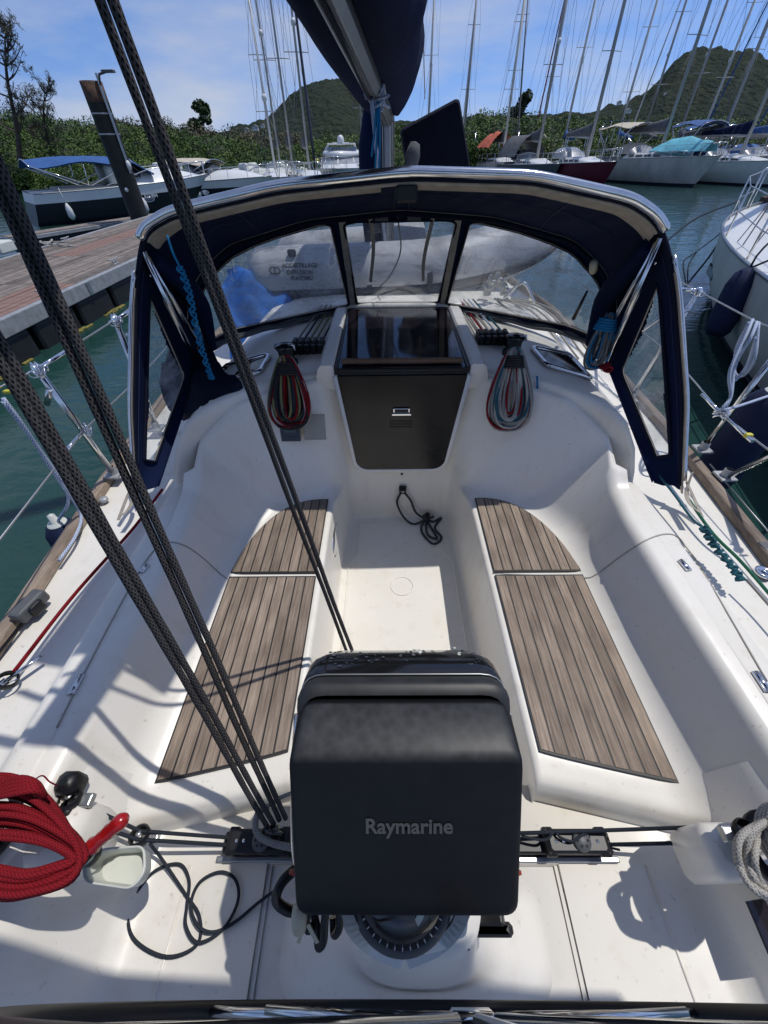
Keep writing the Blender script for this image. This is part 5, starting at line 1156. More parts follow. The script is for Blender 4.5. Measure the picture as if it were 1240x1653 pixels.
# ------------------------------------------------------------------ coils
def coil(name, top, n, w, hgt, cols, label, parent_group, N0, r_=.0055, depth=.05, wrap='rope_black', seed=1, splay=.35):
    """hanging hank: loops from a winch, in the plane whose outward normal is N0"""
    rnd = random.Random(seed); N0 = np.array(N0, float); N0 /= np.linalg.norm(N0); X0 = np.cross([0, 0, 1], N0); X0 /= np.linalg.norm(X0); X0 *= np.sign(X0[0]) or 1; Z0 = np.cross(N0, X0); Z0 *= np.sign(Z0[2])
    t = thing(name, top, label, 'rope coil', parent_group); by = {}
    for i in range(n):
        c = cols[i % len(cols)]; k = rnd.uniform(.18, 1.0); ww = w*k*.5; hh = hgt*(.78+.22*k)*rnd.uniform(.93, 1.03); dd = rnd.uniform(.0, depth); ox = rnd.uniform(-.012, .012); P = []
        for a in np.linspace(0, 2*math.pi, 30, endpoint=False):
            s_ = math.sin(a); v = (1-math.cos(a))/2; wd = ww*(abs(s_)**.8)*(.35+.75*v)/.85
            P.append(np.array(top)+X0*(math.copysign(wd, s_)+ox)-Z0*hh*v+N0*(dd*(.3+.7*v)+.01+.006*math.sin(3*a+i)))
        by.setdefault(c, MB()).tube(P, r_*rnd.uniform(.9, 1.1), 6, closed=True)
    for c, mb in by.items(): mb.build('loops', c, t)
    m = MB()
    for q in range(5): m.tube([np.array(top)-Z0*(hgt*.10+q*.011)+X0*.030*math.cos(a)*(1.2+.1*q)+N0*(.03+.032*math.sin(a)) for a in np.linspace(0, 6.283, 18, endpoint=False)], r_*1.15, 6, closed=True)
    m.build('wrapping', wrap, t); return t
tp = at(463, 562, pl=(np.array([-.5, 1.60, .42])+BN*.05, BN)); tp = at(463, 575, y=1.83)
coil('rope_coil', tp, 42, .20, .33, ['line_black', 'blackpl', 'rope_red', 'blackpl', 'rope_olive', 'rope_red', 'line_black', 'rope_white', 'blackpl'], 'dark coil of black, red and olive line hanging on the port bulkhead', None, BN, .0058, .06, 'blackpl', 3)
tp = at(829, 562, y=1.83)
coil('rope_coil', tp, 46, .215, .37, ['rope_white', 'rope_grey', 'rope_white', 'rope_teal', 'rope_grey', 'rope_red', 'rope_grey', 'rope_teal', 'rope_white'], 'pale coil of grey, teal and red line hanging on the starboard bulkhead', None, BN, .0058, .06, 'blackpl', 5)
m = MB(); tk = at(868, 655, y=1.76)
for k in range(14): a = np.array([random.uniform(-1, 1), random.uniform(-1, 1), random.uniform(-1, 1)])*.016; m.tube([tk+a, tk+a*.2+np.array([0, -.01, .01]), tk-a], .005, 5)
m.tube(catmull([tk, tk+np.array([-.01, .01, .05]), tk+np.array([-.03, .03, .14])], 8), .005, 6)
tag(m.build('stopper_knot', 'rope_blue'), 'small bright blue knot beside the starboard rope coil', 'knot')

# black painter knotted on the sole
e0 = at(650, 790, y=1.842); k1 = at(688, 838, z=.02)
t = thing('tether_rope', (e0[0], e0[1], 0), 'black knotted rope hanging from the companionway eye onto the sole', 'rope')
m = MB(); m.box(e0+np.array([0, -.006, .012]), (.045, .014, .04), bev=.005); m.tube([e0+np.array([.018*math.cos(a), -.02, .018*math.sin(a)]) for a in np.linspace(0, 6.28, 14, endpoint=False)], .004, 6, closed=True); m.build('eye_plate', 'blackpl', t)
m = MB(); m.tube(catmull([e0+np.array([-.012, -.02, -.01]), at(641, 812, y=1.825), at(652, 835, y=1.80)*np.array([1, 1, 1]), at(668, 846, z=.012), k1], 20), .0075, 8)
m.tube(catmull([e0+np.array([.012, -.02, -.01]), at(663, 808, y=1.825), at(672, 828, y=1.81), k1], 16), .0075, 8)
m.tube(catmull([k1, at(700, 842, z=.012), at(712, 836, z=.012), at(702, 852, z=.01), at(713, 868, z=.01), at(700, 878, z=.01), at(684, 864, z=.01), at(680, 850, z=.01), k1+np.array([0, 0, .012])], 40), .0075, 8)
m.tube(catmull([k1, at(700, 858, z=.012), at(706, 870, z=.014), at(690, 862, z=.014), k1], 24), .0075, 8)
for q in range(4): m.tube([k1+np.array([.018*math.cos(a), .018*math.sin(a), .008+.008*q+.01*math.sin(2*a)]) for a in np.linspace(0, 6.28, 14, endpoint=False)], .0075, 8, closed=True)
m.tube(catmull([k1, at(700, 834, z=.015)], 4), .007, 7); m.build('cord', 'rope_black', t)

# ================================================================== SPRAYHOOD
SH = thing('sprayhood', (0, 2.1, 1.0), 'navy canvas sprayhood with clear vinyl windows over the companionway', 'sprayhood')
WK = [0, .2, .4, .48, .53, .62, .8, 1.0]
def rowset(left):
    A = [(1.24, 1.32, .665), (1.17, 1.50, 1.02), (1.045, 1.69, 1.40), (.965, 1.745, 1.545), (.90, 1.75, 1.60), (.79, 1.75, 1.648), (.43, 1.75, 1.710), (0, 1.75, 1.725)]
    if left: A = [(1.22, 1.33, .665), (1.165, 1.50, 1.00), (1.075, 1.69, 1.37), (1.01, 1.745, 1.525), (.965, 1.75, 1.585), (.85, 1.75, 1.63), (.45, 1.75, 1.695), (0, 1.75, 1.725)]
    B = [(1.15, 1.37, .665), (1.075, 1.88, .955), (1.09, 2.07, 1.14), (1.10, 2.20, 1.24), (1.05, 2.32, 1.33), (.90, 2.43, 1.435), (.48, 2.46, 1.53), (0, 2.46, 1.565)]
    C = [(1.14, 1.38, .665), (1.06, 1.90, .945), (1.085, 2.02, .955), (1.09, 2.14, .96), (1.10, 2.24, .965), (1.00, 2.42, .975), (.50, 2.76, .992), (0, 2.93, 1.0)]
    sgn = -1 if left else 1
    return [np.array([(sgn*x, y, z) for x, y, z in q]) for q in (A, B, C)]
NW = 150
def samp(K, ws):
    d = np.linspace(0, 1, 600); M0 = np.stack([np.interp(d, WK, K[:, j]) for j in range(3)], 1); ker = np.hanning(61); ker /= ker.sum()
    pad = np.vstack([2*M0[0]-M0[1:31][::-1], M0, M0[-31:-1][::-1]*np.array([-1, 1, 1])]); S_ = np.stack([np.convolve(pad[:, j], ker, 'valid')[:600] for j in range(3)], 1)
    return np.stack([np.interp(ws, d, S_[:, j]) for j in range(3)], 1)
ws = np.linspace(0, 1, NW)
allA, allB, allC = [], [], []
for left in (True, False):
    A, B, C = [samp(K, ws) for K in rowset(left)]
    if left: allA += list(A); allB += list(B); allC += list(C)
    else: allA += list(A[::-1][1:]); allB += list(B[::-1][1:]); allC += list(C[::-1][1:])
allA, allB, allC = map(np.array, (allA, allB, allC)); WW = np.concatenate([ws, 2-ws[::-1][1:]])   # 0 port foot .. 1 centre .. 2 starboard foot
def inpoly(x, y, P):
    c = False; n = len(P)
    for i in range(n):
        x1, y1 = P[i]; x2, y2 = P[(i+1) % n]
        if (y1 > y) != (y2 > y) and x < (x2-x1)*(y-y1)/(y2-y1)+x1: c = not c
    return c
def roundpoly(P, r_, n=6):
    o = []
    for i in range(len(P)):
        a, b_, c = [np.array(P[j % len(P)], float) for j in (i-1, i, i+1)]; u = a-b_; v = c-b_; lu, lv = np.linalg.norm(u), np.linalg.norm(v); rr = r_[i] if hasattr(r_, '__len__') else r_
        s = b_+u*min(rr/lu, .48); e = b_+v*min(rr/lv, .48)
        for t in np.linspace(0, 1, n): o.append(tuple((1-t)**2*s+2*t*(1-t)*b_+t*t*e))
    return o
# windows of the windscreen, drawn in (w, t)
centre_win = roundpoly([(.878, .055), (1.122, .055), (1.108, .93), (.892, .93)], .03)
port_win = roundpoly([(.565, .15), (.70, .07), (.852, .05), (.872, .93), (.60, .92), (.43, .84), (.44, .40)], [.07, .04, .03, .03, .08, .06, .07])
star_win = [(2-x, y) for x, y in port_win]
NT1, NT2 = 34, 64
def surf(rowsA, rowsB, w, t, bulge=0.0):
    i = np.interp(w, WW, np.arange(len(WW))); k = int(min(i, len(WW)-2)); f = i-k
    a = rowsA[k]*(1-f)+rowsA[k+1]*f; b_ = rowsB[k]*(1-f)+rowsB[k+1]*f
    p = a+(b_-a)*t; s = math.sin(math.pi*t)*bulge
    p = p+np.array([0, 0, s]) if w > .5 and w < 1.5 else p+np.array([math.copysign(s*.6, w-1), 0, 0])
    wr = .0045*math.sin(w*47+t*5)*math.sin(math.pi*t)+.003*math.sin(w*131+t*9)*math.sin(math.pi*t)
    return p+np.array([0, .4*wr, wr])
def cloth_with_windows(rA, rB, nt, wins, bulge, nm, frac=1.0):
    T = np.linspace(0, 1, nt+1); rows = [[surf(rA, rB, w, t, bulge) for w in WW] for t in T]
    m = MB(); base = [p for r_ in rows for p in r_]; n = len(WW); fs = []
    wm = [MB() for _ in wins]; wf = [[] for _ in wins]
    for i in range(nt):
        for j in range(n-1):
            wc, tc_ = (WW[j]+WW[j+1])/2, (T[i]+T[i+1])/2; f = (i*n+j, i*n+j+1, (i+1)*n+j+1, (i+1)*n+j); hit = None
            for q, P in enumerate(wins):
                if inpoly(wc, tc_, P): hit = q
            (fs if hit is None else wf[hit]).append(f)
    m.add(base, fs); o = m.build(nm, 'navy', SH, fix=False); outs = []
    for q, P in enumerate(wins):
        used = sorted({v for f in wf[q] for v in f}); mp_ = {v: i for i, v in enumerate(used)}
        x = MB(); x.add([base[v]+np.array([0, .002, 0]) for v in used], [tuple(mp_[v] for v in f) for f in wf[q]]); outs.append(x.build('clear_window', 'clearold' if nm == 'side_canvas' else 'clear', SH, fix=False))
        b_ = MB(); pts = [surf(rA, rB, x_, y_, bulge)+np.array([0, -.004, .002]) for x_, y_ in P]; b_.tube(pts, .0085, 6, closed=True); b_.build('window_binding', 'navytrim', SH)
        b2 = MB(); c = sum(pts)/len(pts); b2.tube([p+(c-p)*.018+np.array([0, -.004, .002]) for p in pts], .0032, 5, closed=True); b2.build('window_stitching', 'beige', SH)
    return o, outs
tri_p = roundpoly([(.43, .24), (.225, .93), (.05, .72), (.07, .30)], [.04, .05, .02, .02])
tri_s = [(2-x, y) for x, y in tri_p]
cloth_with_windows(allA, allB, NT1, [tri_p, tri_s], .018, 'side_canvas')
cloth_with_windows(allB, allC, NT2, [port_win, centre_win, star_win], .0, 'windscreen_canvas')
# outer skin a few mm away so that the cloth has a thickness at its aft edge
m = MB(); m.tube(allA[2:-2:2]+np.array([0, -.004, -.004]), .010, 7); m.build('aft_hem', 'navytrim', SH)
sel = [i for i, w_ in enumerate(WW) if .50 <= w_ <= 1.515]
m = MB(); P = allA[sel]+np.array([0, -.012, .012]); m.tube(P, .0165, 14); m.build('grab_bar', 'steel', SH)
m = MB(); P2 = allA[sel]+np.array([0, .006, -.016]); m.tube(P2[2:-2], .008, 8); m.build('bar_piping', 'beige', SH)
for lo, hi in ((.52, .965), (.985, 1.495)):
    idx = [i for i, w_ in enumerate(WW) if lo <= w_ <= hi]; rows = []
    for i in idx:
        a = allA[i]; b_ = allB[i]; d_ = (b_-a)/np.linalg.norm(b_-a); rows.append([a+d_*q+np.array([0, -.004, -.016-.01*math.sin(q*30)]) for q in (.004, .03, .065, .10, .115)])
    m = MB(); m.grid(rows); m.build('valance', 'beige', SH, fix=False)
for off, ma, rr, nm in ((0, 'beige', .0055, 'bow_piping'), (1, 'navytrim', .013, 'bow_sleeve')):
    idx = [i for i, w_ in enumerate(WW) if .42 <= w_ <= 1.58]; m = MB(); m.tube([allB[i]+np.array([0, -.008-.0*off, .002-.012*off]) for i in idx], rr, 7); m.build(nm, ma, SH)
# steel legs at either side, beige edging straps
for sd, A in ((-1, allA), (1, allA[::-1])):
    cor = A[int(NW*.49)]; m = MB(); m.tube([cor+np.array([0, 0, -.01]), np.array([sd*1.035, 1.93, .955])], .0125, 10); m.tube([cor+np.array([sd*.004, .02, -.03]), np.array([sd*1.03, 2.06, .95])], .010, 10); m.build('support_leg', 'steel', SH)
    m = MB(); P = [A[i]+np.array([sd*.008, -.016, 0]) for i in range(4, int(NW*.47), 3)]; m.tube(P, .0085, 8); m.build('aft_leg', 'steel', SH)
    m = MB(); P = [A[i]+np.array([-sd*.002, -.018, -.004]) for i in range(0, int(NW*.44), 3)]; m.ribbon(P, .022, (sd, -.3, 0)); m.build('edging', 'beige', SH)
    f = A[0]; m = MB()
    m.ribbon(catmull([f+np.array([0, 0, .10]), f+np.array([sd*.0, -.03, .02]), f+np.array([-sd*.01, -.09, -.0]), f+np.array([-sd*.015, -.16, .012])], 10), .026, (sd*.4, -.3, 1)); m.ribbon(catmull([f+np.array([0, 0, .05]), f+np.array([sd*.03, -.05, 0]), f+np.array([sd*.045, -.13, -.045])], 8), .022, (sd*.4, -.3, 1)); m.build('tie_strap', 'beige', SH)
    # rolled curtain panel inside the side
    m = MB(); m.tube(catmull([cor+np.array([0, .05, -.04]), np.array([sd*1.02, 2.12, 1.25]), np.array([sd*1.04, 2.16, 1.0])], 12), [.03, .035, .04, .045, .05, .05, .05, .045, .04, .035, .03, .025], 8); m.build('rolled_curtain', 'navy', SH)
# beige straps and zips beside the centre window
for w_ in (.875, 1.125):
    m = MB(); m.ribbon([surf(allB, allC, w_+.006*math.copysign(1, w_-1)*-t, t)+np.array([0, -.007, .002]) for t in np.linspace(0, 1, 14)], .034, (0, -1, .8)); m.build('zip_flap', 'beige', SH)
for w_, ph in ((.935, 0), (1.065, 2)):
    m = MB(); m.ribbon([surf(allB, allC, w_+.006*math.sin(t*6+ph), t)+np.array([0, -.012-.02*math.sin(t*3.1), .004]) for t in np.linspace(-.02, .66, 16)], .020, (0, -1, .8)); m.build('roll_up_strap', 'beige', SH)
for w_ in (.96, 1.03): 
    m = MB(); m.box(surf(allB, allC, w_, .05)+np.array([0, -.012, 0]), (.07, .008, .022), bev=.003); m.build('velcro_tab', 'greypl', SH)
m = MB(); m.tube(catmull([surf(allB, allC, .995, .05), surf(allB, allC, 1.0, .35)+np.array([.01, .02, .0]), surf(allB, allC, .98, .62)+np.array([0, .03, 0]), surf(allB, allC, .945, .78)+np.array([0, .03, 0]), surf(allB, allC, .955, .93)+np.array([0, .02, 0])], 26), .004, 6); tag(m.build('grey_line', 'rope_grey'), 'thin grey cord curving behind the middle window of the sprayhood', 'cord')
for w_ in (.70, .985, 1.015, 1.30):
    m = MB(); m.tube([surf(allA, allB, w_, t, .018)+np.array([0, -.004, -.003]) for t in np.linspace(.12, 1, 14)], .0022, 5); m.build('seam', 'stitch', SH)
for t_ in (.55,):
    m = MB(); m.tube([surf(allA, allB, w_, t_, .018)+np.array([0, -.004, -.003]) for w_ in np.linspace(.56, 1.44, 60)], .0016, 5); m.build('seam', 'stitch', SH)
for sd in (0, 2):
    m = MB(); m.tube([surf(allA, allB, abs(sd-w_), .10, .018)+np.array([0, -.004, 0]) for w_ in np.linspace(.03, .47, 30)], .0016, 5); m.build('seam', 'stitch', SH)
for k, (w_, t_) in enumerate(((.60, .12), (1.41, .13), (.46, .2), (1.54, .2))):
    m = MB(); m.lathe([(.008, 0), (.007, .003), (0, .004)], surf(allA, allB, w_, t_, .018)+np.array([0, -.004, -.002]), 10, axis=(0, -1, -.3)); m.build('snap_fastener', 'chrome', SH)
# folded skirt along the base
m = MB(); idx = [i for i, w_ in enumerate(WW) if .44 <= w_ <= 1.56]; m.tube([allC[i]+np.array([0, -.01, .006+.004*math.sin(i*.7)]) for i in idx], .016, 8); m.tube([allC[i]+np.array([0, -.035, .002+.004*math.sin(i*.5+1)]) for i in idx], .011, 8); m.build('base_skirt', 'greycanvas', SH)
m = MB(); m.box(allA[NW-1]+np.array([-.0, .02, -.045]), (.075, .06, .05), bev=.008); m.build('centre_buckle', 'blackpl', SH)
# small roll (torch) tucked in a starboard pocket and coiled lines there
m = MB(); P = surf(allB, allC, 2-.475, .20)+np.array([-.05, -.10, 0]); pp = at(958, 438, y=2.05); m.lathe([(0, 0), (.016, .001), (.018, .03), (.016, .062), (0, .063)], pp, 14, axis=(-.4, -.5, .6)); tag(m.build('paper_roll', 'cream'), 'short cream roll tucked under the starboard sprayhood corner', 'roll')
a, b_ = at(948, 470, y=2.25), at(926, 514, y=2.35); m = MB(); m.tube([a, b_], [.006, .012], 8); m.build('strap_tail', 'blackpl', SH)
coil('rope_bundle', at(985, 505, y=1.98), 16, .10, .26, ['rope_grey', 'rope_white', 'rope_grey', 'line_black', 'rope_blue'], 'bundle of grey and white lines stuffed in the starboard corner of the sprayhood', None, (-.4, -.9, .2), .0048, .05, 'rope_blue', 9)
m = MB(); 
for k in range(6): q = at(978, 592, y=1.85); m.tube([q+np.array([.02*math.cos(a+k), .01*k-.03, .012*math.sin(a)]) for a in np.linspace(0, 6.28, 10, endpoint=False)], .006, 6, closed=True)
tag(m.build('red_line_knot', 'rope_red'), 'small red line wrapped at the foot of the starboard bundle', 'knot')
# bright blue chain knotted line hanging at port
def chain(P, r_, w_, nm, mt, lab, cat='line', n=16, tail=True, seed=2):
    C = catmull(P, n*4+1); m = MB(); pts = []
    for i, p in enumerate(C):
        a = i*math.pi/2; t_ = C[min(i+1, len(C)-1)]-C[max(i-1, 0)]; t_ /= np.linalg.norm(t_); s1 = np.cross(t_, [0.1, 1, .2]); s1 /= np.linalg.norm(s1); s2 = np.cross(t_, s1)
        pts.append(p+s1*w_*math.cos(a*1.0)+s2*w_*.8*math.sin(a*2.0))
    m.tube(catmull(pts, len(pts)*3), r_, 6); pts2 = []
    for i, p in enumerate(C):
        a = i*math.pi/2+2.1; t_ = C[min(i+1, len(C)-1)]-C[max(i-1, 0)]; t_ /= np.linalg.norm(t_); s1 = np.cross(t_, [0.1, 1, .2]); s1 /= np.linalg.norm(s1); s2 = np.cross(t_, s1); pts2.append(p+s1*w_*math.cos(a)+s2*w_*math.sin(a*2+1))
    m.tube(catmull(pts2, len(pts2)*3), r_, 6)
    return tag(m.build(nm, mt), lab, cat)
P = [at(x, y, y=yy) for x, y, yy in ((270, 380, 1.70), (278, 405, 1.70), (290, 430, 1.70), (305, 470, 1.71), (315, 520, 1.73), (325, 560, 1.74), (338, 600, 1.74), (343, 612, 1.73))]
m = MB(); m.tube(catmull(P[:3], 8), .004, 6); tag(m.build('hanging_line', 'rope_blue'), 'thin blue line tied to the port end of the grab bar', 'line')
chain(P[2:], .0042, .011, 'chain_sinnet', 'rope_blue', 'bright blue line knotted into a chain, hanging at the port side of the sprayhood', n=13)
P = [at(1135, 850, z=.70), at(1155, 882, z=.67), at(1178, 910, z=.665), at(1198, 937, z=.665)]
chain(P, .0055, .012, 'chain_sinnet', 'rope_teal', 'dark teal line knotted into a chain lying on the starboard coaming', n=8)
m = MB(); m.tube(catmull([at(1060, 762, z=.69), at(1090, 800, z=.68), at(1118, 838, z=.67), at(1137, 852, z=.69)], 14), .005, 6); tag(m.build('teal_line', 'rope_teal'), 'teal line leading from under the sprayhood to the chain knot', 'line')

# ================================================================== BOOM, MAST, SAIL BAG
mb0 = np.array([-.06, 3.9, 0]); 
MT = thing('mast', (-.06, 3.95, .95), 'silver aluminium mast of the yacht rising behind the sprayhood', 'mast')
m = MB(); rows = [[(-.06+.055*math.cos(a), 3.95+.085*math.sin(a), z) for a in np.linspace(0, 6.283, 20, endpoint=False)] for z in (.95, 2, 6, 14)]; m.grid(rows, closed_u=True); m.build('mast_tube', 'alu', MT)
m = MB(); m.box((-.06, 3.862, 3.5), (.022, .012, 5.2), bev=.002); m.build('luff_track', 'alu', MT)
for x in (-.10, -.085, -.03, -.015): m = MB(); m.tube([(x, 3.84, 1.0), (x*.8, 3.86, 9)], .005, 5); m.build('halyard_tail', 'line_black' if x < -.05 else 'rope_grey', MT)
B0 = np.array([-.065, 3.80, 1.985]); B1 = np.array([-.36, .62, 2.32])
bd = (B1-B0)/np.linalg.norm(B1-B0); bs = np.cross(bd, [0, 0, 1]); bs /= np.linalg.norm(bs); bu = np.cross(bs, bd)
BM = thing('boom', B0, 'grey aluminium boom running aft overhead from the mast', 'boom')
m = MB(); rows = [[p+bs*.050*x+bu*.085*y for x, y in ((-.55, -1), (.55, -1), (.95, -.7), (1, 0), (.8, .8), (.3, 1), (-.3, 1), (-.8, .8), (-1, 0), (-.95, -.7))] for p in (B0, B1)]
m.grid(rows, closed_u=True, smooth=False); m.add(rows[0], [tuple(range(10))], False); m.add(rows[1], [tuple(range(10))], False); m.build('boom_section', 'alu', BM)
m = MB(); 
for k in (-.5, .5): m.box((B0+B1)/2+bs*.030*k-bu*.0875, (.006, 3.1, .006), np.array([bs, bd, bu]).T)
m.build('underside_track', 'greypl', BM)
m = MB(); q = B0+bd*1.35; m.tube(catmull([B0+bd*.75-bu*.09, B0+bd*1.0-bu*.10+bs*.01, B0+bd*1.6-bu*.095, B0+bd*2.1-bu*.09], 14), .006, 6); m.build('reef_line', 'line_black', BM)
m = MB(); m.box(B0+bd*-.03, (.06, .12, .12), bev=.01); m.build('gooseneck', 'alu', BM)
# kicker (vang) strut & blue line bunch
m = MB(); m.tube([B0+bd*.85-bu*.09, np.array([-.06, 3.84, 1.02])], .011, 8); tag(m.build('vang_tackle', 'rope_fender'), 'blue flecked vang line slanting from the boom down to the mast foot', 'rope')
c = at(606, 135, y=3.0); t = thing('blue_line_bunch', c, 'bunch of blue and white line tied under the boom near the mast', 'rope bunch')
m = MB()
for k in range(22):
    P = [c+np.array([random.gauss(0, .03), random.gauss(0, .03), random.gauss(0, .045)]) for _ in range(5)]; m.tube(catmull(P, 16), .006, 5)
m.build('loops', 'rope_fender', t); m = MB()
for k in range(3): m.tube(catmull([c, c+np.array([.01*k, 0, -.12]), c+np.array([.02*k-.03, .02, -.28-.05*k])], 10), .006, 5)
m.build('tails', 'rope_blue', t)
# lazy bag
BG = thing('sail_bag', (B0+B1)/2+np.array([0, 0, .3]), 'navy canvas stack bag with the stowed mainsail along the boom', 'sail bag')
for sd in (1, -1):
    rows = []
    for i in range(40):
        q = i/39; p = B0+bd*(.02+2.92*q); wv = .02*math.sin(q*23+sd)+.012*math.sin(q*51); big = .12+.09*math.sin(min(q*2.6, 1)*1.57)-.06*q; hs = 1-.42*q
        if sd < 0: big *= 1.02
        prof = [(.052, -.03), (.10+big*.15, -.045), (.07+big*.9, .05*hs), (.075+big+wv, .20*hs), (.07+big*.9, .36*hs), (.05+big*.5, .50*hs), (.02, .58*hs)]
        end = 1.0 if q > .06 else .75+.25*q/.06
        rows.append([p+bs*sd*x*end+bu*(z) for x, z in fillet([(a, 0, b_) for a, b_ in prof], [0, .03, .06, .06, .06, .05, 0], 3) for x, z in [(x if False else 0, 0)]] if False else [p+bs*sd*P_[0]*end+bu*P_[2] for P_ in fillet([(a, 0, b_) for a, b_ in prof], [0, .03, .06, .06, .06, .05, 0], 3)])
    m = MB(); m.grid(rows); m.build('bag_side', 'navy', BG, fix=False)
    m = MB(); m.tube([r_[-1] for r_ in rows], .012, 6); m.build('zip', 'navytrim', BG)
m = MB(); fr_ = []
for a in np.linspace(-.2, math.pi*1.02, 18): fr_.append(B0-bd*.06+bs*(.02+.155*math.sin(a)*1.0)+bu*(.34-.42*math.cos(a)*.9+.0))
m.tube(fr_, .008, 6); m.build('bag_hem', 'beige', BG)
rows = [[B0-bd*(.02+.05*q)+bs*(.02+.15*math.sin(a)*k)+bu*(.34-.38*math.cos(a)*k) for a in np.linspace(0, math.pi*2, 20)] for k, q in ((1, 1), (.8, .6), (.0, .2))]
m = MB(); m.grid(rows); m.build('bag_front', 'navy', BG, fix=False)
# navy collar round the mast and the wedge shaped cover beside it
m = MB(); rows = [[(-.06+x*k, 3.92+y*k, z) for x, y in [(.16*math.cos(a)-.04, .14*math.sin(a)) for a in np.linspace(0, 6.283, 16, endpoint=False)]] for z, k in ((1.15, .75), (1.5, .95), (1.8, .9), (2.0, .6))]
rows = [[(p[0]*.8-.085, p[1]+.12, p[2]) for p in r_] for r_ in rows]; m.grid(rows, closed_u=True); tag(m.build('mast_collar', 'navy'), 'loose navy cloth bunched at the port side of the mast', 'cloth')
pts = [at(x, y, y=4.25) for x, y in ((646, 208), (740, 157), (762, 292), (662, 310))]; pp = roundpoly([(p[0], p[2]) for p in pts], .035)
W_ = thing('wedge_cover', ((pts[0]+pts[2])/2), 'black navy wedge shaped cushion cover standing right of the mast', 'cover')
m = MB(); r1 = []
for y, k in ((4.16, .93), (4.18, .985), (4.24, 1.0), (4.42, 1.0), (4.48, .985), (4.50, .93)):
    cx_, cz_ = np.mean([p[0] for p in pp]), np.mean([p[1] for p in pp]); r1.append([(cx_+(x-cx_)*k, y, cz_+(z-cz_)*k) for x, z in pp])
m.grid(r1, closed_u=True); m.add(r1[0], [tuple(range(len(pp)))]); m.add(r1[-1], [tuple(range(len(pp)))]); m.build('cover', 'wedge', W_)
q = at(664, 262, y=3.98); m = MB(); m.lathe([(0, .12), (.035, .11), (.055, .05), (.052, -.08), (.06, -.14), (0, -.15)], q, 14, axis=(.25, 0, 1)); tag(m.build('winch_cover', 'greycanvas'), 'small grey blue cover at the foot of the navy wedge', 'cover')
# own shrouds and lines near the mast
for x0, y0, x1, y1, Y in ((682, 0, 686, 160, 5.0), ):
    m = MB(); m.tube([at(x0, y0, y=Y), at(x1, y1, y=Y)], .004, 5); tag(m.build('signal_halyard', 'rope_white'), 'thin pale halyard right of the sail bag', 'line')

# ------------------------------------------------------------------ dinghy on the foredeck
DG = thing('inflatable_dinghy', (0, 3.6, .9), 'grey inflatable dinghy lying across the deck, seen through the sprayhood windows', 'dinghy')
path = catmull([(-1.14, 3.42, 1.05), (-.9, 3.43, 1.07), (-.3, 3.44, 1.08), (.30, 3.47, 1.10), (.80, 3.66, 1.16), (1.22, 4.05, 1.24), (1.45, 4.7, 1.34)], 40)
m = MB(); rr = [.205]*40; rr[0] = .05; rr[1] = .12; rr[2] = .165; rr[3] = .19; m.tube(path, rr, 24); m.build('tube', 'hypalon', DG)
path2 = [p+np.array([-.02, .95, .02]) for p in catmull([(-1.12, 3.42, 1.02), (-.3, 3.5, 1.06), (.3, 3.6, 1.08)], 14)]
m = MB(); m.tube(path2, [.05]+[.18]*13, 20); m.build('tube', 'hypalon', DG)
for dz, rr_, nm in ((-.07, .028, 'rubbing_strake'), (-.115, .012, 'strake_edge')):
    m = MB(); P = []
    for i in range(2, 40):
        t_ = path[min(i+1, 39)]-path[i-1]; n_ = np.cross([0, 0, 1], t_); n_ /= np.linalg.norm(n_); n_ = -n_ if True else n_; P.append(path[i]+n_*(.194 if dz > -.1 else .168)*(-1 if n_[1] > 0 else 1)+np.array([0, 0, dz]))
    m.tube(P, rr_, 8, flat=.6); m.build(nm, 'strake', DG)
m = MB(); m.box((0, 3.9, .98), (1.7, .75, .06), bev=.02); m.build('hull_floor', 'hypalon', DG)
ty = 3.43-.186
def on_tube(px, py):
    v = at(px, py, d=1.0)-CAM; best = None
    for q in np.linspace(2.9, 3.9, 900):
        p = CAM+v*((q-CAM[1])/v[1])
        k = min(range(len(path)), key=lambda i: (path[i][0]-p[0])**2); dy, dz = p[1]-path[k][1], p[2]-path[k][2]
        if dy*dy+dz*dz <= .2065**2: return p, np.array([0, dy, dz])/math.hypot(dy, dz)
    return at(px, py, y=3.25), np.array([0, -1, 0.])
def dtext(s_, px, py, wpx, mt='dark'):
    p, nrm = on_tube(px, py); uy = np.cross(nrm, [1, 0, 0]); uy = -uy if uy[2] < 0 else uy
    w3 = np.linalg.norm(at(px+wpx/2, py, y=p[1])-at(px-wpx/2, py, y=p[1])); text_part(s_, .05, p+nrm*.003, (1, 0, .0), uy, mt, DG, width=w3, lift=.002, bold=.03)
dtext('ACCASTILLAGE', 484, 429, 58); dtext('DIFFUSION', 484, 440, 42); dtext('PLASTIMO', 488, 449, 36)
m = MB()
pl_c, ln_ = on_tube(444, 437); pl_c = pl_c+ln_*.004
for cxo, rot in ((-.018, 0), (.018, math.pi)): m.tube([pl_c+np.array([cxo+.018*math.cos(a+rot), -.002, .020*math.sin(a)]) for a in np.linspace(.9, 5.4, 18)], .0042, 6)
m.tube([pl_c+np.array([0, -.002, .03]), pl_c+np.array([0, -.002, -.034])], .004, 6); m.build('round_logo', 'dark', DG)
m = MB(); m.box(at(471, 408, y=3.30), (.06, .03, .045), bev=.01); m.build('rubber_cleat', 'strake', DG)
for x in (-.2, .25): m = MB(); m.ribbon(catmull([(x, 3.30, .92), (x, 3.24, 1.06), (x, 3.33, 1.20), (x, 3.6, 1.25)], 12), .04, (0, -1, .2)); m.build('lashing_strap', 'strake', DG)
m = MB(); rows = []
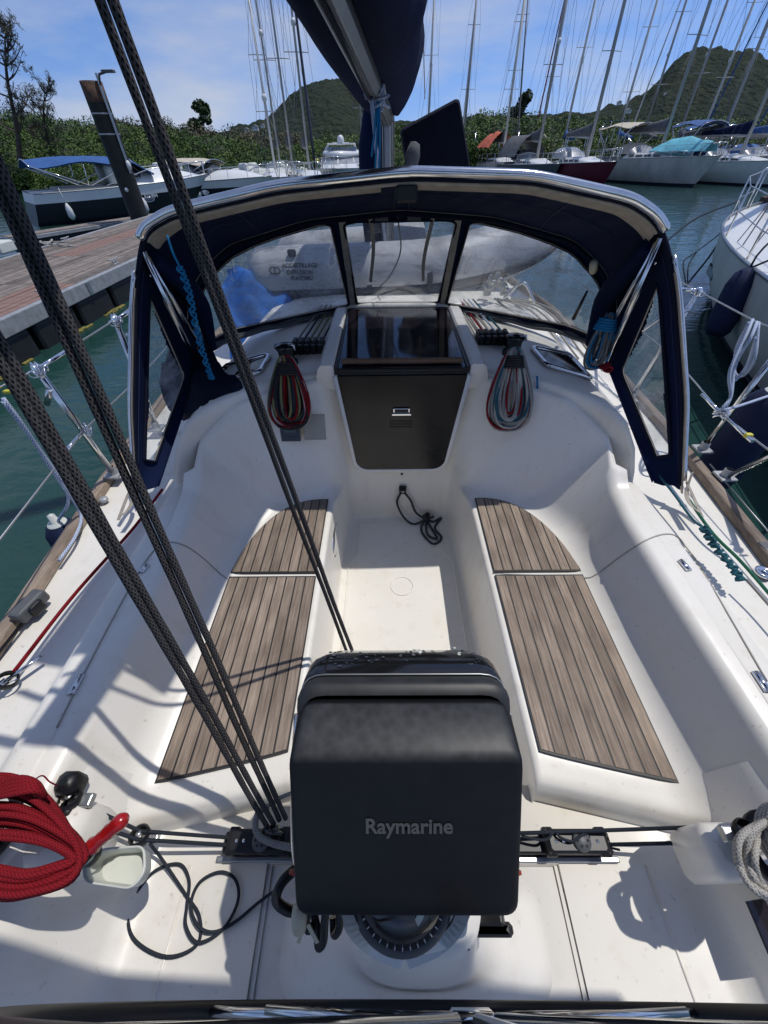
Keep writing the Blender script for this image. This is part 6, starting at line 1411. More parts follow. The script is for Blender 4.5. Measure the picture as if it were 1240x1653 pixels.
for i in range(44):
    a = i/43; rows.append([np.array([-1.28+.75*b_+.03*math.sin(a*9+b_*4), 2.95+.38*a+.25*b_*0, .62+.52*math.sin(a*1.57)**.7*(1-.85*max(b_-.25, 0))+.028*math.sin(b_*17+a*6)+.006*math.sin(b_*31-a*23)+.016*abs(math.sin(a*9+b_*6))]) for b_ in np.linspace(0, 1, 50)])
m.grid(rows); tag(m.build('blue_cover', 'tarp', fix=False), 'crumpled bright blue tarpaulin under the port end of the dinghy', 'tarpaulin')
# deck gear seen through the starboard window
t = thing('deck_hardware', (.95, 3.1, .95), 'stainless deck blocks and padeye on the roof outside the starboard window', 'deck fitting')
for i, (px, py) in enumerate(((795, 452), (806, 448), (788, 462), (815, 462))):
    p = at(px, py, y=3.0+.05*i); p[2] = max(p[2], .98); m = MB(); m.lathe([(.035, -.012), (.04, 0), (.035, .012)], p, 14, axis=(.6, -.3, .5)); m.box(p+np.array([0, 0, -.03]), (.05, .03, .06), bev=.006); m.build('block', 'alu', t)
m = MB(); m.tube(catmull([(.75, 3.0, 1.0), (.85, 2.95, 1.12), (.95, 2.9, 1.0)], 10), .010, 7); m.tube([(.7, 3.05, 1.0), (1.35, 2.2, .66)], .007, 6); m.tube([(.78, 3.1, 1.0), (1.45, 2.5, .66)], .007, 6); m.build('bar', 'steel', t)
m = MB()
for k in range(4): m.tube(catmull([(.72+.05*k, 3.05, 1.0), (.9+.05*k, 2.75, .99), (1.1+.05*k, 2.45, .80)], 10), .0065, 6)
tag(m.build('side_deck_lines', 'rope_white'), 'pale lines running down beside the coachroof outside the starboard window', 'rope')

# ================================================================== RAILS, FENDERS, DECK GEAR
def stanchion(base, top, label, brace=None, group='lifeline stanchions of the yacht'):
    t = thing('stanchion', base, label, 'stanchion', group); base = np.array(base, float); top = np.array(top, float)
    m = MB(); m.tube([base, top], .0125, 12); m.build('post', 'steel', t)
    m = MB(); m.box(base+np.array([0, 0, .012]), (.075, .075, .012), bev=.003); m.lathe([(.022, 0), (.02, .05), (.016, .055)], base, 14); m.build('foot', 'galv', t)
    m = MB(); m.lathe([(0, .02), (.013, .018), (.017, 0), (.014, -.03)], top, 12); [m.tube([top+np.array([.016*math.cos(a), s_, .012*math.sin(a)-.008]) for a in np.linspace(0, 6.28, 12, endpoint=False)], .0035, 5, closed=True) for s_ in (-.03, .0, .03)]; m.build('eye', 'chrome', t)
    if brace is not None: m = MB(); m.tube([np.array(q, float) for q in brace], .0105, 10); m.build('brace', 'steel', t)
    return t
zt = 1.22; RAILS = {1: [], -1: []}
s1t = at(1128, 470, z=zt); s1b = np.array([hullx(s1t[1])-.09, s1t[1]-.02, .60])
stanchion(s1b, s1t, 'starboard gate stanchion just outboard of the sprayhood', [at(1112, 500, z=1.14), at(1066, 513, z=1.10), (s1b[0]-.02, s1b[1]+.5, .62)])
s2b = at(1132, 728, z=.625); s2t = np.array([s2b[0]+.03, s2b[1]-.02, zt]); stanchion(s2b, s2t, 'starboard stanchion whose foot stands on the toe rail ahead of the navy fender')
s3b = at(1168, 772, z=.625); s3t = np.array([s3b[0]+.06, s3b[1]-.30, zt]); stanchion(s3b, s3t, 'starboard stanchion leaning aft, rightmost in view')
l1t = at(60, 596, z=zt); l1b = at(186, 768, z=.62); stanchion(l1b, l1t, 'port stanchion nearest the camera with a short brace', [at(80, 628, z=1.14), at(76, 652, z=1.06)])
l2t = at(186, 516, z=zt); l2b = l2t+np.array([-.05, 0, -.6]); stanchion(l2b, l2t, 'port stanchion further forward beside the sprayhood', [at(203, 541, z=1.14), at(228, 545, z=1.12)])
def wire(P, lab, r_=.0035): m = MB(); m.tube(P, r_, 6); return tag(m.build('lifeline', 'wire'), lab, 'guard wire', 'lifelines of the yacht')
def turnb(m, a, b_, f0, f1): a = np.array(a); b_ = np.array(b_); m.tube([a+(b_-a)*f0, a+(b_-a)*f1], .0075, 8)
wire([np.array([1.52, 5.0, 1.3]), s1t, at(1218, 518, z=1.205), np.array([s2t[0], s2t[1]-.3, 1.22]), s3t, (1.35, -.8, 1.2)], 'upper starboard lifeline above the navy fender')
lo1 = at(1082, 571, z=.92); lo2 = at(1165, 668, z=.91)
wire([np.array([1.52, 5.0, 1.0]), lo1, at(1125, 620, z=.905), lo2, at(1222, 712, z=.92), (1.45, .4, .92)], 'lower starboard lifeline just over the navy fender')
wire([np.array([-1.5, 5.0, 1.3]), l2t, l1t, at(0, 625, z=1.22), (-1.35, -.5, 1.2)], 'upper port lifeline running across the dock side')
lo = at(138, 692, z=.92); wire([np.array([-1.5, 5.0, 1.0]), at(222, 612, z=.92), lo, at(0, 870, z=.92), (-1.4, .2, .92)], 'lower port lifeline close above the port toe rail')
t = thing('lifeline_fittings', (1.6, 1.8, 1.2), 'stainless turnbuckles and shackles on the lifelines', 'rigging screws')
for A_, B_, f0, f1 in ((s1t, at(1060, 460, z=1.24), .1, .8), (s1t, at(1090, 465, z=1.235), .05, .5), (lo2, at(1105, 610, z=.905), .05, .5), (lo2, at(1240, 735, z=.92), .15, .7), (l1t, at(110, 565, z=1.22), .1, 1), (l2t, at(215, 500, z=1.22), .15, 1), (lo, at(100, 735, z=.92), .1, .9)):
    m = MB(); turnb(m, A_, B_, f0, f1); m.build('turnbuckle', 'chrome', t)
for c in (lo2, lo, l1t, l2t):
    for k in range(3): m = MB(); m.tube([c+np.array([.022*math.cos(a+k), .02*math.sin(a), .012*math.sin(a*2+k)+.012*(k-1)]) for a in np.linspace(0, 6.28, 14, endpoint=False)], .0035, 5, closed=True); m.build('shackle', 'chrome', t)
m = MB(); q = at(1208, 703, z=.92); m.box(q, (.03, .02, .02), bev=.006); q2 = at(17, 632, z=1.2); m.box(q2, (.05, .015, .012), bev=.004); m.build('yellow_tag', 'yellow', t)

def fender(c, r_, L, tilt, label, cord):
    ax = np.array(tilt, float); ax /= np.linalg.norm(ax); t = thing('fender', c, label, 'fender'); c = np.array(c, float)
    m = MB(); m.lathe([(0, -L/2), (r_*.5, -L/2+.01), (r_*.85, -L/2+.06), (r_, -L/2+.14), (r_, L/2-.12), (r_*.9, L/2-.05), (r_*.62, L/2-.01), (r_*.5, L/2)], c, 28, axis=ax); m.build('cover', 'navyfender', t)
    m = MB(); m.lathe([(r_*.52, L/2-.004), (r_*.45, L/2+.006), (r_*.2, L/2+.012), (r_*.18, L/2+.05), (0, L/2+.055)], c, 20, axis=ax); m.build('cap', 'tray', t)
    for P, mt in cord: m = MB(); m.tube(P, .0065, 7); m.build('lanyard', mt, t)
    return t
fc = at(1166, 712, z=.60)
fx = np.array([1.80, 1.74, .62]); topf = fx+np.array([0, 0, .29])
k0 = at(1180, 640, z=.98)
loops = [catmull([topf, lo2+np.array([0, 0, .02]), k0, at(1178, 600, z=1.08), at(1205, 540, z=1.20), at(1215, 516, z=1.23)], 22),
         catmull([lo2, k0, at(1187, 590, z=1.08), at(1212, 545, z=1.2), at(1222, 520, z=1.23)], 20),
         catmull([at(1210, 520, z=1.21), at(1190, 560, z=1.10), at(1186, 600, z=1.0), at(1200, 606, z=1.0), at(1218, 580, z=1.1), at(1225, 520, z=1.22)], 26),
         catmull([at(1212, 520, z=1.21), at(1196, 560, z=1.10), at(1180, 600, z=1.02), at(1185, 615, z=.98), at(1206, 590, z=1.05), at(1221, 545, z=1.2)], 26)]
fender(fx, .108, .60, (0.03, 0, 1), 'navy fender with pale cap hanging outside the starboard toe rail', [(l, 'rope_fender') for l in loops])
lf = np.array([-1.59, 1.235, .37])
loops = [catmull([lf+np.array([0, 0, .20]), at(110, 800, z=.75), at(60, 720, z=1.0), at(5, 648, z=1.20)], 20), catmull([at(5, 642, z=1.21), at(40, 690, z=1.1), at(95, 775, z=.85), at(130, 828, z=.64), at(122, 865, z=.63), at(95, 905, z=.63)], 26)]
fender(lf, .08, .40, (0, 0, 1), 'navy fender just showing beyond the port toe rail', [(l, 'rope_fender') for l in loops])
# port deck: red line, block, fairlead ; starboard deck: green line, rod, jammer
def line(P, r_, mt, lab, n=24, nm='deck_line', cat='rope', grp=None): m = MB(); m.tube(catmull(P, n), r_, 8); return tag(m.build(nm, mt), lab, cat, grp)
line([at(262, 790, z=.62), at(215, 853, z=.615), at(120, 960, z=.62), at(22, 1085, z=.63)], .006, 'rope_red', 'red furling line led aft along the port side deck')
b_ = at(12, 1098, z=.63); t = thing('deck_block', b_, 'small black swivel block on the port deck at the end of the red line', 'block')
m = MB(); m.lathe([(.024, -.012), (.028, -.008), (.028, .008), (.024, .012)], b_, 16, axis=(.5, .2, .8)); m.build('cheek', 'blackpl', t); m = MB(); m.tube([b_, b_+np.array([.06, .075, .004])], .007, 6); m.tube([b_, b_-np.array([.05, .08, .004])], .012, 6); m.build('becket', 'steel', t)
f = at(48, 978, z=.635); t = thing('fairlead', f, 'grey boxy fairlead fixed on the port toe rail', 'fairlead')
m = MB(); Rz = np.array(Matrix.Rotation(R(-10), 3, 'Z')); m.box(f, (.05, .115, .05), Rz, bev=.01); m.build('body', 'greypl', t); m = MB(); m.box(f+np.array([.0, -.0, -.005]), (.075, .05, .045), Rz, bev=.008); m.tube([f+np.array([0, -.06, -.02]), f+np.array([-.02, -.5, -.02])], .006, 6); m.build('slider', 'blackpl', t)
line([at(1108, 800, z=.66), at(1150, 860, z=.64), at(1195, 905, z=.62), at(1245, 962, z=.61), at(1330, 1060, z=.61)], .006, 'rope_green', 'dark green line led aft along the starboard side deck')
line([at(1205, 935, z=.66), at(1240, 975, z=.65), at(1300, 1040, z=.65)], .0045, 'rope_grey', 'thin grey line beside the chain knot on the starboard coaming')
m = MB()
for k in range(3): m.tube([at(1128+k*9, 765-k*8, z=.60), at(1250+k*12, 905-k*4, z=.60)], .0035, 5)
m.build('genoa_track', 'alu', Y_)
m = MB(); q = at(1232, 925, z=.60); m.lathe([(.030, 0), (.030, .008), (.022, .012), (.020, .010), (0, .010)], q, 20); m.lathe([(.010, .011), (.008, .014), (0, .014)], q, 12); m.build('filler_cap', 'chrome', Y_)
m = MB(); q = at(1234, 885, z=.615); m.box(q, (.035, .05, .03), bev=.006); m.build('rail_clip', 'greypl', Y_)
m = MB(); q = at(168, 808, z=.60); m.lathe([(.02, 0), (.02, .012), (.014, .016), (0, .016)], q, 14); m.build('deck_eye', 'galv', Y_)

# ================================================================== TRAVELLER, SHEETS
TZ = HZ+.06
tl, tr_ = at(366, 1352, z=TZ), at(972, 1357, z=TZ); T = thing('mainsheet_traveller', (0, .15, HZ), 'black mainsheet traveller track across the cockpit in front of the pedestal', 'traveller')
yT = .145
m = MB(); m.box((0, yT, HZ+.022), (1.12, .050, .040), bev=.006); m.build('track', 'blackpl', T)
m = MB(); m.box((0, yT-.034, HZ+.008), (1.16, .014, .012), bev=.003); m.build('track_base', 'alu', T)
def car(px, nm, sheave=True):
    c = at(px, 1352, z=HZ+.07); c = np.array([c[0], yT, HZ+.06]); m = MB(); m.box(c, (.17, .056, .034), bev=.008); m.box(c+np.array([-.075, 0, -.003]), (.03, .066, .028), bev=.006); m.box(c+np.array([.075, 0, -.003]), (.03, .066, .028), bev=.006); o = m.build(nm, 'blackpl', T)
    m = MB(); m.lathe([(.0, .012), (.022, .012), (.025, .004), (.025, -.004)], c+np.array([.01, 0, .017]), 18)
    m.build('sheave', 'greypl', o)
    for k in range(6): mm = MB(); mm.lathe([(.0035, .0), (.003, .001), (0, .0012)], c+np.array([.01+.014*math.cos(k*1.047), .014*math.sin(k*1.047), .0295]), 7); mm.build('sheave_hole', 'caulk', o)
    for k in (-.06, -.04, .055): mm = MB(); mm.lathe([(.005, 0), (.004, .003), (0, .004)], c+np.array([k, .0, .017]), 8); mm.build('screw', 'chrome', o)
    return c
cL = car(418, 'traveller_car'); cR = car(930, 'control_block')
cM = np.array([cL[0]+.055, yT+.01, HZ+.09])
m = MB(); m.box(cM+np.array([-.01, 0, .015]), (.05, .04, .06), bev=.012); m.tube([cM+np.array([.02*math.cos(a), 0, .03+.025*math.sin(a)]) for a in np.linspace(0, 6.28, 12, endpoint=False)], .006, 6, closed=True); m.build('sheet_becket', 'blackgl', T)
# side stand-up blocks
def sblock(c, sd, label):
    t = thing('turning_block', c, label, 'block'); m = MB(); m.lathe([(.022, -.015), (.027, -.010), (.027, .010), (.022, .015)], c, 18, axis=(0, .25, 1)); m.build('cheek', 'blackpl', t); m = MB(); m.lathe([(.008, .016), (.006, .019), (0, .019)], c, 10, axis=(0, .25, 1)); m.box(np.array(c)+np.array([-sd*.025, 0, -.012]), (.05, .03, .02), bev=.004); m.build('swivel', 'alu', t)
bL, bR = at(226, 1350, z=.40), at(1143, 1352, z=.42); sblock(bL, -1, 'small black turning block on the port side of the traveller'); sblock(bR, 1, 'small black turning block on the starboard side of the traveller')
kL, kR = at(118, 1292, z=.60), at(1205, 1345, z=.64)
sblock(kL+np.array([0, 0, .01]), -1, 'black double block above the port turning block'); sblock(kR, 1, 'black lever cleat above the starboard turning block')
m = MB(); m.box(kL+np.array([-.01, .03, .02]), (.05, .05, .07), bev=.015, smooth=True); m.box(kL+np.array([.0, -.02, -.005]), (.04, .05, .05), bev=.015, smooth=True); tag(m.build('cam_cleat', 'blackpl'), 'black cam cleat body beside the port double block', 'cleat')
for P, lab in (([cL+np.array([-.08, .008, 0]), bL+np.array([0, .01, .01]), kL], 'upper port traveller control line'), ([cL+np.array([-.08, -.008, .0]), bL+np.array([0, -.008, .01]), kL+np.array([0, -.03, -.02])], 'lower port traveller control line'),
               ([cR+np.array([.08, -.006, 0]), bR+np.array([0, -.01, 0]), kR+np.array([0, -.02, -.01])], 'lower starboard traveller control line'), ([at(838, 1345, z=HZ+.09), at(905, 1343, z=HZ+.085), bR+np.array([-.02, .02, .02]), kR], 'upper starboard traveller control line')):
    m = MB(); m.tube([P[0]]+[p for p in P[1:]], .0048, 7); tag(m.build('control_line', 'line_black'), lab, 'rope', 'traveller control lines')
m = MB(); m.tube(catmull([at(842, 1350, z=HZ+.08), at(880, 1356, z=HZ+.085), at(895, 1342, z=HZ+.09), at(905, 1352, z=HZ+.09), at(925, 1358, z=HZ+.09), at(945, 1346, z=HZ+.09), at(962, 1362, z=HZ+.05), at(1000, 1372, z=HZ+.02)], 40), .0035, 6); m.build('loose_tail', 'line_black', T)
# thin coil of line on the port helm floor
P = [(242, 1362, .40), (262, 1388, .34), (300, 1445, .31), (322, 1480, .315), (318, 1525, .31), (268, 1545, .31), (215, 1515, .31), (210, 1465, .31), (245, 1410, .31), (288, 1395, .31), (305, 1420, .315), (302, 1460, .32), (300, 1495, .32), (320, 1522, .315), (360, 1500, .31), (384, 1455, .31), (380, 1420, .31), (355, 1408, .31), (322, 1425, .31), (308, 1462, .322), (320, 1495, .325), (345, 1505, .315), (380, 1488, .31), (420, 1455, .315), (462, 1425, .36)]
line([at(x, y, z=z) for x, y, z in P], .0042, 'line_black', 'thin dark line lying in two loops on the port helm floor', 160, 'loose_line', 'rope')
# mainsheet: rope parts from the car and from the sole up to the boom
def sheet(p0, d0, p1, d1, ext, lab, r_=.0068, wob=.0):
    a = at(*p0, d=d0) if not isinstance(p0, np.ndarray) else p0; b_ = at(*p1, d=d1); e = b_+(b_-a)/np.linalg.norm(b_-a)*ext
    ph = random.uniform(0, 6); m = MB(); P = [a+(e-a)*q+np.array([.0012*math.sin(q*17+ph), .0012*math.sin(q*11+ph), -.014*math.sin(math.pi*min(q*1.4, 1))]) for q in np.linspace(0, 1, 90)]; m.tube(P, [r_*(1+.035*math.sin(i*.9+ph)+.02*math.sin(i*2.3)) for i in range(90)], 18); return tag(m.build('mainsheet_part', 'rope_black'), lab, 'rope', 'thick black mainsheet parts')
S0 = cM+np.array([0, 0, .03])
sheet(S0+np.array([-.022, .015, 0]), 0, (15, 612), .50, .75, 'black mainsheet part, lowest of the four at the left')
sheet(S0+np.array([-.006, .022, 0]), 0, (0, 553), .49, .75, 'black mainsheet part, second from below at the left')
sheet(S0+np.array([.006, .03, 0]), 0, (1, 318), .49, .45, 'black mainsheet part, third from below, reaching the left edge higher up')
sheet(S0+np.array([.024, .034, 0]), 0, (22, 318), .49, .45, 'black mainsheet part, uppermost of the four at the left')
e = at(588, 1115, z=.03)
sheet(e+np.array([-.01, 0, 0]), 0, (163, 0), .47, .30, 'black sheet part running down to the sole, left one of the pair', .0064)
sheet(e+np.array([.012, .0, 0]), 0, (180, 0), .44, .30, 'black sheet part running down to the sole, right one of the pair', .0068)
m = MB(); m.box(e+np.array([0, 0, -.01]), (.07, .05, .03), bev=.008); tag(m.build('sole_block', 'blackpl'), 'black swivel block on the sole hidden behind the pod', 'block')
# tail of the mainsheet bent round the car
m = MB(); m.tube(catmull([S0+np.array([-.03, .06, .01]), S0+np.array([-.05, .04, .03]), S0+np.array([-.045, .0, .02]), S0+np.array([0, -.02, .01]), S0+np.array([.06, -.03, .0])], 20), .0085, 10); tag(m.build('sheet_tail', 'rope_grey'), 'grey mainsheet tail bent around the traveller car', 'rope')
m = MB(); m.tube(catmull([S0+np.array([-.03, .06, .01]), at(452, 1288, z=.45), at(485, 1275, z=.44)], 12), .0055, 8); tag(m.build('thin_tail', 'rope_grey'), 'thin dark line running from the car behind the pod', 'rope')

# ------------------------------------------------------------------ big red coil at port, pale coil on the starboard winch
RC = thing('rope_coil', at(40, 1340, z=.80), 'big hank of red sheet hanging over the port primary winch', 'rope coil'); m = MB(); rnd = random.Random(4)
for i in range(19):
    k = i/18; zc = .72+rnd.uniform(-.02, .06); q = rnd.uniform(-6, 6); top_y = lerp(1262, 1350, k)
    P = [(-70, top_y+q, zc), (20, top_y-4+q+k*6, zc+.015), (78, lerp(1295, 1362, k)+q, zc), (lerp(138, 112, abs(k-.45)*1.6), lerp(1365, 1385, k)+q, zc-.01), (lerp(120, 78, k), lerp(1420, 1400, k)+q*.6, zc-.005), (40, lerp(1448, 1408, k)+q*.4, zc), (-10, lerp(1450, 1400, k)+q*.3, zc), (-80, lerp(1440, 1396, k)+q*.4, zc)]
    m.tube(catmull([at(x, y, z=z) for x, y, z in P], 46), .0062, 9)
m.build('loops', 'rope_red', RC)
m = MB()
for k in range(5): m.tube(catmull([at(-10, 1268+k*5, z=.80), at(30, 1256+k*6, z=.815), at(58, 1264+k*3, z=.81), at(72, 1285, z=.78)], 12), .0062, 8)
m.tube(catmull([at(52, 1262, z=.79), at(68, 1252, z=.80), at(80, 1262, z=.80), at(92, 1268, z=.78)], 14), .0016, 5); m.build('wraps', 'rope_red', RC)
WC = thing('rope_wraps', at(1240, 1370, z=.72), 'off white sheet wound round and hanging from the starboard primary winch', 'rope coil'); m = MB(); rnd = random.Random(8)
c = np.array([.83, .10, .69])
for k in range(4): m.tube([c+np.array([(.082)*math.cos(a), .082*math.sin(a), -.02+.014*k]) for a in np.linspace(0, 6.28, 30, endpoint=False)], .0062, 8, closed=True)
for i in range(11):
    k = rnd.random(); x0 = lerp(1188, 1222, k)
    P = [(1262, 1318+rnd.uniform(-8, 8), .80), (lerp(1200, 1232, k), lerp(1345, 1340, k), .80), (x0, lerp(1375, 1385, k), .79), (lerp(1198, 1228, k), lerp(1410, 1418, k), .77), (lerp(1222, 1240, k), lerp(1440, 1432, k), .76), (1275, 1465-20*k, .75)]
    m.tube(catmull([at(x, y, z=z-.11+rnd.uniform(-.015, .02)) for x, y, z in P], 30), .0068, 8)
m.build('loops', 'rope_white', WC)
# winch handle in its white pocket
TR = thing('handle_pocket', at(185, 1380, z=.58), 'white moulded winch handle pocket on the port coaming', 'pocket')
a = [at(x, y, z=.58) for x, y in ((172, 1370), (236, 1366), (238, 1408), (216, 1436), (140, 1425), (138, 1385))]
m = MB(); c = sum(a)/len(a); rows = []
for z, k in ((-.055, .80), (-.04, .90), (.0, .98), (.012, 1.03), (.014, .96), (-.0, .90), (-.045, .80)): rows.append([c+(p-c)*k+np.array([0, 0, z]) for p in [np.array([*q, c[2]]) for q in roundpoly([(p[0], p[1]) for p in a], .018)]])
m.grid(rows, closed_u=True); m.add(rows[-1], [tuple(range(len(rows[-1])))]); m.build('tray', 'tray', TR)
HD = thing('winch_crank', at(175, 1345, z=.66), 'winch handle with a glossy red grip standing in the white pocket', 'winch handle')
g0, g1 = at(147, 1368, z=.655), at(204, 1318, z=.70); ax = g1-g0; ln = np.linalg.norm(ax)
m = MB(); m.lathe([(0, 0), (.017, .002), (.0185, ln*.08), (.0135, ln*.18), (.0155, ln*.3), (.0145, ln*.42), (.0165, ln*.52), (.0145, ln*.6), (.017, ln*.75), (.0165, ln*.88), (.010, ln*.98), (0, ln)], g0, 18, axis=ax); m.build('grip', 'redgrip', HD)
m = MB(); q = g0+np.array([-.01, -.01, -.02]); m.tube([g0, q, q+np.array([-.035, -.02, -.03]), q+np.array([-.05, .02, -.06])], .011, 8); m.lathe([(.022, -.012), (.024, 0), (.022, .012)], q, 14); m.build('arm', 'blackpl', HD)

# ================================================================== PEDESTAL, POD, COMPASS, WHEEL
PD = thing('binnacle', (-.02, 0, HZ), 'white steering pedestal carrying the compass and a charcoal instrument pod', 'steering pedestal')
def ell(cx, cy, a, b_, z, n=40, p=2.6): return [(cx+a*math.copysign(abs(math.cos(t_))**(2/p), math.cos(t_)), cy+b_*math.copysign(abs(math.sin(t_))**(2/p), math.sin(t_)), z) for t_ in np.linspace(0, 2*math.pi, n, endpoint=False)]
m = MB(); m.grid([ell(-.015, -.04, .345, .135, HZ+.002, p=4), ell(-.015, -.04, .340, .130, HZ+.02, p=4), ell(-.015, -.038, .30, .115, HZ+.05, p=3.4), ell(-.015, -.03, .22, .10, HZ+.10, p=3), ell(-.015, -.02, .16, .09, HZ+.18), ell(-.015, -.01, .12, .085, HZ+.32), ell(-.015, 0.01, .105, .07, HZ+.46), ell(-.015, 0.02, .10, .06, HZ+.52), ell(-.015, 0.03, .02, .02, HZ+.53)], closed_u=True); m.build('column', 'gel', PD)
m = MB()
for x in (-.10, .07): m.box((x, -.135, HZ+.028), (.05, .03, .012), bev=.003)
m.box((-.015, -.150, HZ+.05), (.075, .04, .03), bev=.004); m.build('rusty_bracket', 'rust', PD)
# pod: local frame, n towards the reader
Nn = np.array([0, -.724, .69]); Vv = np.array([0, .69, .724]); Ux = np.array([1, 0, 0.])
C0 = at(656, 1335, d=.57)
def pp3(x, v, n): return C0+Ux*x+Vv*v+Nn*n
def rr_ring(hw_t, hw_b, vt, vb, n, r_, tilt=0, k=6):
    P = roundpoly([(-hw_t, vt), (hw_t, vt), (hw_b, vb), (-hw_b, vb)], r_, k); return [pp3(x, v, n+(tilt*(v-vb)/(vt-vb))) for x, v in P]
PO = []
# sun cover
m = MB(); rings_ = [rr_ring(.176, .166, .150, -.135, -.075, .035), rr_ring(.1775, .167, .152, -.136, -.045, .035), rr_ring(.1765, .1655, .152, -.135, -.012, .034), rr_ring(.1735, .1625, .148, -.132, .0-.030, .034)]
rings_ = [rr_ring(.176, .166, .150, -.135, -.085, .034), rr_ring(.1775, .167, .1535, -.137, -.066, .034), rr_ring(.1772, .1668, .1520, -.137, -.058, .032), rr_ring(.1762, .1660, .1110, -.1362, -.0075, .024), rr_ring(.1750, .1648, .1050, -.135, -.0035, .022), rr_ring(.172, .162, .1005, -.132, -.001, .020), rr_ring(.165, .155, .094, -.125, .0005, .018), rr_ring(.10, .10, .06, -.08, .0022, .012), rr_ring(.002, .002, .002, -.002, .003, .0005)]
m.grid(rings_, closed_u=True); m.build('sun_cover', 'podcover', PD)
m = MB(); rings_ = [rr_ring(.183, .171, .176, -.145, -.112, .045), rr_ring(.184, .172, .178, -.146, -.087, .045), rr_ring(.181, .170, .174, -.143, -.079, .043), rr_ring(.172, .162, .160, -.132, -.074, .040)]
m.grid(rings_, closed_u=True); m.build('pod_front', 'podband', PD)
m = MB(); rings_ = [rr_ring(.12, .12, .12, -.09, -.235, .05), rr_ring(.150, .145, .17, -.12, -.228, .055), rr_ring(.168, .160, .190, -.138, -.20, .05), rr_ring(.180, .168, .198, -.145, -.155, .05), rr_ring(.184, .172, .186, -.147, -.120, .048), rr_ring(.182, .170, .180, -.145, -.114, .046)]
m.add(rings_[0], [tuple(range(len(rings_[0])))]); m.grid(rings_, closed_u=True); m.build('pod_housing', 'blackgl', PD)
m = MB(); P = rr_ring(.1835, .1715, .1785, -.1465, -.1135, .046); m.tube(P, .0018, 6, closed=True); m.build('pod_joint', 'alu', PD)
text_part('Raymarine', .026, pp3(.0035, .0035, .0042), Ux, Vv, 'print', PD, name='maker_lettering', width=.128, lift=.0004, bold=.022)
rnd = random.Random(12)
for k in range(46):
    x = rnd.uniform(-.14, .15); n_ = rnd.uniform(-.20, -.125); c = pp3(x, interp(n_, [-.2, -.155, -.12], [.190, .1985, .187])+.0002, n_); rr_ = rnd.uniform(.0012, .0042)
    m = MB(); m.lathe([(rr_, 0), (rr_*.8, rr_*.25), (0, rr_*.4)], c, 10, axis=Vv); m.build('water_drop', 'dropgl', PD)
for k in range(7):
    cx_ = rnd.choice([.03, .045, .105, .11, .035]); c0 = pp3(cx_+rnd.uniform(-.008, .008), .1925, -.18+rnd.uniform(-.01, .03)); P = [c0+Ux*rnd.uniform(-.006, .006)+Nn*rnd.uniform(-.006, .006)+Vv*.0062 for _ in range(5)]
    m = MB(); m.tube(catmull(P, 10), .0011, 5); m.build('stain', 'tray', PD)
# grab rail either side of the pod
m = MB()
for sd in (-1, 1): m = MB(); m.tube(catmull([pp3(sd*.187, .10, -.13), pp3(sd*.186, .0, -.10), pp3(sd*.180, -.12, -.085), pp3(sd*.16, -.155, -.10), pp3(sd*.10, -.19, -.20)], 20), .0115, 12); m.build('pedestal_guard', 'steel', PD)
for sd in (-1, 1):
    m = MB(); 
    for k in range(4): c = pp3(sd*.176, -.137-.006*k, -.075-.006*k); m.tube([c+Ux*.016*math.cos(a)+Vv*.012*math.sin(a)+Nn*.016*math.sin(a) for a in np.linspace(0, 6.28, 12, endpoint=False)], .0035, 5, closed=True)
    tag(m.build('red_lashing', 'redplain'), ['red cord lashing at the lower left corner of the pod', 'red cord lashing at the lower right corner of the pod'][sd > 0], 'lashing')
# compass below the pod
cc = at(648, 1428, d=.675); cn = np.array([0, -.42, .91]); cu_ = np.cross(cn, [1, 0, 0.]); cu_ = -cu_ if cu_[1] < 0 else cu_
m = MB(); m.lathe([(.090, -.06), (.094, -.01), (.091, .012), (.084, .018), (.078, .016)], cc, 48, axis=cn); m.build('compass_ring', 'greypl', PD)
m = MB(); m.lathe([(.078, .010), (.072, .020), (.05, .034), (.025, .042), (0, .044)], cc, 40, axis=cn); m.build('compass_bowl', 'acryl', PD)
m = MB(); m.lathe([(.079, .0), (.078, .0165), (.058, .0175)], cc, 48, axis=cn); m.build('compass_card', 'caulk', PD)
for k in range(36):
    a = k*math.pi/18; L_ = .010 if k % 3 else .016; d = np.array([1, 0, 0])*math.cos(a)+cu_*math.sin(a); s_ = np.cross(cn, d); c1 = cc+cn*.0195+d*.0765; c0 = cc+cn*.0195+d*(.0765-L_)
    mm = MB(); mm.add([c0-s_*.0008, c0+s_*.0008, c1+s_*.0008, c1-s_*.0008, c0-s_*.0008+cn*.0006, c0+s_*.0008+cn*.0006, c1+s_*.0008+cn*.0006, c1-s_*.0008+cn*.0006], [(4, 5, 6, 7), (0, 1, 5, 4), (2, 3, 7, 6)], False); mm.build('card_mark', 'white', PD)
for k, s_ in ((-1.95, '240'), (-1.57, '220'), (-1.2, '200')):
    d = np.array([1, 0, 0])*math.cos(k)+cu_*math.sin(k); sd_ = np.array([1, 0, 0])*-math.sin(k)+cu_*math.cos(k); text_part(s_, .013, cc+cn*.0195+d*.050, sd_, -d, 'white', PD, name='card_number', lift=.0006)
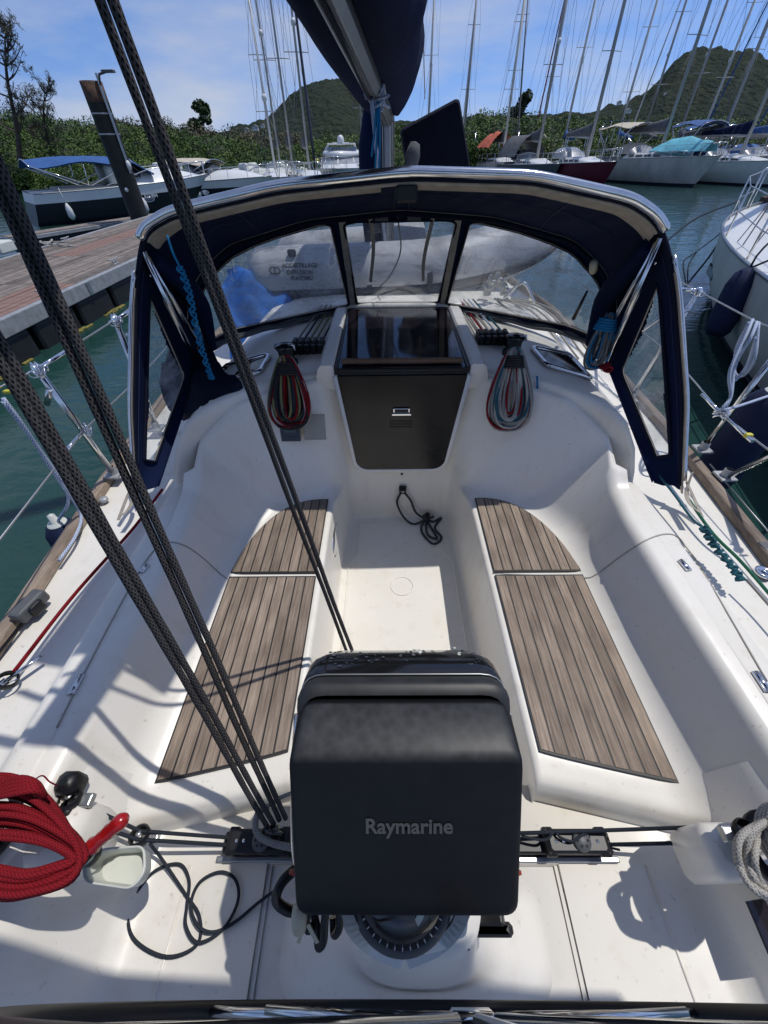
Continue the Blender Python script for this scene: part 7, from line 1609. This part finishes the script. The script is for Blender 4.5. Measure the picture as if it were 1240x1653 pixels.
# grey cradle arms under the compass
m = MB(); 
for x in (-1, 1):
    m.ribbon(catmull([at(653+x*100, 1458, d=.635), at(653+x*82, 1500, d=.645), at(653+x*50, 1530, d=.655), at(653+x*4, 1550, d=.66)], 14), .022, (0, -.5, 1), .006)
m.build('cradle', 'alu', PD)
m = MB(); m.ribbon(catmull([at(686, 1462, d=.622), at(672, 1490, d=.630), at(648, 1515, d=.636), at(612, 1535, d=.645)], 12), .010, (0, -.5, 1), .003); m.build('white_lever', 'tray', PD)
m = MB(); m.lathe([(.06, -.16), (.08, -.12), (.088, -.07), (.090, -.05)], cc, 40, axis=cn); m.build('compass_housing', 'alu', PD)
m = MB(); m.box(at(768, 1482, d=.70), (.10, .02, .035), np.array(Matrix.Rotation(R(-18), 3, 'Y')), bev=.004); m.box(at(758, 1500, d=.72), (.15, .02, .08), bev=.01); m.build('side_bracket', 'blackpl', PD)
m = MB(); m.box(at(745, 1532, d=.685), (.03, .004, .03), bev=.002); m.build('white_label', 'white', PD)
# black hoses and cords hanging at the lower left, keys
HS = thing('cable_bundle', at(500, 1500, d=.66), 'black hoses and cables hanging below the left corner of the pod', 'cables')
for P in (((478, 1402, .68), (455, 1425, .66), (446, 1452, .65), (462, 1468, .65), (486, 1474, .66)), ((528, 1452, .63), (524, 1490, .63), (522, 1520, .635), (514, 1528, .64), (512, 1500, .65), (505, 1468, .66)), ((548, 1462, .64), (548, 1495, .64), (540, 1508, .65), (538, 1480, .66)), ((505, 1455, .64), (495, 1480, .63), (497, 1500, .635), (506, 1495, .65))):
    m = MB(); m.tube(catmull([at(x, y, d=d) for x, y, d in P], 22), .0068 if P[0][0] != 478 else .0085, 9); m.build('hose', 'blackpl', HS)
KY = thing('key_float', at(488, 1480, d=.625), 'cream key float with two keys hanging at the pod', 'keys')
m = MB(); m.lathe([(0, .025), (.010, .02), (.013, 0), (.011, -.018), (0, -.022)], at(483, 1483, d=.62), 14, axis=Vv); m.build('float', 'cream', KY)
m = MB()
for dx in (-4, 24): a = at(492+dx*.2, 1492, d=.618); b_ = at(486+dx*1.1, 1522, d=.62); m.ribbon([a, (a+b_)/2, b_], .006, Nn, .002)
m.build('key', 'cream', KY)

# wheel
WH = thing('steering_wheel', (0.03, -.10, .98), 'stainless steering wheel with black leather rim at the bottom of the picture', 'steering wheel')
wc = np.array([.03, -.092, 1.0]); wt = np.array([0, .085, 1.0]); wt /= np.linalg.norm(wt); WR = .53
def wp(a, r_): return wc+Ux*r_*math.sin(a)-wt*r_*math.cos(a)   # a = 0 at the bottom
m = MB(); m.tube([wp(a, WR) for a in np.linspace(0, 2*math.pi, 120, endpoint=False)], .0125, 14, closed=True); m.build('rim', 'blackpl', WH)
m = MB(); m.lathe([(.0, .014), (.026, .012), (.030, .006), (.030, -.03), (.024, -.04), (0, -.04)], wc+np.array([0, -.012, 0]), 24, axis=(0, 1, -.085)); m.build('hub', 'chrome', WH)
for k in range(5):
    a = (.95, -.95, 2.2, -2.2, math.pi)[k]; 
    m = MB(); m.tube([wp(a, .03), wp(a, WR-.08), wp(a, WR-.005)], [.0075, .006, .007], 10); m.build('spoke', 'steel', WH)
for sd in (-1, 1): m = MB(); P0 = wc+np.array([sd*.03, -.003, .02]); m.tube([P0, P0+np.array([sd*.235, .012, -.01])], [.010, .0045], 8); m.build('brace_rod', 'steel', WH)
m = MB(); m.box(wc+np.array([0, -.004, -.02]), (.058, .022, .05), bev=.007, smooth=True); m.build('clamp', 'chrome', WH)
# starboard helm: smoked panel at the right edge
m = MB(); P = [at(x, y, z=.44) for x, y in ((1203, 1455), (1290, 1440), (1330, 1560), (1250, 1565))]; m.prism(P, .008, (0, 0, 1)); m.build('engine_panel', 'acryl', Y_)

# folded black cloth on the port roof corner inside the sprayhood
P = [at(x, y, z=z) for x, y, z in ((272, 655, .80), (312, 664, .90), (350, 640, .945), (390, 617, .985), (362, 598, 1.0), (340, 560, 1.03), (318, 530, 1.06), (290, 545, 1.08), (266, 580, 1.02), (258, 620, .92))]
c = sum(P)/len(P)+np.array([0, 0, .02]); rows = [[c+(p-c)*k+np.array([0, 0, .012*math.sin(i*2.3+k*7)*k]) for i, p in enumerate(catmull(P, 40, True))] for k in (.0, .3, .55, .8, 1.0)]
m = MB(); m.grid(rows, closed_u=True); m.grid([[p-np.array([0, 0, .05]) for p in r_] for r_ in rows[-1:]]+rows[-1:], closed_u=True); tag(m.build('folded_cloth', 'navytrim', fix=False), 'folded black cloth on the port roof corner under the sprayhood', 'cloth')
# canopy added out of view over the helm, only to shade the aft cockpit
BI = thing('added_shade_canopy', (0, -.6, 2.4), 'added unseen navy canopy over the helm that shades the aft cockpit', 'bimini')
rows = [[np.array([x, y+.06*(x < 0)*0-.05*x, 2.42+.16*(1-(x/1.25)**2)-.05*((y+.6)/.9)**2]) for x in np.linspace(-1.25, 1.25, 17)] for y in np.linspace(-1.5, .30, 12)]
m = MB(); m.grid(rows); m.grid([[p-np.array([0, 0, .006]) for p in r_] for r_ in rows]); m.build('canopy', 'navy', BI)
for y in (-1.48, .28): 
    r_ = rows[0] if y < 0 else rows[-1]; m = MB(); m.tube([p-np.array([0, 0, .015]) for p in r_], .012, 8); m.build('bow', 'steel', BI)
    for sd in (0, -1): m = MB(); m.tube([r_[sd]-np.array([0, 0, .015]), np.array([1.28 if sd else -1.28, -.9, .62])], .012, 8); m.build('leg', 'steel', BI)
